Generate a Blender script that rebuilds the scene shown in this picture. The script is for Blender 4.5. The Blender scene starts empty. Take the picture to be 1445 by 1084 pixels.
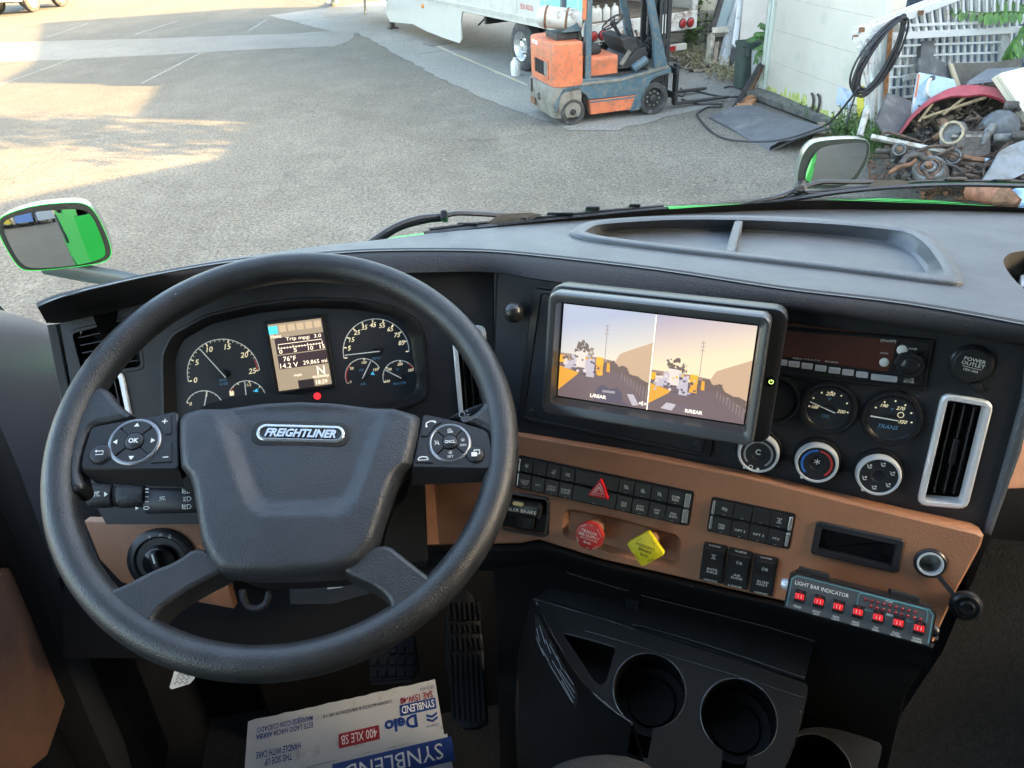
import bpy, bmesh, math, random
from mathutils import Vector, Matrix, noise
from mathutils.geometry import delaunay_2d_cdt
random.seed(7)
sc = bpy.context.scene
COL = sc.collection
R = math.radians
# ------------------------------------------------------------------ camera
FPX, CX, CY = 1091.0, 722.5, 542.0            # focal length and centre in photo pixels
PIT, ROL, YAW, CAMH = R(32.4), R(3.5), R(7.0), 3.1
CAM = Vector((0, 0, CAMH))
fw = Vector((math.sin(YAW)*math.cos(PIT), math.cos(YAW)*math.cos(PIT), -math.sin(PIT)))
_r0 = Vector((math.cos(YAW), -math.sin(YAW), 0)); _u0 = _r0.cross(fw)
cr = _r0*math.cos(ROL) - _u0*math.sin(ROL)
cu = _u0*math.cos(ROL) + _r0*math.sin(ROL)
cam = bpy.data.cameras.new('camera'); camo = bpy.data.objects.new('camera', cam); COL.objects.link(camo)
camo.matrix_world = Matrix(((cr.x, cu.x, -fw.x, 0), (cr.y, cu.y, -fw.y, 0), (cr.z, cu.z, -fw.z, CAMH), (0, 0, 0, 1)))
cam.sensor_fit = 'HORIZONTAL'; cam.sensor_width = 36; cam.lens = FPX/1445*36
cam.clip_start = 0.02; cam.clip_end = 2000
sc.camera = camo
# ------------------------------------------------------------------ sky, sun, exposure
SUN_EL = R(20.0)
LDIR = Vector((-0.90, 0.436, 0)).normalized()            # where the shadows run on the ground
TOSUN = (-LDIR*math.cos(SUN_EL) + Vector((0, 0, math.sin(SUN_EL)))).normalized()
world = bpy.data.worlds.new('World'); sc.world = world; world.use_nodes = True
wn = world.node_tree; wn.nodes.clear()
wo = wn.nodes.new('ShaderNodeOutputWorld'); wb = wn.nodes.new('ShaderNodeBackground'); ws = wn.nodes.new('ShaderNodeTexSky')
ws.sky_type = 'NISHITA'; ws.sun_disc = False; ws.sun_elevation = SUN_EL
ws.sun_rotation = math.atan2(TOSUN.x, TOSUN.y)
ws.air_density = 1.0; ws.dust_density = 3.0; ws.ozone_density = 1.0
wn.links.new(ws.outputs[0], wb.inputs[0]); wn.links.new(wb.outputs[0], wo.inputs[0]); wb.inputs[1].default_value = 0.15
sl = bpy.data.lights.new('sun', 'SUN'); sl.energy = 3.7; sl.angle = R(0.4); sl.color = (1.0, 0.66, 0.33)
so = bpy.data.objects.new('sun', sl); COL.objects.link(so); so.location = (30, -10, 30)
so.rotation_euler = TOSUN.to_track_quat('Z', 'Y').to_euler()
sc.view_settings.view_transform = 'Standard'; sc.view_settings.look = 'None'
sc.view_settings.gamma = 1; sc.view_settings.use_curve_mapping = False
sc.view_settings.exposure = 3.5
sc.view_settings.use_white_balance = True; sc.view_settings.white_balance_temperature = 7400; sc.view_settings.white_balance_tint = 10
# ------------------------------------------------------------------ geometry helpers
def ray(px, py): return cr*((px-CX)/FPX) - cu*((py-CY)/FPX) + fw
def G(px, py, z=0.0):
    d = ray(px, py); return CAM + d*((z-CAMH)/d.z)
def AT(px, py, dep): return CAM + ray(px, py)*dep
def proj(p):
    d = Vector(p)-CAM; z = d.dot(fw); return CX+FPX*d.dot(cr)/z, CY-FPX*d.dot(cu)/z
class Frame:
    """local frame: u right, v up, w out of the surface"""
    def __init__(s, o, U, V, N=None):
        s.o = Vector(o); s.U = Vector(U).normalized(); s.V = Vector(V).normalized()
        s.N = Vector(N).normalized() if N is not None else s.U.cross(s.V)
    def __call__(s, u, v, w=0.0): return s.o + s.U*u + s.V*v + s.N*w
    def px(s, x, y, w=0.0):
        d = ray(x, y); o = s.o + s.N*w; t = (o-CAM).dot(s.N)/d.dot(s.N); q = CAM+d*t-s.o
        return q.dot(s.U), q.dot(s.V)
    def sub(s, u, v, w=0.0, rot=0.0):
        c, n = math.cos(rot), math.sin(rot)
        return Frame(s(u, v, w), s.U*c+s.V*n, s.V*c-s.U*n, s.N)
    def at(s, x, y, w=0.0, rot=0.0):
        u, v = s.px(x, y, w); return s.sub(u, v, w, rot)
def panel_frame(psi, al, o):
    psi, al = R(psi), R(al)
    U = Vector((math.cos(psi), -math.sin(psi), 0)); V = Vector((math.sin(al)*math.sin(psi), math.sin(al)*math.cos(psi), math.cos(al)))
    return Frame(o, U, V)
WORLD = Frame((0, 0, 0), (1, 0, 0), (0, 1, 0))
def vframe(a, b):
    """vertical plane through two ground points, facing the camera"""
    a, b = Vector(a), Vector(b); U = (b-a); U.z = 0; U.normalize()
    f = Frame(a, U, (0, 0, 1)); return f
def rrect(w, h, r, n=4, cx=0, cy=0):
    r = min(r, w/2-1e-6, h/2-1e-6); out = []
    for i, (sx, sy) in enumerate(((1, 1), (-1, 1), (-1, -1), (1, -1))):
        for k in range(n+1):
            a = (i+k/n)*math.pi/2
            out.append((cx+sx*(w/2-r)+r*math.cos(a), cy+sy*(h/2-r)+r*math.sin(a)))
    return out
def circ(r, n=24, cx=0, cy=0, ry=None, a0=0.0):
    ry = r if ry is None else ry
    return [(cx+r*math.cos(a0+2*math.pi*k/n), cy+ry*math.sin(a0+2*math.pi*k/n)) for k in range(n)]
def arc2(r, a0, a1, n, cx=0, cy=0): return [(cx+r*math.cos(R(a0+(a1-a0)*k/n)), cy+r*math.sin(R(a0+(a1-a0)*k/n))) for k in range(n+1)]
def area2(p): return sum(p[i-1][0]*p[i][1]-p[i][0]*p[i-1][1] for i in range(len(p)))/2
def ccw(p): return list(p) if area2(p) > 0 else list(p)[::-1]
def inset(p, d):
    rev = area2(p) < 0; p = ccw(p); n = len(p); out = []
    for i in range(n):
        a, b, c = Vector(p[i-1]), Vector(p[i]), Vector(p[(i+1) % n])
        e1 = (b-a); e2 = (c-b)
        if e1.length < 1e-9 or e2.length < 1e-9: out.append(p[i]); continue
        e1.normalize(); e2.normalize()
        n1 = Vector((-e1.y, e1.x)); n2 = Vector((-e2.y, e2.x)); m = n1+n2
        if m.length < 1e-6: m = n1.copy()
        m.normalize(); k = d/max(0.35, m.dot(n1)); q = b+m*k; out.append((q.x, q.y))
    return out[::-1] if rev else out
def smooth_poly(p, it=2, closed=True):
    p = [tuple(q) for q in p]
    for _ in range(it):
        out = []; n = len(p)
        rng = range(n) if closed else range(n-1)
        if not closed: out.append(p[0])
        for i in rng:
            a, b = Vector(p[i]), Vector(p[(i+1) % n])
            out.append(tuple(a*.75+b*.25)); out.append(tuple(a*.25+b*.75))
        if not closed: out.append(p[-1])
        p = out
    return p
def round_poly(p, r, n=4):
    """round the corners of a polygon; r a number or a list"""
    out = []; m = len(p)
    for i in range(m):
        a, b, c = Vector(p[i-1]), Vector(p[i]), Vector(p[(i+1) % m]); rr = r[i] if isinstance(r, list) else r
        e1, e2 = a-b, c-b; rr = min(rr, e1.length*.45, e2.length*.45)
        s, e = b+e1.normalized()*rr, b+e2.normalized()*rr
        for k in range(n+1):
            t = k/n; q = s*(1-t)**2+b*2*t*(1-t)+e*t*t; out.append(tuple(q))
    return out
def catmull(pts, n=6, closed=False):
    P = [Vector(p) for p in pts]; out = []; m = len(P)
    segs = m if closed else m-1
    for i in range(segs):
        p1, p2 = P[i], P[(i+1) % m]
        p0 = P[i-1] if (closed or i > 0) else p1*2-p2
        p3 = P[(i+2) % m] if (closed or i+2 < m) else p2*2-p1
        for k in range(n):
            t = k/n
            out.append(.5*((2*p1)+(-p0+p2)*t+(2*p0-5*p1+4*p2-p3)*t*t+(-p0+3*p1-3*p2+p3)*t**3))
    if not closed: out.append(P[-1])
    return out
_tc = {}
def text_faces(s, italic=0.0, bold=0.0):
    key = (s, round(italic, 2), round(bold, 3))
    if key in _tc: return _tc[key]
    c = bpy.data.curves.new('t', 'FONT'); c.body = s; c.size = 1; c.align_x = 'CENTER'; c.align_y = 'CENTER'; c.resolution_u = 2
    c.shear = italic; c.offset = bold; c.space_line = 0.9
    o = bpy.data.objects.new('t', c); COL.objects.link(o)
    dg = bpy.context.evaluated_depsgraph_get(); me = o.evaluated_get(dg).to_mesh()
    vs = [(v.co.x, v.co.y) for v in me.vertices]; fs = [tuple(p.vertices) for p in me.polygons]
    o.evaluated_get(dg).to_mesh_clear(); bpy.data.objects.remove(o); bpy.data.curves.remove(c)
    if vs:
        x0 = min(v[0] for v in vs); x1 = max(v[0] for v in vs); y0 = min(v[1] for v in vs); y1 = max(v[1] for v in vs)
        mx, my = (x0+x1)/2, (y0+y1)/2; vs = [(a-mx, b-my) for a, b in vs]; ext = (x1-x0, y1-y0)
    else: ext = (1, 1)
    _tc[key] = (vs, fs, ext); return _tc[key]
def pip(p, poly):
    c = False
    for i in range(len(poly)):
        a, b = poly[i-1], poly[i]
        if (a[1] > p[1]) != (b[1] > p[1]) and p[0] < (b[0]-a[0])*(p[1]-a[1])/(b[1]-a[1])+a[0]: c = not c
    return c
class MB:
    def __init__(s): s.v = []; s.f = []
    def add(s, vs, fs):
        n = len(s.v); s.v += [Vector(v) for v in vs]; s.f += [tuple(i+n for i in f) for f in fs]; return s
    def loft(s, loops, close=True, cap0=False, cap1=False, wrap=False):
        n = len(loops[0]); vs = [p for l in loops for p in l]; fs = []
        m = len(loops)
        for i in range(m if wrap else m-1):
            a, b = i*n, ((i+1) % m)*n
            for k in range(n if close else n-1):
                k2 = (k+1) % n; fs.append((a+k, a+k2, b+k2, b+k))
        if cap0: fs.append(tuple(range(n-1, -1, -1)))
        if cap1: fs.append(tuple((m-1)*n+k for k in range(n)))
        return s.add(vs, fs)
    def prism(s, F, pts, w0, w1, bev=0.0, cap0=True, seg=2):
        pts = ccw(pts); L = [[F(x, y, w0) for x, y in pts]]
        if bev > 0:
            for k in range(seg+1):
                a = math.pi/2*k/seg; q = inset(pts, bev*(1-math.cos(a))) if k else pts
                L.append([F(x, y, w1-bev+bev*math.sin(a)) for x, y in q])
        else: L.append([F(x, y, w1) for x, y in pts])
        return s.loft(L, True, cap0, True)
    def box(s, F, u, v, w, su, sv, sw, bev=0.0):
        return s.prism(F, rrect(su, sv, bev*1.5, 2, u, v) if bev else [(u-su/2, v-sv/2), (u+su/2, v-sv/2), (u+su/2, v+sv/2), (u-su/2, v+sv/2)], w-sw/2, w+sw/2, bev)
    def poly(s, F, pts, w=0.0):
        pts = ccw(pts); return s.add([F(x, y, w) for x, y in pts], [tuple(range(len(pts)))])
    def holes(s, F, outer, hs, w=0.0, depth=0.0, rim=0.0):
        """a flat sheet with holes; the hole walls go down by depth"""
        loops = [ccw(outer)]+[ccw(h)[::-1] for h in hs]
        flat = []; ed = []
        for l in loops:
            n0 = len(flat); l = [p for i, p in enumerate(l) if (Vector(p)-Vector(l[i-1])).length > 1e-6]; flat += l
            ed += [(n0+i, n0+(i+1) % len(l)) for i in range(len(l))]
        r = delaunay_2d_cdt([Vector(p) for p in flat], ed, [], 0, 1e-7); keep = []
        for f in r[2]:
            c = sum((r[0][i] for i in f), Vector((0, 0)))/len(f)
            if pip(c, loops[0]) and not any(pip(c, h) for h in loops[1:]): keep.append(tuple(f))
        s.add([F(p.x, p.y, w) for p in r[0]], keep)
        if depth:
            for h in hs:
                h = ccw(h); s.loft([[F(x, y, w) for x, y in h][::-1], [F(x, y, w-depth) for x, y in h][::-1]])
        return s
    def frame(s, F, outer, inner, w0, w1, wi=None, bev=0.0):
        """a raised ring between two outlines with the same number of points"""
        wi = w0 if wi is None else wi
        L = [[F(x, y, w0) for x, y in outer]]
        if bev: L += [[F(x, y, w1-bev) for x, y in outer], [F(x, y, w1) for x, y in inset(outer, bev)], [F(x, y, w1) for x, y in inset(inner, -bev*.5)], [F(x, y, w1-bev*.6) for x, y in inner]]
        else: L += [[F(x, y, w1) for x, y in outer], [F(x, y, w1) for x, y in inner]]
        L.append([F(x, y, wi) for x, y in inner]); return s.loft(L)
    def tube(s, pts, r, n=8, caps=True, up=None, closed=False):
        P = [Vector(p) for p in pts]; L = []; prev = None; m = len(P)
        for i, p in enumerate(P):
            if closed: t = P[(i+1) % m]-P[i-1]
            else: t = (P[min(i+1, m-1)]-P[max(i-1, 0)])
            if t.length < 1e-9: t = Vector((0, 0, 1))
            t.normalize()
            if prev is None:
                a = Vector(up) if up else (Vector((0, 0, 1)) if abs(t.z) < .9 else Vector((1, 0, 0)))
                x = (a-t*a.dot(t)).normalized()
            else: x = (prev-t*prev.dot(t)).normalized()
            prev = x; y = t.cross(x); rr = r[i] if isinstance(r, list) else r
            rx, ry = rr if isinstance(rr, tuple) else (rr, rr)
            L.append([p+x*rx*math.cos(2*math.pi*k/n)+y*ry*math.sin(2*math.pi*k/n) for k in range(n)])
        return s.loft(L, True, caps and not closed, caps and not closed, closed)
    def lathe(s, F, prof, n=24, u=0, v=0, cap0=False, cap1=True):
        """profile of (radius, w) pairs turned about the frame's w axis"""
        L = [[F(u+r*math.cos(2*math.pi*k/n), v+r*math.sin(2*math.pi*k/n), w) for k in range(n)] for r, w in prof]
        return s.loft(L, True, cap0, cap1)
    def ball(s, c, r, n=10, m=6, sc=(1, 1, 1), jit=0.0):
        c = Vector(c); L = []
        for i in range(1, m):
            a = math.pi*i/m
            L.append([c+Vector((sc[0]*r*math.sin(a)*math.cos(2*math.pi*k/n), sc[1]*r*math.sin(a)*math.sin(2*math.pi*k/n), -sc[2]*r*math.cos(a)))*(1+random.uniform(-jit, jit)) for k in range(n)])
        return s.loft(L, True, True, True)
    def line(s, F, pts, wd, w):
        """a flat painted line along 2-D points"""
        n = len(pts); A = []; B = []
        for i in range(n):
            t = Vector(pts[min(i+1, n-1)])-Vector(pts[max(i-1, 0)])
            if t.length < 1e-12: t = Vector((1, 0))
            t.normalize(); p = Vector(pts[i]); q = Vector((-t.y, t.x))*wd/2
            A.append(F(*(p-q), w)); B.append(F(*(p+q), w))
        return s.loft([A, B], False)
    def text(s, F, st, u, v, h, w=0.0004, rot=0.0, italic=0.0, bold=0.0, xs=1.0, width=None, curve=None):
        """flat print; h is the height of the whole string (all lines)"""
        vs, fs, ext = text_faces(st, italic, bold); k = h/ext[1]; kx = k*xs
        if width: kx = width/ext[0]
        c, n = math.cos(rot), math.sin(rot)
        return s.add([F(u+x*kx*c-y*k*n, v+x*kx*n+y*k*c, w) for x, y in vs], fs)
    def grid(s, fn, nu, nv):
        vs = [fn(i/nu, j/nv) for j in range(nv+1) for i in range(nu+1)]
        return s.add(vs, [(j*(nu+1)+i, j*(nu+1)+i+1, (j+1)*(nu+1)+i+1, (j+1)*(nu+1)+i) for j in range(nv) for i in range(nu)])
    def build(s, name, m, parent=None, smooth=0.0, label=None, kind=None):
        if parent and parent.parent and parent.parent.parent: parent = parent.parent     # never a fourth level
        me = bpy.data.meshes.new(name)
        off = WLOC.get(parent, Vector((0, 0, 0))) if parent else Vector((0, 0, 0))
        me.from_pydata([tuple(v-off) for v in s.v], [], s.f)
        bm = bmesh.new(); bm.from_mesh(me)
        bmesh.ops.recalc_face_normals(bm, faces=bm.faces)
        bm.to_mesh(me); bm.free()
        if smooth:
            me.polygons.foreach_set('use_smooth', [True]*len(me.polygons)); me.set_sharp_from_angle(angle=R(smooth))
        me.materials.append(m); o = bpy.data.objects.new(name, me); COL.objects.link(o)
        if parent: o.parent = parent
        WLOC[o] = off
        if label: o['label'] = label
        if kind: o['kind'] = kind
        return o
WLOC = {}
def thing(name, label, cat, loc=(0, 0, 0), group=None):
    o = bpy.data.objects.new(name, None); COL.objects.link(o); o.location = loc; o.empty_display_size = .1
    WLOC[o] = Vector(loc); o['label'] = label; o['category'] = cat
    if group: o['group'] = group
    return o
def tag(o, label, cat, group=None):
    o['label'] = label; o['category'] = cat
    if group: o['group'] = group
    return o
def solo(mb, name, m, label, cat, smooth=0.0, group=None):
    c = sum((Vector(v) for v in mb.v), Vector())/len(mb.v); c.z = min(v.z for v in mb.v)
    mb.v = [v-c for v in mb.v]; o = mb.build(name, m, None, smooth); o.location = c; WLOC[o] = c; tag(o, label, cat, group); return o
def copy_tree(o, loc, label, rz=None):
    def rec(a, par):
        c = a.copy(); COL.objects.link(c)
        if par is not None: c.parent = par
        for ch in list(a.children): rec(ch, c)
        return c
    c = rec(o, None); c.location = loc; c['label'] = label
    if rz is not None: c.rotation_euler.z = rz
    return c
# ------------------------------------------------------------------ materials
def mat(name, col, rough=.5, metal=0.0, var=0.0, vscale=8.0, bump=0.0, bscale=200.0, btype='noise', spec=0.5, emit=None, estr=1.0, col2=None, dirt=None, dscale=3.0, damt=.5, rvar=0.0, coat=0.0, vdetail=4.0, speck=0.0):
    m = bpy.data.materials.new(name); m.use_nodes = True; nt = m.node_tree; N = nt.nodes; L = nt.links
    b = N['Principled BSDF']; b.inputs['Base Color'].default_value = (*col, 1); b.inputs['Roughness'].default_value = rough
    b.inputs['Metallic'].default_value = metal; b.inputs['Specular IOR Level'].default_value = spec; b.inputs['Coat Weight'].default_value = coat
    tc = N.new('ShaderNodeNewGeometry')
    def nz(scale, detail=4.0, rg=.6):
        t = N.new('ShaderNodeTexNoise'); t.inputs['Scale'].default_value = scale; t.inputs['Detail'].default_value = detail; t.inputs['Roughness'].default_value = rg
        L.new(tc.outputs['Position'], t.inputs['Vector']); return t
    cur = None
    if var or col2:
        t = nz(vscale, vdetail); mx = N.new('ShaderNodeMix'); mx.data_type = 'RGBA'
        rp = N.new('ShaderNodeMapRange'); rp.inputs[1].default_value = .35; rp.inputs[2].default_value = .65
        L.new(t.outputs[0], rp.inputs[0]); L.new(rp.outputs[0], mx.inputs[0])
        c2 = col2 if col2 else tuple(min(1, c*(1+var)) for c in col); c1 = col if col2 else tuple(c*(1-var) for c in col)
        mx.inputs[6].default_value = (*c1, 1); mx.inputs[7].default_value = (*c2, 1); cur = mx.outputs[2]
    if dirt:
        t = nz(dscale, 8.0, .7); rp = N.new('ShaderNodeMapRange'); rp.inputs[1].default_value = .62-damt*.25; rp.inputs[2].default_value = .72-damt*.12
        L.new(t.outputs[0], rp.inputs[0]); mx = N.new('ShaderNodeMix'); mx.data_type = 'RGBA'; L.new(rp.outputs[0], mx.inputs[0])
        if cur: L.new(cur, mx.inputs[6])
        else: mx.inputs[6].default_value = (*col, 1)
        mx.inputs[7].default_value = (*dirt, 1); cur = mx.outputs[2]
    if speck:        # lint and dust specks lying on the surface
        t = N.new('ShaderNodeTexVoronoi'); t.inputs['Scale'].default_value = 85; L.new(tc.outputs['Position'], t.inputs['Vector'])
        a = N.new('ShaderNodeMapRange'); a.inputs[1].default_value = .09; a.inputs[2].default_value = .05; L.new(t.outputs['Distance'], a.inputs[0])
        sp = N.new('ShaderNodeSeparateColor'); L.new(t.outputs['Color'], sp.inputs[0])
        c_ = N.new('ShaderNodeMapRange'); c_.inputs[1].default_value = 1-.10*speck; c_.inputs[2].default_value = 1-.08*speck; L.new(sp.outputs[0], c_.inputs[0])
        k = N.new('ShaderNodeMath'); k.operation = 'MULTIPLY'; L.new(a.outputs[0], k.inputs[0]); L.new(c_.outputs[0], k.inputs[1])
        mx = N.new('ShaderNodeMix'); mx.data_type = 'RGBA'; L.new(k.outputs[0], mx.inputs[0])
        if cur: L.new(cur, mx.inputs[6])
        else: mx.inputs[6].default_value = (*col, 1)
        mx.inputs[7].default_value = (.16, .16, .155, 1); cur = mx.outputs[2]
    if cur: L.new(cur, b.inputs['Base Color'])
    if rvar:
        t = nz(vscale*1.7, 5.0); rp = N.new('ShaderNodeMapRange'); rp.inputs[3].default_value = max(0, rough-rvar); rp.inputs[4].default_value = min(1, rough+rvar)
        L.new(t.outputs[0], rp.inputs[0]); L.new(rp.outputs[0], b.inputs['Roughness'])
    if bump:
        if btype == 'leather':
            t = N.new('ShaderNodeTexVoronoi'); t.inputs['Scale'].default_value = bscale; t.feature = 'SMOOTH_F1'; L.new(tc.outputs['Position'], t.inputs['Vector'])
        elif btype == 'weave':
            t = N.new('ShaderNodeTexWave'); t.inputs['Scale'].default_value = bscale; t.inputs['Distortion'].default_value = 1.0; t.bands_direction = 'Z'; L.new(tc.outputs['Position'], t.inputs['Vector'])
        else: t = nz(bscale, 3.0)
        bp = N.new('ShaderNodeBump'); bp.inputs['Strength'].default_value = min(1.0, bump); bp.inputs['Distance'].default_value = .35/bscale
        L.new(t.outputs[0], bp.inputs['Height']); L.new(bp.outputs[0], b.inputs['Normal'])
    if emit: b.inputs['Emission Color'].default_value = (*emit, 1); b.inputs['Emission Strength'].default_value = estr
    return m
def glass_mat(name, tint=(.92, .96, .95), refl=.5):
    m = bpy.data.materials.new(name); m.use_nodes = True; nt = m.node_tree; nt.nodes.clear(); N = nt.nodes; L = nt.links
    o = N.new('ShaderNodeOutputMaterial'); t = N.new('ShaderNodeBsdfTransparent'); t.inputs[0].default_value = (*tint, 1)
    g = N.new('ShaderNodeBsdfGlossy'); g.inputs['Roughness'].default_value = .02; gm = N.new('ShaderNodeNewGeometry')
    d = N.new('ShaderNodeVectorMath'); d.operation = 'DOT_PRODUCT'; L.new(gm.outputs['Incoming'], d.inputs[0]); L.new(gm.outputs['Normal'], d.inputs[1])
    def mth(op, a, b):
        k = N.new('ShaderNodeMath'); k.operation = op
        for i, q in enumerate((a, b)):
            if q is None: continue
            if isinstance(q, float): k.inputs[i].default_value = q
            else: L.new(q, k.inputs[i])
        return k.outputs[0]
    c = mth('SUBTRACT', 1.0, mth('ABSOLUTE', d.outputs['Value'], None)); k = mth('MULTIPLY', mth('ADD', mth('MULTIPLY', mth('POWER', c, 5.0), .96), .04), refl)   # Schlick's Fresnel term
    x = N.new('ShaderNodeMixShader'); L.new(k, x.inputs[0]); L.new(t.outputs[0], x.inputs[1]); L.new(g.outputs[0], x.inputs[2]); L.new(x.outputs[0], o.inputs[0]); return m
M = {}
M['dash'] = mat('soft_black_dash', (.072, .080, .090), .44, bump=1.0, bscale=560, btype='leather', var=.15, vscale=14, rvar=.10, spec=.6, speck=1)
M['pad'] = mat('grained_pad', (.022, .021, .023), .62, bump=.8, bscale=600, btype='leather', spec=.35)
M['trim'] = mat('black_trim', (.012, .0125, .014), .55, bump=.25, bscale=1400, spec=.4, var=.15, vscale=20)
M['trim_dark'] = mat('deep_black', (.007, .007, .008), .6, spec=.3)
M['panel'] = mat('charcoal_panel', (.0165, .0175, .022), .5, bump=.45, bscale=900, spec=.45, var=.2, vscale=25, speck=.6, rvar=.06)
M['gloss'] = mat('gloss_black', (.008, .008, .009), .12, spec=.5)
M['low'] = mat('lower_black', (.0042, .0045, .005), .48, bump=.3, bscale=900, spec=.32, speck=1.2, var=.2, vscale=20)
M['edge'] = mat('highlight_edge', (.05, .055, .06), .22, spec=.9)  # lighter glossy black standing in for highlights along the console edges
M['hoodm'] = mat('monitor_hood', (.10, .105, .11), .30, .5, bump=.1, bscale=1200)
M['satin'] = mat('satin_black', (.014, .014, .016), .32, spec=.5)
M['brown'] = mat('brown_leatherette', (.34, .152, .082), .5, bump=.7, bscale=560, btype='leather', var=.05, vscale=30, spec=.4, rvar=.06)
M['leather'] = mat('wheel_leather', (.021, .0213, .0228), .43, bump=.75, bscale=680, btype='leather', spec=.65, var=.25, vscale=40, speck=.5, rvar=.08)
M['hub'] = mat('hub_grain', (.026, .028, .033), .47, bump=.9, bscale=700, btype='leather', spec=.6, var=.15, vscale=30, speck=1, rvar=.06)
M['chrome'] = mat('chrome', (.62, .63, .65), .22, .8)
M['ringm'] = mat('ring_metal', (.26, .27, .29), .28, .7)
M['silver'] = mat('satin_silver', (.74, .75, .77), .38, .35, bump=.1, bscale=900)
M['white_print'] = mat('white_print', (.78, .77, .72), .6)
M['cream_glow_print'] = mat('cream_glow_print', (.85, .76, .50), .6, emit=(.95, .85, .6), estr=.05)  # faint glow added so the dial numerals look brighter
M['blue_print'] = mat('blue_print', (.13, .36, .58), .6)
M['grey_print'] = mat('grey_print', (.30, .30, .31), .6)
M['red_print'] = mat('red_print', (.60, .05, .04), .5)
M['black_print'] = mat('black_print', (.02, .02, .02), .6)
M['rubber'] = mat('black_rubber', (.018, .018, .018), .75, bump=.4, bscale=300, var=.2, vscale=6)
M['tyre'] = mat('worn_tyre', (.045, .044, .043), .85, var=.35, vscale=6, bump=.4, bscale=60, dirt=(.16, .15, .13), dscale=9, damt=.25)
M['glass'] = glass_mat('window_glass')
M['mirror'] = mat('mirror_glass', (.60, .61, .60), .02, 1.0)
# =================================================================== OUTDOORS
def gpoly(pts, z): return [(p.x, p.y) for p in (G(*q) for q in pts)]
def structure(mb, name, m, smooth=0): return mb.build(name, m, None, smooth, kind='structure')
def ground_mat(name, c1, c2, speck, dust, sc_=1.0, crack=True):
    m = bpy.data.materials.new(name); m.use_nodes = True; nt = m.node_tree; N = nt.nodes; L = nt.links; b = N['Principled BSDF']
    g = N.new('ShaderNodeNewGeometry')
    def nz(s, d=6, r=.65, st=(1, 1, 1)):
        mp = N.new('ShaderNodeMapping'); mp.inputs['Scale'].default_value = st; L.new(g.outputs['Position'], mp.inputs[0])
        t = N.new('ShaderNodeTexNoise'); t.inputs['Scale'].default_value = s*sc_; t.inputs['Detail'].default_value = d; t.inputs['Roughness'].default_value = r; L.new(mp.outputs[0], t.inputs[0]); return t
    def rng(x, a, c, lo=0, hi=1):
        r = N.new('ShaderNodeMapRange'); r.inputs[1].default_value = a; r.inputs[2].default_value = c; r.inputs[3].default_value = lo; r.inputs[4].default_value = hi; L.new(x, r.inputs[0]); return r.outputs[0]
    def mix(f, a, c, mode='MIX'):
        x = N.new('ShaderNodeMix'); x.data_type = 'RGBA'; x.blend_type = mode
        if isinstance(f, float): x.inputs[0].default_value = f
        else: L.new(f, x.inputs[0])
        for i, q in ((6, a), (7, c)):
            if isinstance(q, tuple): x.inputs[i].default_value = (*q, 1)
            else: L.new(q, x.inputs[i])
        return x.outputs[2]
    base = mix(rng(nz(.35, 5, .6, (1, .6, 1)).outputs[0], .35, .66), c1, c2)
    base = mix(rng(nz(1.1, 7, .75).outputs[0], .46, .80, 0, .55), base, dust)
    base = mix(rng(nz(.22, 6, .7, (1, .55, 1)).outputs[0], .49, .58, 0, .5), base, tuple(c*.66 for c in c1))
    base = mix(rng(nz(.55, 3, .5).outputs[0], .62, .70, 0, .35), base, tuple(c*.45 for c in c1))
    base = mix(rng(nz(26, 4, .8).outputs[0], .48, .60, 0, .70), base, speck)
    v = N.new('ShaderNodeTexVoronoi'); v.inputs['Scale'].default_value = 55; L.new(g.outputs['Position'], v.inputs['Vector'])
    base = mix(rng(v.outputs['Color'], .15, 1.0, .0, .60), base, speck); base = mix(rng(v.outputs['Distance'], .22, .05, 0, .28), base, dust)
    if crack:
        dz = N.new('ShaderNodeVectorMath'); dz.operation = 'MULTIPLY_ADD'; L.new(nz(.9, 5, .6).outputs['Color'], dz.inputs[0]); dz.inputs[1].default_value = (1.6, 1.6, 0); L.new(g.outputs['Position'], dz.inputs[2])
        vc = N.new('ShaderNodeTexVoronoi'); vc.feature = 'DISTANCE_TO_EDGE'; vc.inputs['Scale'].default_value = .30; L.new(dz.outputs[0], vc.inputs['Vector'])
        k = N.new('ShaderNodeMath'); k.operation = 'MULTIPLY'; L.new(rng(vc.outputs['Distance'], .005, .001, 0, .40), k.inputs[0]); L.new(rng(nz(.25, 3, .5).outputs[0], .46, .56), k.inputs[1]); base = mix(k.outputs[0], base, (.03, .03, .03))
    base = mix(rng(nz(16, 4, .75).outputs[0], .58, .72, 0, .7), base, dust)
    base = mix(rng(nz(95, 2, .7).outputs[0], .40, .66, 0, .45), base, speck)
    if name == 'worn_asphalt':      # paler in the middle of the yard, darker far out and behind
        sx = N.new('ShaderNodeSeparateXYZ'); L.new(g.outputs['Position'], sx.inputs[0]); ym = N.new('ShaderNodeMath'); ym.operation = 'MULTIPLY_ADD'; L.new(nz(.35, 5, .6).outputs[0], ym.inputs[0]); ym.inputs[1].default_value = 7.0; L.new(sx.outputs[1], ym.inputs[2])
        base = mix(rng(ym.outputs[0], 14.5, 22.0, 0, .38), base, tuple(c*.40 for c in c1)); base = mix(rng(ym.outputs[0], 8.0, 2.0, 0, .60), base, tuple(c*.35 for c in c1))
    L.new(base, b.inputs['Base Color']); b.inputs['Roughness'].default_value = .93; b.inputs['Specular IOR Level'].default_value = .25
    bp = N.new('ShaderNodeBump'); bp.inputs['Strength'].default_value = .7; bp.inputs['Distance'].default_value = .02
    L.new(nz(45, 4, .7).outputs[0], bp.inputs['Height']); L.new(bp.outputs[0], b.inputs['Normal']); return m
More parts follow.
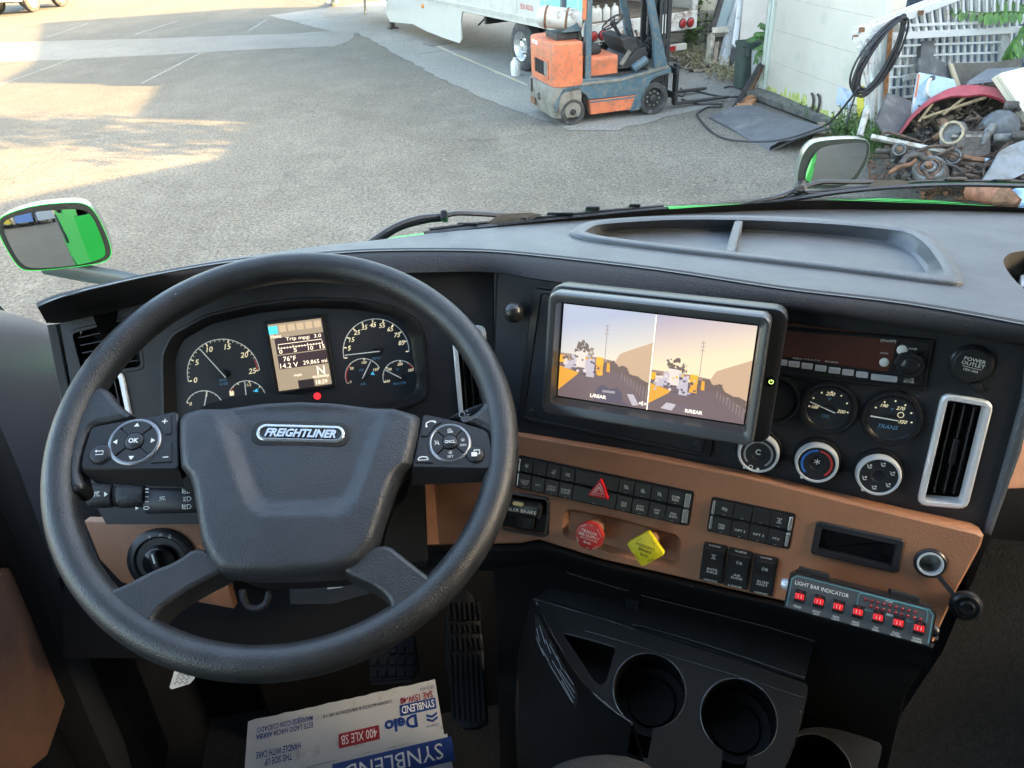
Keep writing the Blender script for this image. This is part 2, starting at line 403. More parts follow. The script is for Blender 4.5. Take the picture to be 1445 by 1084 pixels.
M['asphalt'] = ground_mat('worn_asphalt', (.226, .205, .163), (.288, .264, .213), (.055, .050, .043), (.47, .435, .365))
M['concrete'] = ground_mat('old_concrete', (.275, .268, .235), (.345, .335, .298), (.14, .135, .12), (.40, .388, .35))
M['concrete2'] = ground_mat('pale_concrete', (.245, .232, .20), (.29, .276, .24), (.14, .133, .115), (.33, .315, .275))
M['faded'] = mat('faded_line', (.25, .238, .21), .9, dirt=(.18, .17, .148), dscale=6, damt=.9)
M['yellow_line'] = mat('faded_yellow', (.42, .34, .19), .9, dirt=(.35, .34, .30), dscale=5, damt=.8)
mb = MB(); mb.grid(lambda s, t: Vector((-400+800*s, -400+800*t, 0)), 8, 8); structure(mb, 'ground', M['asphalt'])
def jag(pts, amp, step):
    out = []
    for i in range(len(pts)):
        a, b = Vector(pts[i]), Vector(pts[(i+1) % len(pts)]); n = max(1, int((b-a).length/step))
        for k in range(n):
            q = a.lerp(b, k/n); out.append((q.x+random.uniform(-amp, amp), q.y+random.uniform(-amp, amp)))
    return out
def sheet(name, pts, z, m, amp=0, step=.3):
    p = jag(pts, amp, step) if amp else pts
    mb = MB(); mb.holes(WORLD, p, [], z); return structure(mb, name, m)
slab = gpoly([(380, 22), (470, 45), (505, 47), (560, 77), (640, 121), (740, 160), (805, 183), (870, 184), (955, 162), (1003, 152), (1060, 131)], 0)+[(9.5, 13.2), (9.5, 30), (2, 33)]
sheet('concrete_slab', slab, .006, M['concrete'], .05, .25)
sheet('concrete_strip', gpoly([(-90, 66), (0, 60), (200, 55), (400, 48), (488, 43), (500, 47), (494, 58), (470, 66), (380, 69), (240, 77), (100, 84), (0, 88), (-90, 92)], 0), .004, M['concrete2'], .04, .4)
def strip(a, b, w, z, name, m):
    a, b = G(*a), G(*b); d = (b-a).normalized(); n = Vector((-d.y, d.x, 0))*w/2; mb = MB(); k = max(2, int((b-a).length/.35)); A = []; B = []
    for i in range(k+1):
        p = a.lerp(b, i/k)+Vector((0, 0, z)); A.append(p+n*random.uniform(.5, 1.15)); B.append(p-n*random.uniform(.5, 1.15))
    mb.loft([A, B], False); return structure(mb, name, m)
strip((617, 66), (744, 121), .10, .011, 'yellow_line', M['yellow_line'])
for a, b in (((66, 53), (125, 33)), ((190, 49), (250, 30)), ((0, 120), (105, 82)), ((200, 118), (287, 73)), ((352, 43), (376, 28))):
    strip(a, b, .07, .004, 'parking_line', M['faded'])
for a, b in (((555, 60), (600, 55)), ((585, 78), (700, 62))): strip(a, b, .035, .010, 'slab_joint', M['black_print'])
# drain cover in the slab
mb = MB(); dq = G(618, 62); DF = Frame(dq, (.946, .325, 0), (-.325, .946, 0))
mb.prism(DF, rrect(.62, .5, .02), .006, .02); solo(mb, 'drain_cover', mat('rusty_iron', (.15, .13, .11), .8, var=.3, vscale=20), 'dark iron drain cover in the concrete beside the trailer skirt', 'drain cover')

# ---------------------------------------------------------------- semi trailer
M['trailer_white'] = mat('trailer_white', (.50, .48, .425), .45, var=.06, vscale=2, dirt=(.40, .38, .34), dscale=2.2, damt=.3)
M['skirt'] = mat('skirt_white', (.50, .48, .425), .5, var=.05, vscale=3, dirt=(.45, .43, .40), dscale=3, damt=.25)
M['teal'] = mat('teal_paint', (.22, .62, .50), .5, var=.08)
M['dark_steel'] = mat('dark_steel', (.035, .036, .038), .6, .3, var=.3, vscale=9, dirt=(.10, .075, .05), dscale=8, damt=.3)
M['rust'] = mat('rusty_steel', (.17, .085, .045), .85, var=.35, vscale=14, bump=.4, bscale=90)
M['tail_red'] = mat('tail_red', (.32, .02, .02), .3)
M['amber'] = mat('amber_lens', (.75, .25, .03), .3)
M['alu'] = mat('dull_aluminium', (.62, .62, .60), .38, .8, var=.12, vscale=12, dirt=(.28, .26, .24), dscale=10, damt=.3)
TA, TB = G(545, 42), G(742, 103)
TF = vframe(TA, TB); TLEN = (TB-TA).length
REAR = TLEN+2.2; TW = 2.44; Z0, Z1 = .92, 3.9; FRONT = -3.0
trl = thing('semi_trailer', 'long white box semi trailer parked on the concrete behind the orange forklift', 'trailer', TB)
def P(mb, name, m, par=trl, sm=0, **k): return mb.build(name, m, par, sm, **k)
mb = MB(); mb.box(TF, (FRONT+REAR)/2, (Z0+.1+Z1)/2, -.03, REAR-FRONT, Z1-Z0-.1, .03); P(mb, 'side_wall', M['trailer_white'])
mb = MB(); mb.box(TF, (FRONT+REAR)/2, (Z0+.1+Z1)/2, -TW+.03, REAR-FRONT, Z1-Z0-.1, .03); P(mb, 'side_wall', M['trailer_white'])
mb = MB(); mb.box(TF, (FRONT+REAR)/2, Z1, -TW/2, REAR-FRONT, .04, TW); P(mb, 'roof', M['trailer_white'])
mb = MB(); mb.box(TF, FRONT+.02, (Z0+Z1)/2, -TW/2, .04, Z1-Z0, TW-.1); P(mb, 'front_wall', M['trailer_white'])
mb = MB(); mb.box(TF, (FRONT+REAR)/2, Z0+.16, -TW/2, REAR-FRONT-.1, .06, TW-.12); P(mb, 'floor', mat('trailer_floor', (.16, .13, .10), .8, var=.3, vscale=6))
mb = MB(); mb.box(TF, (FRONT+REAR)/2, Z0+.06, .0, REAR-FRONT, .15, .035, .006)
P(mb, 'bottom_rail', M['trailer_white'])
mb = MB(); n = int((REAR-FRONT)/.085)
for k in range(n):
    u = FRONT+.05+k*.085
    if u < 2.2: continue
    mb.box(TF, u, Z0+.085, .022, .035, .075, .012)
P(mb, 'rail_stiffener', M['trailer_white'], kind='stuff')
mb = MB()
for k in range(12):
    mb.box(TF, FRONT+.6+k*1.15, 2.4, -.012, .035, 2.6, .012)
P(mb, 'wall_seam', M['trailer_white'])
for k, u in enumerate((3.9, 6.2, 8.0)):
    mb = MB(); mb.box(TF, u, Z0-.12, -TW/2, .1, .2, TW-.3); P(mb, 'cross_member', M['dark_steel'])
for w in (-.75, -1.7):
    mb = MB(); mb.box(TF, (4+REAR)/2, Z0-.11, w, REAR-4, .22, .08); P(mb, 'chassis_beam', M['dark_steel'])
sk = [TF.px(*p) for p in ((552, -22), (545.5, 2), (544.6, 17.4), (551, 31), (583, 34), (601, 43.5), (625, 53), (649, 61), (652, 55), (651, 29), (653, 16), (600, 3))]
sk = [(u, v) for u, v in sk]; sk = [(sk[0][0], Z0-.01)]+sk[1:-2]+[(sk[-2][0], Z0-.01)]
mb = MB(); mb.prism(TF, sk, -.02, .012); P(mb, 'side_skirt', M['skirt'])
mb = MB(); u, v = TF.px(597.5, 8.3); mb.lathe(TF, [(.055, .012), (.055, .03), (.035, .05), (.001, .052)], 14, u, v); P(mb, 'marker_light', M['amber'], sm=50)
u, v = TF.px(658, 38); mb = MB(); mb.tube([TF(u, v, -.3), TF(u+.25, v+.25, -.5)], .02); P(mb, 'skirt_brace', M['dark_steel'])
# landing leg
mb = MB(); mb.box(TF, .0, .52, -.2, .12, .95, .12, .01); mb.box(TF, .0, .03, -.2, .26, .04, .26, .01); mb.tube([TF(-.3, .9, -.2), TF(0, .45, -.2)], .03); P(mb, 'landing_leg', M['dark_steel'])
mb = MB(); mb.box(TF, .0, .52, -TW+.3, .12, .95, .12, .01); mb.box(TF, .0, .03, -TW+.3, .26, .04, .26, .01); P(mb, 'landing_leg', M['dark_steel'])
def truck_wheel(F, u, v, w, r, wd, par, rimM, dish=1):
    """big wheel: tyre > rim, hub; w is the outer face"""
    mb = MB(); mb.lathe(F, [(r*.58, w-wd*.1), (r*.62, w), (r*.80, w+.004), (r*.93, w-.02), (r, w-.05), (r*.985, w-wd*.35), (r, w-wd*.5), (r*.985, w-wd*.65), (r, w-wd+.04), (r*.9, w-wd), (r*.6, w-wd)], 36, u, v)
    t = mb.build('wheel', M['tyre'], par, 40)
    mb = MB(); mb.lathe(F, [(r*.60, w-.03), (r*.585, w+.004), (r*.55, w-.01), (r*.50, w-wd*.28*dish), (r*.46, w-wd*.42*dish), (r*.22, w-wd*.36*dish), (r*.19, w-wd*.10*dish), (r*.10, w-wd*.05*dish), (.001, w-wd*.04*dish)], 32, u, v)
    mb.build('rim', rimM, t, 40)
    mb = MB()
    for k in range(10):
        a = k*math.pi/5; mb.lathe(F, [(r*.035, w-wd*.42*dish), (r*.035, w-wd*.30*dish), (.001, w-wd*.29*dish)], 6, u+r*.34*math.cos(a), v+r*.34*math.sin(a))
    mb.build('lug_nut', M['dark_steel'], t); return t
RT = .475
for du in (0, 1.22):
    for w in (-.02, -.36, -TW+.62, -TW+.28):
        truck_wheel(TF, TLEN+du-.22, RT, w, RT, .28, trl, M['alu'])
    mb = MB(); mb.tube([TF(TLEN+du, RT, -.3), TF(TLEN+du, RT, -TW+.3)], .07, 10); P(mb, 'axle', M['dark_steel'], sm=40)
    mb = MB(); mb.loft([[TF(TLEN+du+(.62)*math.cos(a*math.pi/8), RT+.56*math.sin(a*math.pi/8), w) for a in range(1, 8)] for w in (-.04, -.7)], False); 
# side print and teal poster
mb = MB(); u, v = TF.px(755, 14); mb.text(TF, '53 022', u-.35, v+.02, .085, .0, width=.5); mb.box(TF, u+.17, v-.14, -.012, .3, .09, .004); P(mb, 'red_print', M['red_print'])
mb = MB(); a, b = TF.px(762, 0)[0], REAR-.06; mb.box(TF, (a+b)/2, 1.85, -.010, b-a, 1.25, .006); P(mb, 'teal_panel', M['teal'])
# rear: sill, lights, bumper, corner posts, door leaf
RF = Frame(TF(REAR, 0, 0), -TF.N, (0, 0, 1))       # rear face, u runs across the trailer
RF.N = TF.U.copy()
def RB(mb, u, v, w, a, b, c, bev=0): return mb.box(RF, u, v, w, a, b, c, bev)
mb = MB(); RB(mb, TW/2, Z0+.02, .03, TW, .30, .07, .008); P(mb, 'rear_sill', mat('rusty_white', (.62, .61, .57), .6, dirt=(.22, .12, .07), dscale=5, damt=.55))
for u in (.06, TW-.06):
    mb = MB(); RB(mb, u, (Z0+Z1)/2, .01, .12, Z1-Z0, .10, .01); P(mb, 'corner_post', mat('post_white', (.55, .54, .5), .6, dirt=(.2, .1, .06), dscale=4, damt=.6))
for u in (.16, .34, TW-.34, TW-.16):
    mb = MB(); mb.lathe(RF, [(.075, .06), (.075, .085), (.06, .10), (.001, .108)], 18, u, Z0-.02); P(mb, 'tail_light', M['tail_red'], sm=50)
    o = MB(); o.lathe(RF, [(.088, .06), (.088, .075), (.074, .08)], 18, u, Z0-.02, cap1=False); P(o, 'light_grommet', M['rubber'])
mb = MB(); RB(mb, TW/2, .48, -.05, TW-.3, .11, .1, .01); P(mb, 'bumper_bar', M['trailer_white'])
for u in (.7, TW-.7):
    mb = MB(); RB(mb, u, .68, -.05, .09, .42, .09); P(mb, 'bumper_post', M['trailer_white'])
for u0, nseg in ((.25, 3), (1.35, 3)):
    for k in range(nseg):
        mb = MB(); RB(mb, u0+k*.3, .48, .003, .15, .09, .004); P(mb, 'reflector', M['tail_red'])
mb = MB()
for k in range(24): mb.box(TF, -1+k*.4, 2.2, -TW+.06, .05, 2.2, .03)
P(mb, 'wall_rib', M['trailer_white'])
mb = MB(); mb.box(TF, 5.6, 1.75, -TW/2, .05, 1.5, TW-.2); P(mb, 'bulkhead', mat('crate_brown', (.24, .2, .15), .8, var=.3, vscale=5))
jug_m = mat('white_jug', (.58, .57, .53), .4)
def jug(p, h, label, group=None):
    t = thing('white_jug', label, 'jug', p, group); F = Frame(p, (1, 0, 0), (0, 1, 0)); r = h*.27
    mb = MB(); mb.loft([[F(x, y, w*h) for x, y in rrect(2*r*s, 2*r*s*.8, r*.4*s)] for w, s in ((0, .95), (.05, 1), (.55, 1), (.72, .8), (.84, .4), (.9, .3))], True, True, True); mb.build('body', jug_m, t, 50)
    mb = MB(); mb.lathe(F, [(r*.36, .9*h), (r*.36, h), (.001, h)], 10); mb.build('cap', jug_m, t)
    mb = MB(); mb.tube([F(r*.55, 0, .82*h), F(r*.95, 0, .72*h), F(r*.98, 0, .5*h)], r*.13, 6); mb.build('handle', jug_m, t); return t
for k, (px, py, lb) in enumerate(((837, 30, 'leftmost white jug on the trailer bed behind the forklift'), (843.5, 30, 'second white jug from the left on the trailer bed'), (855, 29, 'third white jug on the trailer bed left of the forklift steering wheel'), (867, 28, 'rightmost white jug on the trailer bed behind the steering wheel'))):
    RFs = Frame(RF.o-TF.U*.12, RF.U, RF.V, RF.N); u, v = RFs.px(px, py); jug(RFs(u, Z0+.19, 0), .25, lb, 'white jugs on the trailer bed')
# white jug cut as a chock beside the tyre
q = G(728, 107); t = thing('cut_jug', 'white cut plastic jug standing against the trailer tyre', 'jug', q)
F = Frame(q, TF.U, -TF.N); mb = MB(); mb.loft([[F(x, y, w) for x, y in rrect(.19*s, .16*s, .05*s, 3)] for w, s in ((.006, .95), (.05, 1), (.22, 1), (.27, .8), (.30, .45), (.34, .4))], True, True, True); mb.build('body', jug_m, t, 50)
mb = MB(); mb.tube([F(.05, 0, .29), F(.11, 0, .24), F(.1, 0, .12)], .014, 6); mb.build('handle', jug_m, t)

# ---------------------------------------------------------------- forklift
M['fl_orange'] = mat('faded_orange', (.57, .15, .065), .6, var=.14, vscale=4, dirt=(.26, .12, .075), dscale=15, damt=.5)
M['fl_blue'] = mat('petrol_blue', (.052, .105, .135), .55, var=.15, vscale=5, dirt=(.15, .14, .12), dscale=15, damt=.55)
M['fl_grey'] = mat('dirty_grey', (.20, .185, .155), .75, var=.2, vscale=5, dirt=(.10, .07, .045), dscale=4, damt=.4)
M['fl_dark'] = mat('greasy_black', (.022, .022, .023), .6, var=.3, vscale=8, dirt=(.055, .048, .04), dscale=9, damt=.3)
M['tank'] = mat('tank_grey', (.52, .51, .47), .5, .2, var=.08, vscale=6, dirt=(.22, .16, .11), dscale=5, damt=.35)
PA, PB = G(809, 177), G(921, 162)
FF = vframe(PA, PB); FL = (PB-PA).length; FW = 1.18
FH = Frame(PA, FF.U, -FF.N, (0, 0, 1))             # plan view: u forward, v into the picture, w up
fk = thing('forklift', 'old orange and blue forklift with faded paint parked at the slab edge', 'forklift', PA)
def K(mb, name, m, par=fk, sm=0, **k): return mb.build(name, m, par, sm, **k)
for u, w, r, wd in ((0, 0, .2, .15), (0, -FW+.15, .2, .15), (FL, .02, .245, .2), (FL, -FW+.18, .245, .2)):
    F = FF if w > -.5 else Frame(FF.o, -FF.U, FF.V); uu = u if w > -.5 else -u; ww = w if w > -.5 else FW
    mb = MB(); mb.lathe(F, [(r*.66, ww-.03), (r*.70, ww), (r*.93, ww), (r, ww-.015), (r, ww-wd+.015), (r*.93, ww-wd), (r*.6, ww-wd)], 32, uu, r); wl = K(mb, 'wheel', M['tyre'], sm=40)
    mb = MB(); mb.lathe(F, [(r*.70, ww-.02), (r*.66, ww-.006), (r*.60, ww-.02), (r*.55, ww-.05), (r*.30, ww-.05), (r*.26, ww-.01), (r*.14, ww+.002), (.001, ww+.004)], 24, uu, r); mb.build('rim', M['fl_dark'] if u else M['rubber'], wl, 40)
    mb = MB(); nb = 9 if u else 5
    for k in range(nb):
        a = 2*math.pi*k/nb; mb.lathe(F, [(r*.06, ww-.05), (r*.06, ww-.025), (.001, ww-.022)], 6, uu+r*.43*math.cos(a), r+r*.43*math.sin(a))
    mb.build('wheel_nut', M['fl_grey'], wl)
def plan_prism(name, m, u0, u1, v0, v1, z0, z1, rc, taper=0, bev=.02, par=fk):
    mb = MB(); L = []
    for z, k in ((z0, taper), (z0+.5*(z1-z0), 0), (z1-bev, 0), (z1-bev*.3, bev*.3), (z1, bev)):
        pts = round_poly([(u0+k, v0+k*.3), (u1, v0+k*.3), (u1, v1-k*.3), (u0+k, v1-k*.3)], [rc, .01, .01, rc], 5); L.append([FH(x, y, z) for x, y in pts])
    mb.loft(L, True, True, True); return K(mb, name, m, par, 40)
cwl = plan_prism('lower_counterweight', M['fl_grey'], -.34, .14, .0, FW, .12, .58, .16, .05)
u0 = -.30
# orange upper counterweight with a grille opening in the rear face
cw = plan_prism('counterweight', M['fl_orange'], u0, .155, -.01, FW+.01, .585, 1.19, .15, 0, .03)
CR = Frame(FF(u0, 0, -FW), FF.N, (0, 0, 1), -FF.U)      # rear face seen from behind, u towards the near side
mb = MB(); mb.frame(CR, rrect(.66, .27, .04, 3, FW/2+.02, .80), rrect(.60, .21, .03, 3, FW/2+.02, .80), -.01, .012, .002); mb.build('grille_frame', M['fl_orange'], cw)
mb = MB(); mb.prism(CR, rrect(.61, .22, .03, 3, FW/2+.02, .80), -.005, .003); mb.build('grille_back', M['trim_dark'], cw)
for k in range(6):
    mb = MB(); mb.box(CR, FW/2-.22+k*.075, .80, .007, .02, .21, .008); mb.build('grille_bar', M['fl_dark'], cw)
mb = MB(); mb.prism(CR, rrect(.17, .20, .02, 2, FW/2+.23, .80), 0, .009); mb.build('grille_plate', M['fl_grey'], cw)
mb = MB(); mb.text(CR, 'OTA', FW/2-.02, 1.0, .10, .002, width=.40); mb.build('worn_lettering', mat('worn_letter', (.40, .20, .10), .7), cw)
mb = MB(); mb.box(CR, FW/2-.28, 1.12, 0, .26, .055, .004); mb.build('decal', M['white_print'], cw)
mb = MB(); mb.lathe(CR, [(.022, .0), (.022, .004), (.001, .004)], 10, FW/2-.28, 1.12); mb.build('decal_dot', M['red_print'], cw)
CRL = Frame(FF(-.34, 0, -FW), FF.N, (0, 0, 1), -FF.U)
mb = MB(); mb.lathe(CRL, [(.055, 0), (.055, .01), (.045, .012), (.044, -.01), (.001, -.01)], 16, FW/2-.02, .36); mb.build('tow_hole', M['fl_dark'], cwl)
mb = MB(); mb.box(CRL, .22, .47, .003, .07, .2, .01); mb.build('side_slot', M['trim_dark'], cwl)
mb = MB(); mb.box(CRL, .26, .24, .003, .2, .11, .012); mb.build('rusty_plate', M['rust'], cwl)
# side body
def side(name, m, pts, w0, w1, bev=0, par=fk, sm=0):
    mb = MB(); mb.prism(FF, [FF.px(*p) for p in pts], w0, w1, bev); return K(mb, name, m, par, sm)
side('body_side', M['fl_blue'], [(822, 112), (876, 110), (944, 93), (946, 99), (915, 116), (903, 139), (898, 134), (831, 141), (827, 134), (818, 128), (797, 131), (791, 138), (786, 160), (783, 150), (793, 126)], -.12, .0, .01)
side('body_core', M['fl_dark'], [(815, 113), (943, 96), (930, 130), (893, 158), (833, 162)], -FW+.1, -.10)
st = side('step_panel', M['fl_orange'], [(831.5, 142), (897, 134.5), (890, 154.5), (834, 162)], -.10, .006, .008)
side('step_slot', M['fl_blue'], [(832, 143.2), (896, 135.8), (895.6, 138), (832.2, 145.6)], -.02, .009, par=st)
side('fender_leg', M['fl_blue'], [(888, 157), (897, 134), (907, 112), (946, 95), (947, 102), (921, 110), (911, 126), (902, 155)], -.16, .02, .01)
side('deck', M['fl_grey'], [(820, 117), (877, 110.5), (944, 92.5), (944, 95.5), (877, 114), (820, 120.5)], -FW+.05, .015)
hd = plan_prism('seat_box', M['fl_orange'], .255, .79, .14, FW-.14, .66, .925, .03, 0, .05)
SBF = Frame(FF(0, 0, -.14), FF.U, FF.V, FF.N)
mb = MB(); mb.text(SBF, 'TOYOTA', .6, .84, .05, .002, width=.33); mb.build('embossed_name', mat('embossed', (.42, .13, .06), .6), hd)
mb = MB(); mb.loft([[FH(x, y, z) for x, y in rrect(.40*s, .5*s, .07*s, 3, .42, FW/2)] for z, s in ((.925, .9), (.95, 1), (1.02, 1), (1.06, .85))], True, True, True); sb = K(mb, 'seat', M['rubber'], sm=50)
mb = MB(); mb.loft([[FH(.25+k*.0+x, FW/2+y, 1.02+.35*k) for x, y in rrect(.10*s, .46*s, .04*s, 3)] for k, s in ((0, 1), (.5, 1.05), (1, .8))], True, True, True); mb.build('seat_back', M['rubber'], sb, 50)
# overhead guard
for w in (-.07, -FW+.07):
    F = Frame(FF(0, 0, w), FF.U, FF.V, FF.N)
    mb = MB(); mb.prism(F, [F.px(824 if w > -.5 else 790, 113), F.px(832.5 if w > -.5 else 798, 112), (.335, 2.08), (.255, 2.08)] if w > -.5 else [(.2, .6), (.28, .6), (.335, 2.08), (.255, 2.08)], -.045, .045, .01); K(mb, 'guard_pillar', M['fl_blue'])
    mb = MB(); mb.prism(F, [(1.36, .69), (1.60, .69), (1.46, 1.12), (1.20, 2.08), (1.12, 2.08), (1.33, 1.12)], -.035, .035, .008); K(mb, 'guard_pillar', M['fl_blue'])
mb = MB()
for k in range(8): mb.box(FH, .3+k*.12, FW/2, 2.1, .03, FW-.1, .03)
mb.box(FH, .73, .07, 2.1, 1.0, .06, .06); mb.box(FH, .73, FW-.07, 2.1, 1.0, .06, .06); K(mb, 'guard_roof', M['fl_blue'])
mb = MB(); a = FF.px(824, 27); mb.prism(FF, [FF.px(823.5, 28), FF.px(828, 28), FF.px(829, -6), FF.px(824, -6)], -.06, -.02); K(mb, 'grab_post', M['fl_orange'])
# cowl, steering, levers
side('dash_cowl', M['fl_dark'], [(884, 58), (898, 54), (914, 60), (916, 68), (896, 82), (888, 70)], -FW+.2, -.2, .02)
side('toe_plate', M['fl_dark'], [(880, 100), (905, 72), (918, 68), (921, 96)], -FW+.15, -.15, .01)
c0 = FF(*FF.px(888, 74, -.45), -.45); c1 = FF(*FF.px(865, 33, -.45), -.45)
mb = MB(); mb.tube([c0, c1], .03, 8); K(mb, 'steering_column', M['fl_dark'])
ax = (c1-c0).normalized(); SFk = Frame(c1, FF.N, ax.cross(FF.N)); SFk.N = ax
mb = MB(); mb.tube([SFk(.175*math.cos(2*math.pi*k/28), .175*math.sin(2*math.pi*k/28), .02) for k in range(28)], .014, 8, closed=True); swk = K(mb, 'hand_wheel', M['rubber'], sm=60)
mb = MB()
for a in (.3, 2.4, 4.5): mb.tube([SFk(0, 0, 0), SFk(.172*math.cos(a), .172*math.sin(a), .02)], .011, 6)
mb.lathe(SFk, [(.045, -.03), (.045, .03), (.001, .035)], 12); mb.build('wheel_spoke', M['rubber'], swk)
for k, (a, b) in enumerate((((893, 62), (884, 40)), ((898, 62), (891, 42)), ((903, 64), (897, 44)))):
    mb = MB(); w = -.3+.06*k; p, q = FF(*FF.px(*a, w), w), FF(*FF.px(*b, w), w); mb.tube([p, q], .010, 6); mb.ball(q, .022); K(mb, 'lever', M['fl_dark'])
mb = MB(); mb.tube([FF(*FF.px(876, 92, -.2), -.2), FF(*FF.px(889, 72, -.2), -.2)], .035, 6); K(mb, 'pedal', M['fl_grey'])
mb = MB(); mb.tube([FF(*FF.px(893, 98, -.1), -.1), FF(*FF.px(912, 84, -.1), -.1)], .07, 10); K(mb, 'tilt_cylinder', M['fl_blue'], sm=40)
# mast
MX = 1.66
for w in (-.20, -FW+.20):
    for du, m, ln in ((0, M['fl_dark'], 2.3), (.10, M['fl_dark'], 2.25)):
        F = Frame(FF(MX-.08+du, .18, w-(.05 if du == 0 else .10)*(1 if w > -.5 else -1)), FF.U, FF.V, FF.N)
        mb = MB(); mb.box(F, 0, ln/2, 0, .09, ln, .05, .006); mb.box(F, .0, ln/2, .03*(1 if w > -.5 else -1), .035, ln, .03); K(mb, 'mast_rail', m)
F = Frame(FF(MX-.09, 0, -.20+.0), FF.U, FF.V, FF.N)
mb = MB(); mb.text(FF.__class__(FF(MX-.08, 1.82, -.212), FF.V, -FF.U, FF.N), 'TOYOTA', 0, 0, .06, .002, width=.42); K(mb, 'mast_lettering', M['white_print'])
mb = MB(); mb.box(Frame(FF(MX-.08, 0, -.21), FF.U, FF.V, FF.N), 0, 1.28, 0, .055, .27, .006); K(mb, 'mast_sticker', M['white_print'])
mb = MB(); mb.tube([FF(MX-.03, .3, -FW/2), FF(MX-.03, 1.9, -FW/2)], .045, 10); K(mb, 'lift_cylinder', M['fl_dark'], sm=40)
for w in (-.42, -.78):
    mb = MB()
    for k in range(38): mb.box(FF, MX-.06, .5+k*.042, w, .018, .030, .05)
    K(mb, 'lift_chain', M['fl_dark'])
for v in (.35, 1.0, 1.75):
    mb = MB(); mb.box(FF, MX+.0, v, -FW/2, .06, .10, FW-.5, .01); K(mb, 'mast_crossbar', M['fl_dark'])
mb = MB()
for k in range(5): mb.tube([FF(MX-.10, .8, -.38-.03*k), FF(MX-.14, 1.3, -.4-.03*k), FF(MX-.1, 2.0, -.42-.03*k)], .013, 6)
K(mb, 'hydraulic_hose', M['rubber'])
for k, (w, du) in enumerate(((-.30, .0), (-.36, .03), (-.52, .04), (-.60, -.02), (-.68, .04), (-.84, .0), (-.90, .03))):
    mb = MB(); mb.box(Frame(FF(MX-.03+du, .3, w), FF.U, FF.V, FF.N), 0, .9, 0, .05, 1.75, .025, .003); K(mb, 'mast_channel', M['fl_dark'])
for k in range(6):
    mb = MB(); rr__ = random.Random(k); a_ = FF(1.15+.07*k, .72, -.25-.08*k); mb.tube(catmull([a_, a_+Vector((.1, .05, .3)), a_+Vector((.22, 0, .22+.05*k)), FF(MX-.1, .9, -.3-.06*k)], 5), .014, 6); K(mb, 'hydraulic_hose', M['rubber'])
mb = MB(); mb.box(FF, MX+.07, 1.15, -FW/2, .02, 1.7, .62, .004); K(mb, 'mast_dark_plate', M['fl_dark'])  # dark plate added to blacken the gap between the mast rails
# carriage and forks
for v in (.22, .60):
    mb = MB(); mb.box(FF, MX+.12, v, -FW/2, .05, .10, FW-.1, .01); K(mb, 'carriage_bar', M['fl_dark'])
for w in (-.22, -FW+.22):
    mb = MB(); mb.box(FF, MX+.18, .37, w, .05, .62, .12, .008); mb.prism(Frame(FF(MX+.16, .07, w), FF.U, -FF.N, (0, 0, 1)), [(0, -.055), (.95, -.045), (1.02, 0), (.95, .045), (0, .055)], -.02, .015); K(mb, 'fork', M['fl_dark'])
# propane tank on the counterweight
tc_ = FF(*FF.px(790, 26, -.45), -.45); ta = (FF.U*.86+FF.N*.5-Vector((0, 0, .12))).normalized()
tx = Vector((0, 0, 1)).cross(ta).normalized(); TKF = Frame(tc_, tx, ta.cross(tx)); TKF.N = ta
tk = thing('gas_cylinder', 'dirty white gas cylinder strapped flat on the forklift counterweight', 'gas cylinder', tc_)
mb = MB(); mb.lathe(TKF, [(.02, -.36), (.09, -.34), (.135, -.30), (.152, -.24), (.152, .20), (.140, .26), (.11, .30), (.105, .30), (.09, .29), (.001, .29)], 28); mb.build('body', M['tank'], tk, 40)
mb = MB(); mb.lathe(TKF, [(.125, .26), (.125, .36), (.118, .36), (.118, .27)], 24, cap1=False); mb.build('collar', M['tank'], tk, 40)
for a, b in ((.05, .03), (-.04, -.05), (.05, -.05)):
    mb = MB(); mb.lathe(TKF, [(.018, .28), (.018, .34), (.001, .345)], 8, a, b); mb.build('valve', mat('brass', (.5, .38, .14), .4, .8), tk)
for w in (-.20, .12):
    mb = MB(); mb.tube([TKF(.157*math.cos(2*math.pi*k/28), .157*math.sin(2*math.pi*k/28), w) for k in range(28)], (.018, .006), 6, closed=True, up=ta); mb.build('strap', M['rust'], tk)
mb = MB(); mb.box(FH, .02, FW*.45, 1.24, .34, .5, .08, .01); K(mb, 'tank_cradle', M['fl_dark'])
mb = MB(); mb.prism(FF, [FF.px(796, 46, -.2), FF.px(818, 44, -.2), FF.px(826, 28, -.2), FF.px(816, 31, -.2)], -.30, -.2); K(mb, 'tank_bracket', M['fl_blue'])
# =================================================================== RIGHT SIDE OF THE YARD
def JF(px, py, dep): return Frame(AT(px, py, dep), cr, cu, -fw)
M['w_paint'] = mat('white_paint', (.63, .565, .475), .55, var=.05, vscale=1.5, dirt=(.50, .50, .40), dscale=1.8, damt=.25)
M['w_metal'] = mat('white_metal', (.60, .61, .60), .5, var=.05, vscale=5, dirt=(.30, .17, .10), dscale=7, damt=.2)
M['cream'] = mat('cream_paint', (.66, .60, .47), .6, var=.06, vscale=2, dirt=(.40, .34, .25), dscale=2, damt=.3)
M['weed'] = mat('weed_leaf', (.085, .16, .04), .6, var=.45, vscale=11)
M['leaf'] = mat('bright_leaf', (.06, .16, .028), .45, var=.35, vscale=9)
M['drygrass'] = mat('dry_grass', (.30, .27, .15), .8, var=.4, vscale=9)
M['moss'] = mat('yellow_moss', (.46, .50, .16), .8, var=.3, vscale=15)
M['wood'] = mat('weathered_wood', (.26, .20, .14), .8, var=.3, vscale=12, bump=.3, bscale=80)
M['greymat'] = mat('grey_rubber_sheet', (.075, .078, .080), .7, var=.25, vscale=6, dirt=(.16, .155, .14), dscale=6, damt=.25)
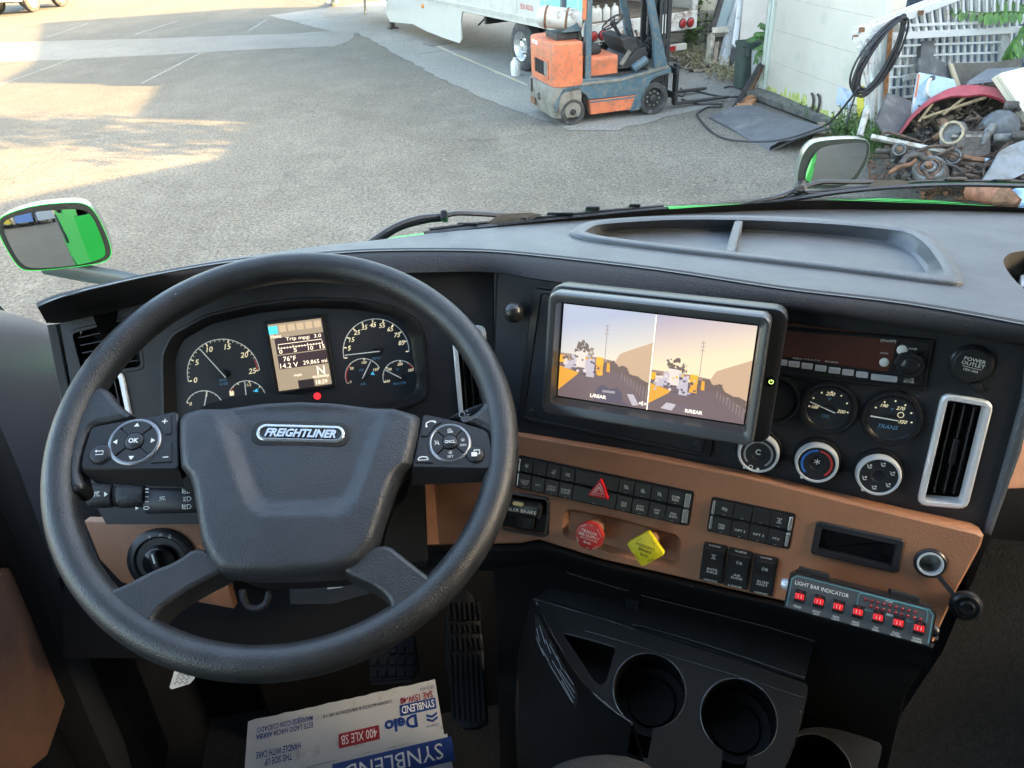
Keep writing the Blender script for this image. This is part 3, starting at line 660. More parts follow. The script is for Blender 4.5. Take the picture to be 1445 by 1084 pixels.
M['greasy'] = mat('greasy_iron', (.062, .058, .052), .6, .25, var=.45, vscale=16, bump=.35, bscale=60, dirt=(.17, .11, .07), dscale=12, damt=.35)
M['bluegrey'] = mat('pale_blue_paint', (.36, .52, .62), .5, var=.08, dirt=(.25, .26, .26), dscale=6, damt=.25)
M['redpaint'] = mat('faded_red', (.36, .045, .06), .42, var=.2, vscale=5, dirt=(.45, .22, .2), dscale=8, damt=.2)
M['stone'] = mat('rubble_block', (.27, .25, .21), .9, var=.3, vscale=9, bump=.4, bscale=40)
# white wall whose long wall faces the yard
wa, wb = Vector((6.11, 12.86, 0)), Vector((6.20, 9.72, 0))
WF = vframe(wa, wb); WL = (wb-wa).length
shed = thing('white_wall', 'white panelled wall with moss stains along its base behind the steel ramp plate', 'wall', wa)
mb = MB(); mb.box(WF, WL/2, 1.75, -.10, WL, 3.3, .18); mb.build('body', M['w_paint'], shed)
for k in range(7):
    mb = MB(); mb.box(WF, WL/2+.09, .34+k*.47, .006, WL-.24, .4675, .02, .0012); mb.build('wall_panel', M['w_paint'], shed)
for u, wd in ((.05, .09), (.155, .05), (WL-.05, .1)):
    mb = MB(); mb.box(WF, u, 1.75, .025, wd, 3.3, .07, .008); mb.build('door_post', mat('post_green_white', (.62, .66, .58), .6, dirt=(.40, .45, .30), dscale=4, damt=.4), shed)
mb = MB()
for k in range(60):
    u = random.uniform(.25, WL*.82); h = random.uniform(.02, .14)*(1.4 if .25*WL < u < .55*WL else .7); v = .12
    mb.prism(WF, [(u-.07*random.random()-.02, v), (u+.09*random.random()+.02, v), (u+.03, v+h), (u-.02, v+h*.8)], .016, .0185+.0004*k/10)
mb.build('moss_stain', M['moss'], shed, kind='stuff')
mb = MB(); u, v = WF.px(1193, 138); mb.box(WF, u, v, .02, .36, .24, .008); mb.build('poster', mat('faded_blue_poster', (.38, .48, .62), .6, var=.3, vscale=9, dirt=(.6, .6, .55), dscale=8, damt=.5), shed)
for cx_, r_ in ((1147, .10), (1156, .09)):
    u, v = WF.px(cx_, 146); mb = MB(); mb.tube([WF(u+r_*math.cos(a*.5), v+r_*1.5*math.sin(a*.5), .05) for a in range(-3, 4)], .018, 6); mb.build('pipe_loop', M['greasy'], shed)
mb = MB(); mb.prism(WF, [WF.px(1214, 128), WF.px(1222, 120), WF.px(1224, 150), WF.px(1214, 172)], .03, .05); mb.build('yellow_strip', mat('yellow_strip', (.62, .52, .08), .6), shed)
# ledge plank along the wall and the steel plate leaning on wood blocks
mb = MB(); mb.loft([[G(1053, 138)+Vector((0, 0, .10)), G(1068, 135)+Vector((0, 0, .13)), G(1188, 176)+Vector((0, 0, .17)), G(1178, 187)+Vector((0, 0, .13))], [G(1053, 138)+Vector((0, 0, .02)), G(1068, 135)+Vector((0, 0, .02)), G(1188, 176)+Vector((0, 0, .05)), G(1178, 187)+Vector((0, 0, .04))]], True, True, True)
solo(mb, 'timber_ledge', mat('grey_timber', (.13, .125, .11), .8, var=.3, vscale=10), 'long grey timber ledge lying along the foot of the white wall', 'plank')
pl_ = [G(1000, 167)+Vector((0, 0, .02)), G(1085, 213)+Vector((0, 0, .01)), G(1170, 183, .22), G(1066, 149, .12)]
mb = MB()
def plt(s, t):
    a = pl_[0].lerp(pl_[1], t); b = pl_[3].lerp(pl_[2], t); p = a.lerp(b, s); p.z += .05*math.sin(math.pi*s)*(1-.3*t)+.015*math.sin(5*t+3*s); return p
mb.grid(plt, 10, 10); n0 = len(mb.v); mb.v += [v-Vector((0, 0, .025)) for v in mb.v]; mb.f += [tuple(i+n0 for i in f[::-1]) for f in mb.f]
ed = [k for k in range(11)]+[10+11*k for k in range(1, 11)]+[120-k for k in range(1, 11)]+[110-11*k for k in range(1, 10)]
mb.f += [(ed[i], ed[(i+1) % len(ed)], ed[(i+1) % len(ed)]+n0, ed[i]+n0) for i in range(len(ed))]
solo(mb, 'steel_plate', mat('tread_plate', (.115, .118, .125), .6, .3, var=.15, vscale=4, bump=.5, bscale=60, dirt=(.2, .19, .17), dscale=3, damt=.3), 'large bent grey steel plate lying as a ramp in front of the white wall', 'steel plate', 40)
mb = MB(); mb.loft([[G(1086, 213)+Vector((0, 0, .0)), G(1100, 200, .06), G(1150, 193, .12), G(1172, 183, .2)], [G(1086, 213)+Vector((0, 0, .05)), G(1100, 200, .14), G(1150, 193, .19), G(1172, 183, .25)]], False)
solo(mb, 'bent_edge_strip', M['dark_steel'], 'torn dark edge strip hanging off the front of the bent steel plate', 'strip')
for (a, b, lb) in (((1146, 188), (1152, 207), 'left wooden block propping up the steel plate'), ((1158, 184), (1166, 203), 'right wooden block propping up the steel plate')):
    p, q = G(*a), G(*b); mb = MB(); F = Frame((p+q)/2, (q-p), Vector((0, 0, 1)).cross(q-p)); mb.box(F, 0, 0, .07, (q-p).length*.9, .13, .12, .008); solo(mb, 'wood_block', M['wood'], lb, 'wood block', group='wood blocks under the plate')
# cables
M['cable'] = mat('black_cable', (.03, .03, .032), .6)
def cable(pts, r, label, n=7, z=.02):
    P = [G(*p[:2], p[2] if len(p) > 2 else z) for p in pts]; mb = MB(); mb.tube(catmull(P, 6), r, n); return solo(mb, 'cable', M['cable'], label, 'cable', 60)
cable([(962, 140), (985, 147), (1005, 147), (1018, 147), (1016, 151), (1000, 151), (988, 157), (984, 162), (992, 174), (1010, 190), (1035, 198, .03), (1075, 200, .12), (1110, 196, .20), (1150, 183, .26), (1172, 172, .32), (1198, 142, .75), (1212, 124, 1.0)], .014, 'long thin black cable running over the bent steel plate up to the hanging coil')
cable([(955, 131), (975, 128), (1000, 133), (1025, 137), (1050, 135), (1062, 128)], .016, 'black cable lying on the slab between forklift and green bin')
cable([(1022, 124), (1030, 122), (1040, 124), (1048, 127)], .014, 'short black hose lying at the foot of the green bin')
cable([(960, 124), (966, 131), (964, 136), (956, 134), (955, 128)], .010, 'thin black loop of wire beside the forklift forks')
# hanging coil of cable on the gate
GA, GB = Vector((6.05, 9.45, 0)), Vector((8.9, 9.85, 0))
GF = vframe(GA, GB)
coil = thing('cable_coil', 'big coil of black cable hanging over the end of the white gate', 'cable coil', GF(*GF.px(1240, 90)))
for k in range(9):
    cx_, cy_ = 1242+random.uniform(-3, 3), 78+random.uniform(-4, 4); A = math.radians(31+random.uniform(-4, 4)); L_, S_ = 60+random.uniform(-5, 6), 17+random.uniform(-6, 5); pts = []
    for j in range(40):
        a = 2*math.pi*j/40; x = S_*math.cos(a)*(1-.25*math.sin(a)); y = L_*math.sin(a)
        X = cx_+x*math.cos(A)-y*math.sin(A)*-1; X = cx_+x*math.cos(A)+y*math.sin(A); Y = cy_+x*math.sin(A)-y*math.cos(A)
        w = .10+.012*k+.05*math.sin(a); u, v = GF.px(X, Y, w); pts.append(GF(u, v, w))
    mb = MB(); mb.tube(pts, .0135, 6, closed=True); mb.build('cable_turn', M['cable'], coil, 60)
u = [GF(*GF.px(x, y, .12), .12) for x, y in ((1210, 125), (1205, 140), (1200, 156), (1194, 175))]
mb = MB(); mb.tube(catmull(u, 4), .013, 6); mb.build('cable_end', M['cable'], coil, 60)
# ---- white railing gates stacked against the shed
def bar(par, a, b, w, th, m=None, name='bar', dp=.03):
    p, q = GF.px(*a, w), GF.px(*b, w); d = (Vector(q)-Vector(p)); n = Vector((-d.y, d.x)).normalized()*th/2
    mb = MB(); mb.prism(GF, [tuple(Vector(p)+n), tuple(Vector(q)+n), tuple(Vector(q)-n), tuple(Vector(p)-n)], w-dp/2, w+dp/2); return mb.build(name, m or M['w_metal'], par)
g1 = thing('railing_gate', 'white metal railing gate with a sloping top rail behind the cable coil', 'gate', GF(1.2, 0, -.1))
bar(g1, (1203, 52), (1360, -8), -.05, .085, name='top_rail', dp=.06); bar(g1, (1208, 42), (1352, -14), -.12, .06, name='top_rail')
bar(g1, (1241, 52), (1440, 41.5), -.05, .075, name='mid_rail', dp=.06); bar(g1, (1274, 36), (1383, 32), -.05, .03, name='thin_rail')
for k in range(16): bar(g1, (1275+k*10.6, 47-k*.3), (1268.5+k*11.2, max(-12, 26-k*3.9)), -.07, .032)
for k in range(15): bar(g1, (1283+k*10.6, 51-k*.5), (1277+k*11, max(-12, 22-k*3.9)), -.20, .028)
for x, y in ((1207, 53), (1216, 42), (1236, 52), (1299, 18)):
    u, v = GF.px(x, y, .0); mb = MB(); mb.box(GF, u, v, 0, .05, .05, .05); mb.build('rusty_end', M['rust'], g1)
g2 = thing('mesh_gate', 'white metal grid gate standing under the long straight rail', 'gate', GF(1.4, 0, -.3))
for k in range(17):
    x = 1259+k*10.0; bar(g2, (x+3, 56-k*.6), (x-4+k*.2, 140-k*1.2), -.16, .030)
for k in range(17):
    x = 1264+k*9.7; bar(g2, (x-1, 55-k*.5), (x+3, 136-k*1.0), -.30, .027)
for a, b in (((1269, 64.5), (1418, 59)), ((1259, 80), (1418, 73.5)), ((1257, 94), (1400, 88)), ((1256, 109), (1400, 103)), ((1256, 124), (1300, 121)), ((1276, 137), (1300, 135))): bar(g2, a, b, -.11, .022, name='cross_wire')
bar(g2, (1418, 46), (1412, 88), -.11, .09, name='end_post'); bar(g2, (1275, 110), (1293, 107), -.09, .07, name='hinge_plate')
g3 = thing('narrow_gate', 'narrow white railing with bent bars leaning beside the hanging cable coil', 'gate', GF(.5, 0, .0))
for a, b in (((1217, 58), (1231, 158)), ((1224, 56), (1236, 120)), ((1230, 54), (1222, 148)), ((1238, 52), (1230, 182)), ((1246, 50), (1241, 160)), ((1235, 58), (1247, 140)), ((1212, 66), (1226, 125)), ((1251, 48), (1246, 165)), ((1228, 140), (1233, 196))): bar(g3, a, b, .03+random.uniform(-.03, .03), .034)
bar(g3, (1205, 56), (1245, 47), .02, .05, name='top_rail')
mb = MB(); p = [GF(*GF.px(1258, 30, .06), .06), GF(*GF.px(1249, 142, .06), .06)]; mb.tube(p, .028, 4); solo(mb, 'rusty_post', mat('rusty_orange', (.40, .17, .07), .8, var=.4, vscale=14), 'thin rusty orange post standing behind the cable coil', 'post')
for k, (x, y0, y1) in enumerate(((1385, -12, 18), (1396, -12, 14), (1407, -12, 16), (1416, -12, 12), (1424, -12, 14))):
    pass
g4 = thing('far_railing', 'white railing at the right edge partly covered by green leaves', 'railing', GF(2.5, 0, -.5))
for k in range(10): bar(g4, (1372+k*9.5, -14), (1369+k*9.0, 34), -.45, .04)
for k in range(4): bar(g4, (1428+k*8, 40), (1422+k*8, 88), -.40, .035)
# blue container and dark store behind the gates
mb = MB(); F = Frame((9.4, 11.4, 0), (1, .12, 0), (0, 0, 1)); mb.box(F, .2, 1.5, -.6, 4.6, 3.0, 1.0, .02)
cont = solo(mb, 'storage_box', mat('store_blue', (.07, .11, .15), .6, var=.25, vscale=2, dirt=(.03, .035, .05), dscale=1.3, damt=.6), 'dark blue storage container standing behind the white gates', 'container')
# ---- the leaning panels and scrap in front of the gates
def slabp(name, pts, dep, th, m, label, cat, tilt=None, group=None, bev=.0, smooth=0):
    """a sheet cut to an outline; dep is one depth or one per corner"""
    ds = dep if isinstance(dep, (list, tuple)) else [dep]*len(pts)
    a = [AT(x, y, d) for (x, y), d in zip(pts, ds)]; b = [p-cr*.2*th+fw*th for p in a]
    mb = MB(); mb.loft([a, b], True, True, True); return solo(mb, name, m, label, cat, smooth, group)
slabp('rubber_sheet', [(1237, 172), (1240, 160), (1253, 131), (1270, 136), (1286, 143), (1286, 163), (1270, 188), (1250, 192)], [9.1, 9.15, 9.4, 9.4, 9.4, 9.3, 9.1, 9.05], .03, M['greymat'], 'dark grey sheet leaning against the white gates above the green weeds', 'sheet')
slabp('dark_post', [(1299, 83), (1301, 58), (1319, 57), (1317, 85)], 9.75, .08, M['greymat'], 'short dark square post standing above the blue panel', 'post')
slabp('dark_board', [(1296.5, 101), (1296, 82), (1318, 82), (1340, 90), (1345, 112)], 9.65, .05, M['greymat'], 'dark grey board lying across the top of the blue panel', 'board')
bp_ = thing('blue_door', 'pale blue truck door panel with a white handle and orange edge', 'door panel', AT(1310, 160, 9.5))
def jpart(par, name, pts, dep, th, m):
    a = [AT(x, y, dep) for x, y in pts]; b = [p+fw*th for p in a]; mb = MB(); mb.loft([a, b], True, True, True); return mb.build(name, m, par)
jpart(bp_, 'panel', [(1285, 168), (1287, 158), (1297, 102), (1346, 112), (1350, 122), (1330, 150)], 9.5, .05, M['bluegrey'])
jpart(bp_, 'edge_strip', [(1286, 160), (1295.5, 103), (1299, 103.5), (1292, 142)], 9.485, .02, M['w_metal']); jpart(bp_, 'orange_strip', [(1291, 138), (1296.5, 104), (1298.5, 104.5), (1293.5, 136)], 9.475, .02, M['fl_orange'])
mb = MB(); mb.tube(catmull([AT(x, y, d) for x, y, d in ((1315, 111, 9.48), (1311, 114, 9.42), (1308, 124, 9.40), (1308, 133, 9.42), (1311, 138, 9.48))], 5), .022, 8); mb.build('handle', M['w_metal'], bp_, 60)
mb = MB(); mb.box(JF(1316, 110, 9.45), 0, 0, 0, .06, .05, .04, .01); mb.build('handle_base', M['greymat'], bp_)
bm_ = mat('brown_black_board', (.085, .075, .06), .7, var=.3, vscale=8)
slabp('scrap_panel', [(1341, 89), (1400, 88), (1441, 82), (1442, 100), (1395, 112), (1366, 121), (1352, 122)], 9.6, .05, bm_, 'dark brown panel with a pale left edge behind the red bonnet', 'panel')
slabp('panel_edge', [(1340, 89), (1345, 90), (1356, 121), (1350, 122)], 9.57, .03, mat('pale_edge', (.40, .33, .22), .7), 'narrow pale timber strip along the edge of the dark brown panel', 'strip')
slabp('grey_sheet', [(1366, 120), (1368, 114), (1394, 97), (1437, 95), (1446, 96), (1446, 110), (1404, 115)], [9.2, 9.2, 9.4, 9.4, 9.4, 9.2, 9.1], .03, mat('slate_sheet', (.13, .15, .165), .55, var=.15, vscale=5), 'slate grey curved sheet lying on top of the red bonnet', 'sheet')
slabp('cream_board', [(1404, 109), (1413, 103), (1452, 93), (1458, 180), (1444, 164), (1425, 139)], [8.85, 8.85, 8.85, 8.75, 8.75, 8.8], .05, M['cream'], 'large cream board lying tilted at the right edge of the scrap pile', 'board')
mb = MB(); mb.tube([AT(1411, 105, 8.82), AT(1448, 162, 8.72)], .035, 5); solo(mb, 'timber_rail', M['cream'], 'cream timber rail along the edge of the tilted cream board', 'timber')
# red bonnet: a curved shell open to the front
arc_o = [(1268.5, 188), (1276, 177), (1286, 163), (1307, 143.5), (1325, 132.5), (1342, 125), (1365, 120.5), (1392, 122), (1412, 127), (1424, 134), (1436, 150)]
arc_i = [(1271, 189), (1280, 178), (1292, 163), (1313, 146), (1330, 139), (1347, 135), (1366, 135), (1388, 133), (1408, 138), (1420, 144), (1432, 154)]
O_ = catmull([AT(x, y, 9.0) for x, y in arc_o], 4); I_ = catmull([AT(x, y, 8.88) for x, y in arc_i], 4)
O2 = catmull([AT(x, y-1, 9.35) for x, y in arc_o], 4); I2 = [p+fw*.03+(cu*-.012) for p in I_]; O3 = [p-cu*.03 for p in O2]
mb = MB(); mb.loft([I2, I_, O_, O2, O3], False)
hood_r = thing('red_bonnet', 'faded red car bonnet propped over greasy scrap like an arch', 'car bonnet', AT(1340, 190, 9.1)); mb.build('skin', M['redpaint'], hood_r, 45)
ins = mat('bonnet_underside', (.06, .048, .036), .8, var=.5, vscale=7, dirt=(.16, .12, .08), dscale=6, damt=.5)
mb = MB(); base = [AT(1272+k*(1434-1272)/(len(I_)-1), 190-22*k/(len(I_)-1), 9.6) for k in range(len(I_))]; mb.loft([I2, [p-cu*.05 for p in O2], base], False); mb.build('underside', ins, hood_r, 45)
for a, b in (((1302, 167), (1392, 137)), ((1330, 162), (1362, 137)), ((1296, 172), (1316, 146))):
    mb = MB(); mb.tube([AT(*a, 8.95), AT(*b, 8.95)], .018, 5); mb.build('stiffener', mat('tan_rib', (.25, .19, .11), .8, var=.3, vscale=20), hood_r)
# rear axle: differential housing with mouth, arms, coil
ax_ = thing('axle_housing', 'greasy truck axle housing with a round open mouth', 'axle', AT(1360, 205, 8.6))
DFm = JF(1343, 187, 8.42); DFm = Frame(DFm.o, (cr*.72+fw*.69), cu, None); DFm.N = (cr*-.69+fw*-.72*-1).normalized() if False else (-(cr*.69)-fw*.72+fw*0).normalized()
DFm.N = (fw*-.80-cr*.60).normalized(); DFm.U = (cr*.80-fw*.60).normalized()
gr = M['greasy']; gl = mat('greasy_light', (.15, .15, .142), .5, .3, var=.45, vscale=12, dirt=(.09, .08, .07), dscale=10, damt=.5)
mb = MB(); mb.loft([[DFm(x*k, y*k, w) for x, y in circ(.118, 24, ry=.128)] for k, w in ((.78, -.1), (.80, .0), (1, .0), (1.04, -.02), (1.0, -.05), (1.0, -.12))]); mb.build('mouth_flange', mat('tan_flange', (.34, .27, .18), .7, var=.4, vscale=25), ax_, 40)
mb = MB(); mb.lathe(DFm, [(.105, -.09), (.001, -.09)], 20); mb.build('mouth_inside', M['trim_dark'], ax_)
mb = MB(); mb.loft([[DFm(x*k+du, y*k+dv, w) for x, y in rrect(.26, .25, .06, 4)] for k, w, du, dv in ((.95, -.04, 0, 0), (1, -.08, 0, 0), (1.0, -.42, 0, .0), (.85, -.5, .03, 0))], True, True, True); mb.build('gear_case', gl, ax_, 40)
mb = MB(); mb.loft([[JF(1366, 207, 8.5)(x*k+.02*w, y*k, w) for x, y in rrect(.40, .30, .08, 4)] for k, w in ((.9, .1), (1, .06), (1, -.3), (.8, -.4))], True, True, True); mb.build('case_base', gr, ax_, 40)
mb = MB(); mb.box(JF(1368, 193, 8.42), 0, 0, 0, .40, .03, .05); mb.build('case_seam', gl, ax_)
mb = MB(); mb.ball(AT(1408, 186, 8.75), .21, 16, 10, (1.1, .9, 1.15)); mb.build('differential_cover', mat('grey_casting', (.09, .098, .105), .6, var=.3, vscale=10), ax_, 60)
mb = MB(); mb.tube([AT(1400, 196, 8.5), AT(1424, 195, 8.45), AT(1450, 200, 8.4)], .055, 10); mb.build('axle_arm', gl, ax_, 60)
mb = MB(); mb.tube([AT(1385, 205, 8.4), AT(1392, 190, 8.4), AT(1400, 180, 8.5)], [.02, .05, .06], 8); mb.build('torque_arm', gl, ax_, 60)
mb = MB(); mb.tube([AT(1428+k*.33+0, 192+5*math.sin(k*.9), 8.35+.05*math.cos(k*.9)) for k in range(60)], .016, 6); mb.build('coil_spring', gr, ax_, 60)
mb = MB(); mb.tube([AT(1418+k*.4, 150+5.5*math.sin(k*.8), 8.7+.06*math.cos(k*.8)) for k in range(50)], .02, 6); solo(mb, 'coil_spring', gr, 'dark coil spring lying under the right end of the red bonnet', 'spring', 60)
# beams, hubs, drum
def rod(a, b, r, name, m, label, cat, n=6, d=8.4, d2=None): mb = MB(); mb.tube([AT(*a, d), AT(*b, d2 or d)], r, n); return solo(mb, name, m, label, cat, 60 if n > 6 else 0)
rod((1229, 193), (1334, 215), .032, 'angle_bar', mat('pale_bar', (.40, .40, .36), .6, var=.3, vscale=10, dirt=(.2, .14, .09), dscale=12, damt=.6), 'long pale steel bar lying slanted across the scrap pile', 'steel bar', 4, 8.6, 8.35)
rod((1350, 222), (1392, 227), .035, 'rusty_bar', M['rust'], 'short orange rusty bar right of the wheel hub', 'steel bar', 4, 8.33)
rod((1390, 226), (1412, 227), .022, 'blue_bar', M['bluegrey'], 'pale blue bar behind the grey mudguard', 'steel bar', 4, 8.3)
rod((1236, 213), (1330, 218), .03, 'drag_link', gr, 'dark steering link lying below the pale bar', 'steel bar', 8, 8.5, 8.4)
rod((1223, 155), (1213, 192), .036, 'white_pipe', mat('grey_white_pipe', (.42, .42, .40), .5, dirt=(.2, .17, .13), dscale=9), 'short white plastic pipe standing among the weeds', 'pipe', 12, 9.05)
for (px, py, r, lb) in ((1269, 211, .085, 'small rusty wheel hub at the left of the scrap pile'), (1345, 221, .105, 'round dark wheel hub at the end of the pale bar')):
    h = thing('wheel_hub', lb, 'wheel hub', AT(px, py, 8.3)); F = Frame(AT(px, py, 8.3), (cr*.9-fw*.42), cu, (-fw*.9-cr*.42).normalized())
    mb = MB(); mb.lathe(F, [(r*.9, -.14), (r, -.12), (r, -.04), (r*.86, -.02), (r*.82, 0), (r*.55, .0), (r*.5, .015), (r*.3, .02), (.001, .02)], 22); mb.build('hub', gr, h, 40)
    mb = MB(); mb.lathe(F, [(r*.28, .02), (r*.28, .035), (r*.16, .037), (.001, .037)], 8); mb.build('bolt', M['rust'], h)
    mb = MB(); mb.lathe(F, [(r*.74, .0), (r*.74, .012), (r*.62, .012), (r*.62, .0)], 22, cap1=False); mb.build('ring', gl, h, 40)
dr = thing('brake_drum', 'big rusty brake drum lying tilted in front of the scrap pile', 'brake drum', AT(1312, 238, 8.15)); F = Frame(AT(1311, 236, 8.15), (cr*.85-fw*.3+cu*.2), cu, (-fw*.75-cr*.5+cu*.35).normalized()); F.V = F.N.cross(F.U).normalized()
mb = MB(); mb.lathe(F, [(.17, -.16), (.178, -.12), (.165, -.02), (.15, 0), (.12, .002), (.115, -.02), (.075, -.02), (.07, .02), (.045, .025), (.04, .0), (.001, 0)], 28); mb.build('drum', gl, dr, 40)
mb = MB(); mb.lathe(F, [(.112, -.018), (.112, .004), (.098, .006), (.096, -.018)], 24, cap1=False); mb.build('rust_ring', M['rust'], dr, 40)
mb = MB(); mb.tube([F(0, 0, 0), F(.0, .0, .07)], .035, 6); mb.build('spindle', M['rust'], dr)
def hose(pts, r, m, label, nm='old_hose', cat='hose'): mb = MB(); mb.tube(catmull([AT(*p) for p in pts], 5), r, 8); return solo(mb, nm, m, label, cat, 60)
hose([(1272, 232, 8.2), (1280, 222, 8.2), (1295, 219, 8.2), (1306, 225, 8.2), (1318, 228, 8.2)], .035, gr, 'curved grey suspension arm behind the brake drum', 'suspension_arm', 'arm')
hose([(1328, 240, 8.1), (1335, 232, 8.1), (1350, 237, 8.1), (1362, 247, 8.1)], .016, M['cable'], 'black rubber hose looping beside the brake drum')
hose([(1300, 205, 8.5), (1310, 218, 8.4), (1316, 226, 8.3)], .028, M['rust'], 'rusty curved strap behind the hubs', 'strap', 'strap')
hose([(1320, 196, 8.7), (1328, 190, 8.6), (1334, 180, 8.7), (1330, 172, 8.9)], .045, M['rust'], 'brown rusty knuckle left of the axle mouth', 'steering_knuckle', 'knuckle')
hose([(1255, 244, 8.1), (1268, 236, 8.1), (1284, 232, 8.15), (1292, 226, 8.2)], .022, M['rust'], 'rusty bent bar lying on the ground before the pile', 'bent_bar', 'bar')
# grey mudguard, rusty elbow pipe and blue tub at the right edge
slabp('mudguard', [(1388, 254), (1400, 236), (1412, 214), (1428, 204), (1450, 196), (1456, 240), (1430, 252)], [7.9, 7.95, 8.05, 8.1, 8.1, 7.9, 7.85], .03, mat('mid_grey_plastic', (.20, .21, .215), .6, var=.15, vscale=6, dirt=(.13, .12, .1), dscale=7), 'mid grey plastic mudguard lying at the right edge of the scrap', 'mudguard')
el = thing('rusty_pipe', 'rusty red brown pipe elbow seen just above the green bonnet', 'pipe', AT(1415, 285, 7.4))
mb = MB(); mb.tube(catmull([AT(1372, 268, 7.6), AT(1392, 272, 7.45), AT(1410, 280, 7.35)], 5), [.10]*11, 14); mb.build('elbow', mat('terracotta_rust', (.27, .11, .06), .75, var=.3, vscale=14), el, 60)
mb = MB(); mb.tube([AT(1409, 279, 7.35), AT(1413, 281, 7.33), AT(1434, 291, 7.25)], [.12, .12, .075], 16); mb.build('cone', M['rust'], el, 40)
mb = MB(); mb.box(JF(1446, 280, 7.4), 0, 0, -.1, .16, .22, .2, .02); solo(mb, 'blue_tub', mat('tub_blue', (.25, .42, .60), .5, var=.4, vscale=20), 'small blue and white tub beside the rusty pipe', 'tub')
# small scrap: uncountable
mb = MB(); rng_ = random.Random(5)
def shard(c, s, rg):
    F = Frame(c, (rg.uniform(-1, 1), rg.uniform(-1, 1), rg.uniform(-.6, .6)), (0, 0, 1)); F.V = (Vector((rg.uniform(-.5, .5), rg.uniform(-1, 1), 1)).cross(F.U)).normalized(); F.N = F.U.cross(F.V)
    k = rg.random()
    if k < .45: mb.box(F, 0, 0, 0, s*rg.uniform(.8, 2.4), s*rg.uniform(.3, .9), s*rg.uniform(.12, .5))
    elif k < .8: mb.tube([F(0, 0, 0), F(s*rg.uniform(1, 3), 0, s*.3)], s*rg.uniform(.1, .25), 6)
    else: mb.lathe(F, [(s*.3, -.02), (s*.5, -.02), (s*.5, .02), (s*.3, .02)], 10)
for k in range(900):
    px = rng_.uniform(1262, 1446); t = rng_.random(); top = 178 if px > 1290 else 200
    py = top+(252-top)*t; dep = 9.15-.95*t+rng_.uniform(0, .25); shard(AT(px, py, dep), rng_.uniform(.03, .10), rng_)
mb.build('scrap_heap', M['greasy'], None, kind='stuff')
mb = MB()
for k in range(520):
    px = rng_.uniform(1225, 1446); py = rng_.uniform(226, 282) if px > 1300 else rng_.uniform(215, 258); c = G(px, py, .02); shard(c, rng_.uniform(.015, .06), rng_)
mb.build('rusty_litter', M['rust'], None, kind='stuff')
mb = MB()
for k in range(90): px = rng_.uniform(1290, 1430); py = rng_.uniform(148, 180); shard(AT(px, py, rng_.uniform(9.05, 9.35)), rng_.uniform(.04, .10), rng_)
mb.build('bonnet_scrap', mat('tan_scrap', (.11, .082, .052), .8, var=.6, vscale=12), None, kind='stuff')
mb = MB()
for k in range(90):
    px = rng_.uniform(1268, 1446); t = rng_.random(); top = 178 if px > 1300 else 205; py = top+(250-top)*t; a = AT(px, py, 9.0-.95*t)
    b = a+Vector((rng_.uniform(-.35, .35), rng_.uniform(-.2, .2), rng_.uniform(-.12, .16))); c = b+Vector((rng_.uniform(-.25, .25), rng_.uniform(-.2, .2), rng_.uniform(-.15, .1))); mb.tube(catmull([a, b, c], 4), rng_.uniform(.006, .022), 5)
mb.build('scrap_tangle', mat('rust_dark', (.075, .048, .034), .8, var=.6, vscale=18, bump=.4, bscale=70), None, kind='stuff')
# heap core that keeps the pieces from floating
mb = MB(); mb.grid(lambda s, t: G(1225+s*260, 262-t*95, 0)+Vector((0, 0, .75*math.sin(math.pi*min(1, t*.62))*min(1, s*3)*(.8+.3*noise.noise(Vector((s*9, t*7, 0)))))), 24, 16)
structure(mb, 'scrap_mound', mat('mound_earth', (.085, .07, .052), .95, var=.5, vscale=14, bump=.6, bscale=30))

# ---------------------------------------------------------------- plants
def leaflet_mesh(ln, wd):
    me = bpy.data.meshes.new('leaflet'); P = [(0, 0, 0), (wd*.42, ln*.25, .0), (wd*.5, ln*.5, .0), (wd*.3, ln*.8, .0), (0, ln, -.01), (-wd*.3, ln*.8, 0), (-wd*.5, ln*.5, 0), (-wd*.42, ln*.25, 0), (0, ln*.5, -wd*.14)]
    me.from_pydata(P, [], [(0, 1, 8), (1, 2, 8), (2, 3, 8), (3, 4, 8), (4, 5, 8), (5, 6, 8), (6, 7, 8), (7, 0, 8)]); me.materials.append(M['leaf']); return me
LEAF = leaflet_mesh(1, .42)
def frond(par, path, ln, n, nm='leaflet', droop=.75):
    """a leaf stalk with paired leaflets"""
    P = catmull(path, 8); mb = MB(); mb.tube(P, .006, 5); st = mb.build('stalk', M['leaf'], par)
    for k in range(n):
        t = .12+.86*k/(n-1); i = min(len(P)-2, int(t*(len(P)-1))); p = P[i]; d = (P[i+1]-P[i]).normalized()
        for sgn in (-1, 1):
            side_ = d.cross(Vector((0, 0, 1))).normalized()*sgn; dirn = (side_*(1-droop*.5)+Vector((0, 0, -droop))+d*.35+Vector((random.uniform(-.15, .15), random.uniform(-.15, .15), random.uniform(-.1, .1)))).normalized()
            o = bpy.data.objects.new(nm, LEAF); COL.objects.link(o); o.parent = st; zx = dirn.cross(-fw+Vector((0, 0, .6))).normalized(); L_ = ln*(1-.35*abs(t-.45))*random.uniform(.85, 1.1)
            mtx = Matrix((( zx.x, dirn.x, zx.cross(dirn).x), (zx.y, dirn.y, zx.cross(dirn).y), (zx.z, dirn.z, zx.cross(dirn).z))).to_4x4(); o.matrix_local = Matrix.Translation(p-WLOC[par])@mtx@Matrix.Scale(L_, 4)
ft = thing('leafy_branch', 'green branch with long paired leaves hanging over the white gates', 'plant', AT(1440, 60, 9.9))
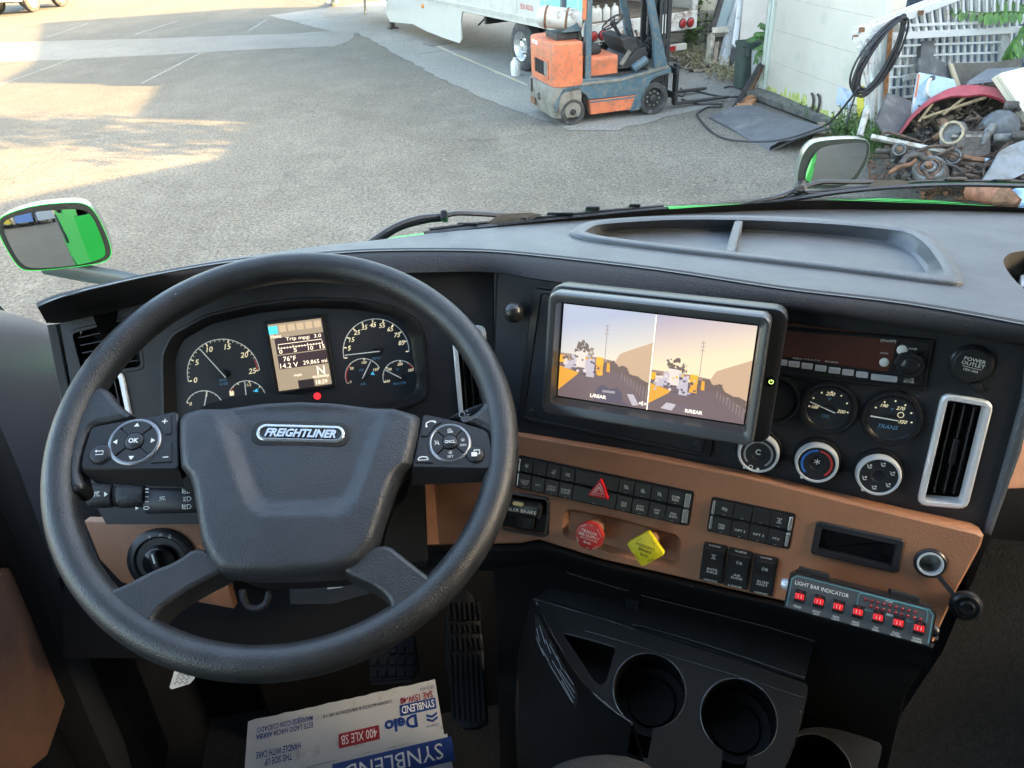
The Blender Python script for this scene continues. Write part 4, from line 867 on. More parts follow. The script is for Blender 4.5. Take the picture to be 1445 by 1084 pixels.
for path, n in (([(1446, 18, 9.8), (1420, 16, 9.75), (1385, 18, 9.7), (1342, 12, 9.65)], 13), ([(1450, 8, 9.95), (1432, 4, 9.9), (1410, -2, 9.9), (1385, -8, 9.9)], 8), ([(1452, 30, 9.8), (1446, 45, 9.8), (1432, 62, 9.75), (1424, 80, 9.8)], 7), ([(1455, 60, 9.9), (1446, 66, 9.8), (1436, 72, 9.8)], 5)):
    frond(ft, [AT(*p) for p in path], .19, n)
bt = thing('young_tree', 'young green plant with feathery leaves growing between the bin and the white wall', 'plant', G(1070, 118))
mb = MB(); tr = [AT(1074, 118, 13.0), AT(1078, 80, 12.9), AT(1086, 40, 12.8)]; mb.tube(catmull(tr, 4), .015, 6); mb.build('trunk', M['wood'], bt)
for path, n in (([(1084, 60, 12.8), (1072, 50, 12.7), (1055, 55, 12.6)], 8), ([(1085, 45, 12.8), (1080, 36, 12.7), (1073, 32, 12.6)], 7), ([(1082, 75, 12.8), (1072, 72, 12.7), (1066, 88, 12.6)], 7), ([(1086, 52, 12.8), (1078, 46, 12.7), (1066, 46, 12.6)], 7), ([(1085, 66, 12.8), (1078, 62, 12.7), (1066, 68, 12.6)], 7)):
    frond(bt, [AT(*p) for p in path], .10, n+5)
def weeds(name, label, spots, m, hgt, n, lf=.035, sd=3, cat='weeds'):
    rg = random.Random(sd); mb = MB(); c0 = sum((s[0] for s in spots), Vector())/len(spots)
    for c, rad in spots:
        for k in range(n):
            a = rg.uniform(0, 6.28); r = rad*math.sqrt(rg.random()); b = c+Vector((r*math.cos(a), r*math.sin(a), 0)); tip = b+Vector((rg.uniform(-.12, .12), rg.uniform(-.12, .12), hgt*rg.uniform(.5, 1.1)))
            mb.tube([b, b.lerp(tip, .5)+Vector((rg.uniform(-.03, .03), 0, 0)), tip], .003, 3)
            for j in range(9):
                p = b.lerp(tip, rg.uniform(.3, 1)); d = Vector((rg.uniform(-1, 1), rg.uniform(-1, 1), rg.uniform(-.2, .8))).normalized(); s = lf*rg.uniform(.6, 1.4); e = d.cross(Vector((rg.uniform(-1, 1), rg.uniform(-1, 1), 1))).normalized()*s*.45
                mb.add([p, p+d*s*.5+e, p+d*s*1.2, p+d*s*.5-e], [(0, 1, 2, 3)])
    o = mb.build(name, m, None); o['label'] = label; o['category'] = cat; return o
weeds('weed_clump', 'low green weeds growing around the white pipe beside the hood mirror', [(G(1192, 205), .3), (G(1235, 212), .35), (G(1205, 196), .25), (G(1252, 220), .25), (G(1222, 222), .3)], M['weed'], .45, 55, .03, 3)
weeds('dry_grass', 'dry yellow grass along the foot of the old wall beside the bin', [(G(985, 92), .4), (G(1005, 98), .45), (G(1025, 110), .35), (G(1035, 115), .3), (G(970, 84), .3)], M['drygrass'], .28, 60, .03, 4, 'grass')
weeds('ivy_bush', 'green vine climbing up behind the rear of the trailer', [(G(968, 70), .3), (G(978, 74), .25), (G(958, 68), .3)], M['weed'], 1.1, 40, .08, 6, 'plant')
weeds('shed_weed', 'small green weeds sprouting at the foot of the white wall', [(G(1150, 170), .12), (G(1132, 162), .1)], M['weed'], .2, 14, .03, 8)

# ---------------------------------------------------------------- background left of the shed
ha, hb = Vector((5.4, 17.6, 0)), Vector((8.9, 16.2, 0)); HF = vframe(ha, hb)
hs = thing('cream_house', 'cream boarded house wall on a block footing behind the green bin', 'house', ha)
mb = MB(); mb.box(HF, 2.2, 2.6, -1.5, 4.4, 3.6, 3.0); mb.build('wall', M['cream'], hs)
for k in range(14):
    mb = MB(); mb.box(HF, .16+.31*k, 2.6, .008, .295, 3.6, .02, .004); mb.build('wall_board', M['cream'], hs)
for r_ in range(4):
    for k in range(11):
        mb = MB(); mb.box(HF, .2+.4*k+(.2 if r_ % 2 else 0), .1+.2*r_, .0+random.uniform(-.01, .015), .385, .185, .2, .008); mb.build('block', M['stone'], hs)
mb = MB(); mb.box(HF, 2.2, .4, -.12, 4.3, .8, .2); mb.build('footing', M['stone'], hs)
# leaning door shell, panels, bin
def leanf(a, b, dep): return None
ds = thing('door_shell', 'bare cream vehicle door shell with an empty window leaning against the house wall', 'door shell', AT(1005, 92, 14.9))
def dbar(pts, th, m=None, nm='frame_bar', dep=14.9):
    mb = MB(); mb.tube([AT(*p, dep) if len(p) == 2 else AT(*p) for p in pts], th, 4); return mb.build(nm, m or M['w_metal'], ds)
tan = mat('tan_shell', (.40, .36, .28), .6, var=.3, vscale=9)
dbar([(1019, -6), (1004, 46)], .06, M['dark_steel']); dbar([(1042, -6), (1028, 42)], .055); dbar([(1004, 46), (1030, 44)], .09, tan)
dbar([(1004, 48), (1000, 90), (1014, 92)], .07, tan); dbar([(1030, 44), (1017, 96)], .09); dbar([(1044, -4), (1023, 98)], .05)
mb = MB(); mb.loft([[AT(*p, 14.95) for p in ((1020, -6), (1041, -6), (1029, 40), (1008, 42))], [AT(*p, 14.97) for p in ((1020, -6), (1041, -6), (1029, 40), (1008, 42))]], True, True, True); mb.build('window_pane', mat('door_glass', (.17, .24, .23), .08, spec=.6), ds)
mb = MB(); mb.loft([[AT(*p, 15.0) for p in ((1003, 50), (1027, 48), (1016, 92), (1001, 90))], [AT(*p, 15.03) for p in ((1003, 50), (1027, 48), (1016, 92), (1001, 90))]], True, True, True); mb.build('inner_panel', mat('door_inner', (.10, .085, .065), .8, var=.5, vscale=8), ds)
def spanel(name, pts, dep, m, label, cat, th=.05):
    a = [AT(*p, dep) for p in pts]; mb = MB(); mb.loft([a, [p+fw*th for p in a]], True, True, True); return solo(mb, name, m, label, cat)
spanel('white_trim_panel', [(1041, 0), (1049, 0), (1040, 68), (1033, 62), (1036, 40)], 14.6, M['w_metal'], 'narrow white panel leaning between the door shell and the cream door', 'panel')
spanel('cream_door', [(1050, -10), (1085, -10), (1080, 40), (1072, 60), (1044, 58)], 14.5, mat('beige_door', (.50, .46, .39), .6, var=.06, vscale=3), 'plain beige door leaning behind the green bin', 'door')
for x in (1060, 1071):
    a = [AT(x, -8, 14.47), AT(x+3, -8, 14.47), AT(x-1, 40, 14.47), AT(x-4, 40, 14.47)]; 
spanel('old_plank', [(1033, 66), (1040, 70), (1043, 92), (1034, 96), (1030, 84)], 14.4, M['dark_steel'], 'dark scrap panel standing left of the green bin', 'panel')
spanel('brown_plank', [(1009, 60), (1015, 58), (1011, 90), (1006, 90)], 14.75, M['wood'], 'brown plank inside the bare door shell', 'plank', .03)
spanel('grey_board', [(1062, 70), (1074, 70), (1073, 112), (1061, 128)], 13.0, mat('pale_board', (.42, .42, .40), .7), 'pale grey board standing just right of the green bin', 'board')
q = G(1050, 124); bn = thing('wheelie_bin', 'dark green plastic bin standing beside the white wall', 'bin', q); BF = Frame(q, (1, .05, 0), (-.05, 1, 0))
M['bin'] = mat('bin_green', (.055, .085, .075), .55, var=.2, vscale=6, dirt=(.13, .14, .12), dscale=5, damt=.3)
mb = MB(); mb.loft([[BF(x*k, y*k, z) for x, y in rrect(.36, .36, .09, 4)] for z, k in ((0, .82), (.05, .9), (.70, 1.0), (.70, 1.06), (.76, 1.08), (.76, 1.0), (.6, .95))], True, True, False); mb.build('body', M['bin'], bn, 40)
mb = MB(); mb.box(BF, 0, 0, .70, .35, .35, .01); mb.build('inside', M['trim_dark'], bn)
mb = MB(); mb.box(BF, -.10, -.20, .62, .06, .05, .14, .01); mb.build('handle', M['bin'], bn)
mb = MB(); mb.tube([BF(-.17, -.19, .56), BF(.17, -.19, .56)], .012, 6); mb.build('moulded_rib', M['bin'], bn)
spanel('red_can', [(1035, 104), (1041, 102), (1041, 118), (1035, 120)], 14.0, M['redpaint'], 'dull red can half hidden left of the green bin', 'can', .12)
for a, b, m, lb in (((1036, 155), (1073, 92), M['dark_steel'], 'dark steel angle leaning against the left edge of the white wall'), ((1056, 136), (1076, 92), M['rust'], 'rusty brown plank leaning on the left edge of the white wall')):
    mb = MB(); mb.tube([G(*a)+Vector((0, 0, .03)), AT(*b, 12.7)], .05, 4); solo(mb, 'leaning_plank', m, lb, 'plank')
mb = MB()
for k in range(7): F = Frame(G(1046+k*3.2, 152-k*2.6, .05), (1, rng_.uniform(-1, 1), rng_.uniform(-.3, .3)), (0, 0, 1)); F.V = Vector((0, 0, 1)).cross(F.U).normalized(); F.N = F.U.cross(F.V); mb.box(F, 0, 0, 0, .22, .1, .06)
mb.build('brick_rubble', mat('orange_brick', (.42, .20, .10), .85, var=.3, vscale=12), None, kind='stuff')
mb = MB()
for k in range(70): F = None; shard(G(rng_.uniform(955, 1030), rng_.uniform(72, 100), .05), rng_.uniform(.04, .16), rng_)
mb.build('wall_debris', mat('debris_mix', (.20, .17, .13), .85, var=.5, vscale=10), None, kind='stuff')
# parked truck far left
pk = thing('pickup_truck', 'white pickup truck parked in the sun far across the yard', 'truck', G(52, 17))
a, b = G(52, 17), G(91, 9); KF = vframe(b, a) if False else Frame(a, (b-a), (0, 0, 1)); KF.N = Vector((KF.U.y, -KF.U.x, 0))
wbs = (b-a).length
for u in (0, wbs):
    for w in (0, -1.6): truck_wheel(KF, u, .42, w, .42, .26, pk, M['alu'], .4)
mb = MB(); mb.prism(KF, round_poly([(-1.2, .5), (-.6, .45), (-.55, .8), (.5, .8), (.55, .45), (wbs-.6, .45), (wbs-.5, .85), (wbs+.5, .85), (wbs+.6, .5), (wbs+1.0, .55), (wbs+1.0, 1.15), (wbs-.2, 1.25), (wbs-.8, 1.85), (.6, 1.9), (.5, 1.2), (-1.2, 1.2)], .06, 2), -1.75, .03, .03); mb.build('body', M['trailer_white'], pk, 40)
mb = MB(); mb.prism(KF, [(wbs-.45, 1.25), (wbs-.9, 1.75), (.75, 1.8), (.7, 1.25)], -1.0, .036); mb.build('window', M['gloss'], pk)
mb = MB(); mb.box(KF, wbs/2, .5, -.85, wbs+1.6, .12, 1.5); mb.build('chassis', M['dark_steel'], pk)
mb = MB(); mb.tube([G(470, 4), G(468, -10, 1.2)], .09, 6); mb.box(Frame(G(470, 4), (1, 0, 0), (0, 1, 0)), 0, 0, .03, .4, .4, .06); solo(mb, 'jack_stand', M['cream'], 'pale jack stand far back beside the trailer front', 'stand')
mb = MB(); mb.tube([G(515, 18), G(514, -14, 1.6)], .035, 6); solo(mb, 'thin_post', M['cream'], 'thin pale post standing left of the trailer landing leg', 'post')
# ---------------------------------------------------------------- unseen casters of the big shade: warehouse roofline shaped for it, tree
ELT = math.tan(SUN_EL)
def shadow_src(g, xb):
    k = (xb-g.x)/(-LDIR.x); return g.y-LDIR.y*k, k*ELT
XB = 13.0
prof = [(-60, 9.0), (-8, 9.0)]
for p in ((-25, 300), (0, 285), (240, 236), (300, 225)): prof.append(shadow_src(G(*p), XB))
y5, h5 = prof[-1]
a2 = shadow_src(G(180, 165), XB); prof += [(a2[0]-.15, h5-.1), (a2[0]-.1, a2[1]-.05)]
c1, c2 = shadow_src(G(225, 120), XB), shadow_src(G(0, 117), XB)
prof += [(c1[0]-.02, c1[1])]+[(c2[0]+.03, c2[1])]
e2, e1 = shadow_src(G(45, 90), XB), shadow_src(G(58, 33), XB)
prof += [e2, e1, (e1[0]+.05, e1[1])]
prof.sort()
wh = thing('warehouse', 'pale unseen warehouse whose roofline is shaped to throw the shade over the yard', 'warehouse', (XB, 0, 0))
F = Frame((XB, 0, 0), (0, 1, 0), (0, 0, 1), (1, 0, 0)); mb = MB(); pts = prof+[(prof[-1][0], 0), (prof[0][0], 0)]
mb.loft([[F(u, v, 0) for u, v in pts], [F(u, v, 7) for u, v in pts]], True); mb.holes(F, pts, [], 0); mb.holes(F, pts, [], 7); mb.build('wall', mat('warehouse_wall', (.45, .42, .38), .8, var=.08, vscale=1), wh)
tre = thing('shade_tree', 'broad tree beside the warehouse throwing dappled shade over the yard', 'tree', (12.2, 8.5, 0))
ty, tz = shadow_src(G(60, 185), 12.2); 
mb = MB(); mb.tube([Vector((12.2, ty, 0)), Vector((12.3, ty+.1, 3)), Vector((12.1, ty, 5.5))], [.25, .2, .12], 10)
mb.build('trunk', M['wood'], tre)
mb = MB(); rg = random.Random(11)
for k in range(1000):
    c = Vector((12.2+rg.gauss(0, .5), ty+rg.gauss(0, .55), tz+rg.gauss(-.4, 1.3)))
    d = Vector((rg.uniform(-1, 1), rg.uniform(-1, 1), rg.uniform(-1, 1))).normalized(); e = d.cross(Vector((rg.uniform(-1, 1), .3, 1))).normalized(); s = rg.uniform(.08, .24); mb.add([c, c+d*s+e*s*.5, c+d*s*2, c+d*s-e*s*.5], [(0, 1, 2, 3)])
mb.build('crown', M['weed'], tre, kind='stuff')
# parked trucks behind, seen in the hood mirror
cols = [('white', (.7, .7, .68)), ('yellow', (.75, .48, .06)), ('blue', (.15, .25, .5)), ('silver', (.5, .5, .5))]
def yard_truck(x, y, rz, nm, c, box):
    t = thing('box_truck', nm, 'truck', (x, y, 0), 'trucks parked behind'); F = Frame((x, y, 0), (math.cos(rz), math.sin(rz), 0), (-math.sin(rz), math.cos(rz), 0)); m = mat('truck_'+nm.split()[0], c, .4)
    mb = MB(); mb.loft([[F(a, b, z) for a, b in rrect(2.3*k, 2.2*k, .2)] for z, k in ((.6, 1), (1.9, 1), (2.8, .86))], True, True, True); mb.build('cab', m, t)
    mb = MB(); mb.box(F, 0, 4.2, 2.2, 2.4, 6, 2.6); mb.build('box', M['trailer_white'] if box else m, t)
    mb = MB(); mb.box(F, 0, -1.06, 2.2, 1.8, .1, .7); mb.build('windscreen', M['gloss'], t)
    for a in (-1, 1):
        for b in (-.1, 5.5): mb = MB(); mb.lathe(Frame(F(a*1.0, b, .5), F.V, (0, 0, 1)), [(.2, -.14), (.5, -.14), (.5, .14), (.2, .14)], 18); mb.build('wheel', M['tyre'], t)
for i, (x, y) in enumerate(((-9.4, -26), (-6.6, -27), (-3.8, -27.5), (-1.0, -28))):
    yard_truck(x, y, 3.0, cols[i][0]+' box truck parked far behind and seen in the left hood mirror', cols[i][1], i % 2 == 0)
# =================================================================== TRUCK CAB
M['green'] = mat('green_paint', (.015, .46, .075), .42, spec=.25)
M['mirror_shell'] = mat('mirror_shell', (.24, .28, .27), .25, .6, coat=.5)
M['cloth'] = mat('brown_cloth', (.20, .092, .052), .85, btype='weave', bump=.9, bscale=150, var=.06, vscale=90)
M['door'] = mat('door_plastic', (.055, .062, .075), .38, bump=.4, bscale=700, btype='leather', spec=.6)
M['carpet'] = mat('charcoal_carpet', (.014, .014, .0145), .95, bump=.8, bscale=260, var=.4, vscale=120)
M['headliner'] = mat('headliner', (.26, .25, .23), .9)
# dash-top plane and its outlines
_A, _B, _D = G(928, 381, 2.72), G(1285, 430, 2.72), G(1200, 296, 2.655)
_n = (_B-_A).cross(_D-_A).normalized(); _n = _n if _n.z > 0 else -_n
_U = (Vector((1, 0, 0))-_n*_n.x).normalized(); FT = Frame(_A, _U, _n.cross(_U), _n)
TE = [(52, 432), (80, 420), (120, 410), (223, 387), (340, 368), (468, 358), (545, 354), (661, 354), (748, 360), (928, 381), (1105, 408), (1285, 430), (1500, 468)]
BE = [(66, 455), (84, 456), (130, 446), (215, 427), (330, 403), (450, 389), (568, 387), (694, 385), (784, 399), (965, 421), (1130, 439), (1300, 467), (1500, 494)]
FE = [(52, 432), (120, 408), (200, 389), (300, 368), (360, 360), (460, 346), (530, 339), (604, 330), (748, 316), (892, 306), (1040, 298), (1150, 295.5), (1249, 296), (1340, 297), (1445, 300), (1560, 306)]
FS = panel_frame(28, 16, AT(1168, 575, .87)); FC = panel_frame(0, 25, AT(425, 500, .96)); FB = panel_frame(30, 22, AT(1060, 690, .902))
def onF(F, p, w=0.0): u, v = F.px(*p, w); return F(u, v, w)
FE3 = [onF(FT, p) for p in FE]
def fedep(x):
    for i in range(len(FE)-1):
        if FE[i][0] <= x <= FE[i+1][0] or i == len(FE)-2:
            t = (x-FE[i][0])/(FE[i+1][0]-FE[i][0]); q = FE3[i].lerp(FE3[i+1], t); return (q-CAM).dot(fw)
    return 1.1
cab = thing('truck_cab', 'green truck cab around the viewer with black wipers and hood mirrors', 'truck', (.3, 0, 0))
def Cb(mb, name, m, sm=0, par=cab, **k): return mb.build(name, m, par, sm, **k)
XL, XR, YB, ZF, ZR = -.64, 1.36, -1.25, 1.45, 3.72
# shell: floor, rear wall, roof, sides with window openings (double skin: lining inside, green outside)
BX = lambda mb, x0, x1, y0, y1, z0, z1: mb.box(WORLD, (x0+x1)/2, (y0+y1)/2, (z0+z1)/2, x1-x0, y1-y0, z1-z0)
mb = MB(); BX(mb, XL-.1, XR+.1, YB, 1.3, ZF-.06, ZF); Cb(mb, 'floor', M['carpet'])
mb = MB(); BX(mb, XL, XR, YB-.05, YB, ZF, ZR); Cb(mb, 'rear_lining', M['headliner'])
mb = MB(); BX(mb, XL-.1, XR+.1, YB-.12, YB-.055, ZF-.4, ZR+.05); Cb(mb, 'rear_wall', M['green'])
mb = MB(); BX(mb, XL-.02, XR+.02, YB, .42, ZR, ZR+.03); Cb(mb, 'roof_lining', M['headliner'])
mb = MB(); BX(mb, XL-.1, XR+.1, YB-.1, .45, ZR+.035, ZR+.08); Cb(mb, 'roof', M['green'])
YA, YW = 1.0, -.30            # window opening between these
SF = Frame((XL, 0, 0), (0, 1, 0), (0, 0, 1), (1, 0, 0))
belt = [SF.px(0, 437), SF.px(36, 451), SF.px(72, 458)]
ZBELT = 2.52
for nm, x, sgn in (('left', XL, 1), ('right', XR, -1)):
    F = Frame((x, 0, 0), (0, 1, 0), (0, 0, 1), (sgn, 0, 0)); G_ = Frame((x-sgn*.09, 0, 0), (0, 1, 0), (0, 0, 1), (-sgn, 0, 0))
    win = [(YW, ZBELT), (1.02, ZBELT), (1.12, ZBELT+.1), (.60, 3.45), (YW, 3.45)]
    out = [(YB, ZF), (1.25, ZF), (1.25, ZBELT-.05), (1.16, ZBELT+.13), (.50, ZR), (YB, ZR)]
    mb = MB(); mb.holes(F, out, [win], 0, .0); mb.loft([[F(u, v, 0) for u, v in win], [F(u, v, -.09) for u, v in win]]); Cb(mb, 'side_lining', M['trim'] if sgn == 1 else M['headliner'])
    mb = MB(); mb.holes(G_, [(YB-.1, ZF-.55), (1.25, ZF-.55)]+out[1:-1]+[(YB-.1, ZR)], [win], 0); mb.prism(G_, [(-.35, ZF-.4), (1.1, ZF-.4), (1.1, ZF+.2), (-.35, ZF+.2)], 0, .012, .004); Cb(mb, 'cab_side', M['green'])
    mb = MB(); mb.prism(G_, [(-.10, 2.40), (.16, 2.39), (.16, 2.43), (-.08, 2.45)], .002, .05, .01); Cb(mb, 'door_handle', M['trim'])
    mb = MB(); mb.poly(F, win, -.05); Cb(mb, 'side_window', M['glass'])
    mb = MB(); mb.prism(G_, [(-1.3, 2.32), (-.45, 2.02), (-.42, 1.90), (-.60, 1.90), (-1.3, 2.18)], .002, .03, .004); Cb(mb, 'trim_strip', M['trim'])
mb = MB(); BX(mb, XL-.03, XL+.012, .98, 1.31, 1.4, 2.46); Cb(mb, 'kick_panel', M['trim'])
# windscreen: from the base curve up and back
GT = [p+Vector((0, -.50-.1*abs(p.x-.3), .98)) for p in FE3]
base = [p+Vector((0, .012, -.012)) for p in FE3]
base[0] = base[0]+Vector((-.10, 0, 0)); GT[0] = base[0]+Vector((0, -.5, .98))
mb = MB(); mb.loft([[b.lerp(t, k/6)+Vector((0, .03*math.sin(math.pi*k/6), 0)) for b, t in zip(base, GT)] for k in range(7)], False); Cb(mb, 'windscreen', M['glass'], 60)
# black printed band along the foot of the glass with its fringe of dots
mb = MB(); lo = []; hi = []; dots = []
for (x, y), p, t in zip(FE, base, GT):
    h = .009 if x < 560 else (.010+(x-560)/(1080-560)*.021 if x < 1080 else .031+.004-.010*max(0, (x-1150)/300))
    d = (t-p).normalized(); lo.append(p-d*.02-Vector((0, .006, 0))); hi.append(p+d*h-Vector((0, .006, 0)))
lo, hi = catmull(lo[2:], 5), catmull(hi[2:], 5); mb.loft([lo, hi], False); frit = Cb(mb, 'screen_border', M['trim_dark'], 60)
mb = MB()
for r_ in range(3):
    q = catmull(hi, 8)
    for i in range(0, len(q)-1):
        if proj(q[i])[0] < 700: continue
        p = q[i]+Vector((0, -.35, .9)).normalized()*(.0016+.0028*r_); s = .0015-.0003*r_; e = (q[i+1]-q[i]).normalized(); p = p+e*(.5*(r_ % 2))*(q[i+1]-q[i]).length; u_ = Vector((0, -.45, .9)).normalized()
        mb.add([p+e*s*math.cos(a*math.pi/3)+u_*s*math.sin(a*math.pi/3) for a in range(6)], [tuple(range(6))])
mb.build('border_dots', M['trim_dark'], frit, kind='stuff')
# hood: starts behind the glass foot and falls away to the nose
hl = [(430, 362), (500, 348), (560, 333.5), (620, 326.5), (700, 317.5), (800, 304), (925, 291.5), (1026, 288.5), (1140, 283), (1241, 280), (1321, 283), (1428, 293), (1500, 303), (1620, 330)]
H0 = [AT(x, y, fedep(x)+.30) for x, y in hl]; Hb = [AT(x, y+9, fedep(x)+.10)-Vector((0, 0, .03)) for x, y in hl]
rows = [Hb, H0]
for k in (1, 2, 3, 4):
    t = k/4; rows.append([Vector((.33+(p.x-.33)*(1-.06*t)-.0*t, p.y+1.55*t*(1-.12*((p.x-.33)/1.0)**2), p.z-.50*t-.40*t*t-.10*t*abs(p.x-.33))) for p in H0])
rows.append([Vector((p.x, p.y+.06, p.z-.9)) for p in rows[-1]])
mb = MB(); mb.loft(rows, False); Cb(mb, 'hood', M['green'], 50)
for s, x in ((-1, -.82), (1, 1.50)):
    mb = MB(); mb.loft([[Vector((x, y, z)), Vector((x-s*.45, y, z+.3))] for y, z in ((1.35, 2.0), (1.9, 1.9), (2.6, 1.7), (2.95, 1.3))], False); mb.loft([[Vector((x, y, z)), Vector((x, y, .6))] for y, z in ((1.30, 2.0), (1.9, 1.9), (2.6, 1.7), (2.95, 1.3))], False); Cb(mb, 'fender', M['green'], 40)
mb = MB(); BX(mb, -.75, 1.42, 1.26, 1.32, 1.2, 2.40); Cb(mb, 'bulkhead', M['trim_dark'])
for x_ in (-.68, 1.40): mb = MB(); BX(mb, x_-.085, x_+.085, 1.322, 1.345, 1.2, 2.40); Cb(mb, 'cowl_side', M['green'])
mb = MB(); cw_ = [p+Vector((0, .02, -.03)) for p in FE3]; mb.loft([cw_, [p+Vector((0, .09, -.03)) for p in cw_], [p+Vector((0, .09, -.25)) for p in cw_]], False); Cb(mb, 'cowl', M['trim_dark'])
# hood mirrors
def hood_mirror(outer, inner, cpx, dep, target, arm, green_edge):
    c = AT(*cpx, dep); n = ((CAM-c).normalized()+(Vector(target)-c if len(target) == 3 else Vector(target[:3])).normalized()).normalized(); u = Vector((0, 0, 1)).cross(n).normalized(); F = Frame(c, u, n.cross(u), n)
    o_ = [F.px(*p) for p in smooth_poly(outer, 2)]; i_ = [F.px(*p) for p in smooth_poly(inner, 2)]
    mb = MB(); L = [[F(x, y, 0) for x, y in o_]]; cx_ = sum(p[0] for p in o_)/len(o_); cy_ = sum(p[1] for p in o_)/len(o_)
    for k, w in ((1.01, -.02), (.98, -.06), (.86, -.10), (.6, -.125), (.2, -.135)): L.append([F(cx_+(x-cx_)*k, cy_+(y-cy_)*k, w) for x, y in o_])
    mb.loft(L, True, False, True); sh = Cb(mb, 'hood_mirror', M['mirror_shell'], 60)
    ii = [F.px(*p) for p in smooth_poly(outer, 2)]; ii = [(cx_+(x-cx_)*.985, cy_+(y-cy_)*.975) for x, y in o_]
    mb = MB(); mb.holes(F, o_, [ii], 0); mb.build('green_rim', M['green'] if green_edge else M['mirror_shell'], sh)
    mb = MB(); mb.poly(F, ii, -.001); mb.build('rubber_surround', M['rubber'], sh)
    mx_, my_ = sum(p[0] for p in i_)/len(i_), sum(p[1] for p in i_)/len(i_); rm = max(math.hypot(x-mx_, y-my_) for x, y in i_); mb = MB()      # slightly convex glass
    mb.loft([[F(mx_+(x-mx_)*k/12, my_+(y-my_)*k/12, .003+(rm*rm-((x-mx_)**2+(y-my_)**2)*(k/12)**2)/(2*1.3)) for x, y in i_] for k in range(12, 0, -1)], True, False, True); mb.build('mirror_glass', M['mirror'], sh, 80)
    mb = MB(); mb.tube([AT(*p) for p in arm[0]], arm[1], 10); mb.build('mirror_arm', M['trim'] if not green_edge else mat('arm_grey', (.07, .085, .09), .35), sh, 50); return F
hood_mirror([(-6, 322), (-2, 308), (15, 299), (50, 289), (100, 285), (120, 286.5), (133, 296), (147, 322), (157, 348), (158, 361), (148, 371), (114, 376.5), (41, 384), (25, 378), (9, 353)],
            [(4, 322), (7, 309), (48, 298), (95, 294.5), (118, 295), (131, 305), (142, 330), (150, 354), (147, 364), (113, 373.5), (43, 379.5), (27, 369), (14, 345)],
            (80, 334), 2.0, (-.75, -8.35, .75), ([(60, 377, 2.13), (110, 384, 2.12), (170, 394, 2.05), (260, 412, 1.9)], [(.022, .010), (.028, .012), (.026, .012), (.02, .012)]), True)
hood_mirror([(1123, 255), (1131, 220), (1142, 205), (1154, 199), (1185, 196), (1218, 195.5), (1228, 201), (1227, 220), (1218, 240), (1206, 259), (1180, 266), (1132, 268)],
            [(1137, 258), (1136, 245), (1146, 220), (1160, 206), (1190, 202), (1220, 200.5), (1223, 207), (1220, 224), (1202, 254), (1180, 262)],
            (1175, 232), 3.0, (.95, -8.0, -1.5, 1), ([(1132, 258, 3.05), (1120, 280, 2.95), (1105, 310, 2.9)], [.02, .025, .03]), False)
# wipers
M['wiper'] = mat('wiper_black', (.016, .017, .019), .42, spec=.5)
def wp(p, o=.045): return AT(p[0], p[1], fedep(p[0])+o)
def wiper(arm, arm2, blade, blade2, clips, block):
    mb = MB(); mb.tube(catmull([wp(p) for p in arm], 5), (.0036, .0050), 8); a = Cb(mb, 'wiper_arm', M['wiper'], 50)
    if arm2: mb = MB(); mb.tube(catmull([wp(p, .055) for p in arm2], 5), .0042, 6); mb.build('washer_tube', M['wiper'], a, 50)
    mb = MB(); mb.tube(catmull([wp(p, .03) for p in blade], 4), (.0035, .006), 6); b = mb.build('wiper_blade', M['wiper'], a)
    mb = MB(); mb.tube(catmull([wp(p, .035) for p in blade2], 4), (.0025, .0025), 6); mb.build('blade_frame', M['wiper'], a)
    for c, w, h in clips:
        mb = MB(); mb.box(Frame(wp(c, .04), cr, cu, -fw), 0, 0, 0, w, h, .02, .002); mb.build('wiper_clip', M['wiper'], a)
    mb = MB(); mb.loft([[wp(p, .03) for p in block], [wp(p, .055) for p in block]], True, True, True); mb.build('arm_block', M['wiper'], a)
wiper([(500, 358), (535, 333), (560, 318), (590, 308), (627, 304), (650, 301), (700, 303.5), (712, 304)], [(510, 358), (560, 324), (600, 312), (624, 309)],
      [(600, 330), (660, 323), (760, 313), (860, 302), (942, 294.5)], [(606, 324), (680, 315), (765, 307), (850, 298), (936, 291)],
      [((627, 305), .010, .014), ((660, 318), .03, .005), ((735, 310), .02, .005), ((790, 303), .04, .004), ((836, 295), .022, .005), ((895, 291), .018, .004)],
      [(688, 314), (706, 302), (748, 300), (766, 303), (745, 312), (700, 318)])
wiper([(1040, 294), (1062, 286), (1100, 277), (1127, 267), (1156, 257.5), (1190, 257), (1232, 257)], [(1050, 296), (1110, 281), (1160, 270), (1200, 266)],
      [(1065, 290), (1110, 283), (1180, 272), (1260, 264.5), (1350, 261), (1460, 263)], [(1120, 272), (1180, 268), (1260, 259), (1340, 255.5), (1460, 257)],
      [((1128, 268), .014, .012), ((1148, 275), .03, .006), ((1345, 254.5), .035, .006), ((1410, 256), .03, .004)],
      [(1222, 265), (1234, 255), (1270, 254), (1287, 257), (1272, 262), (1240, 266)])
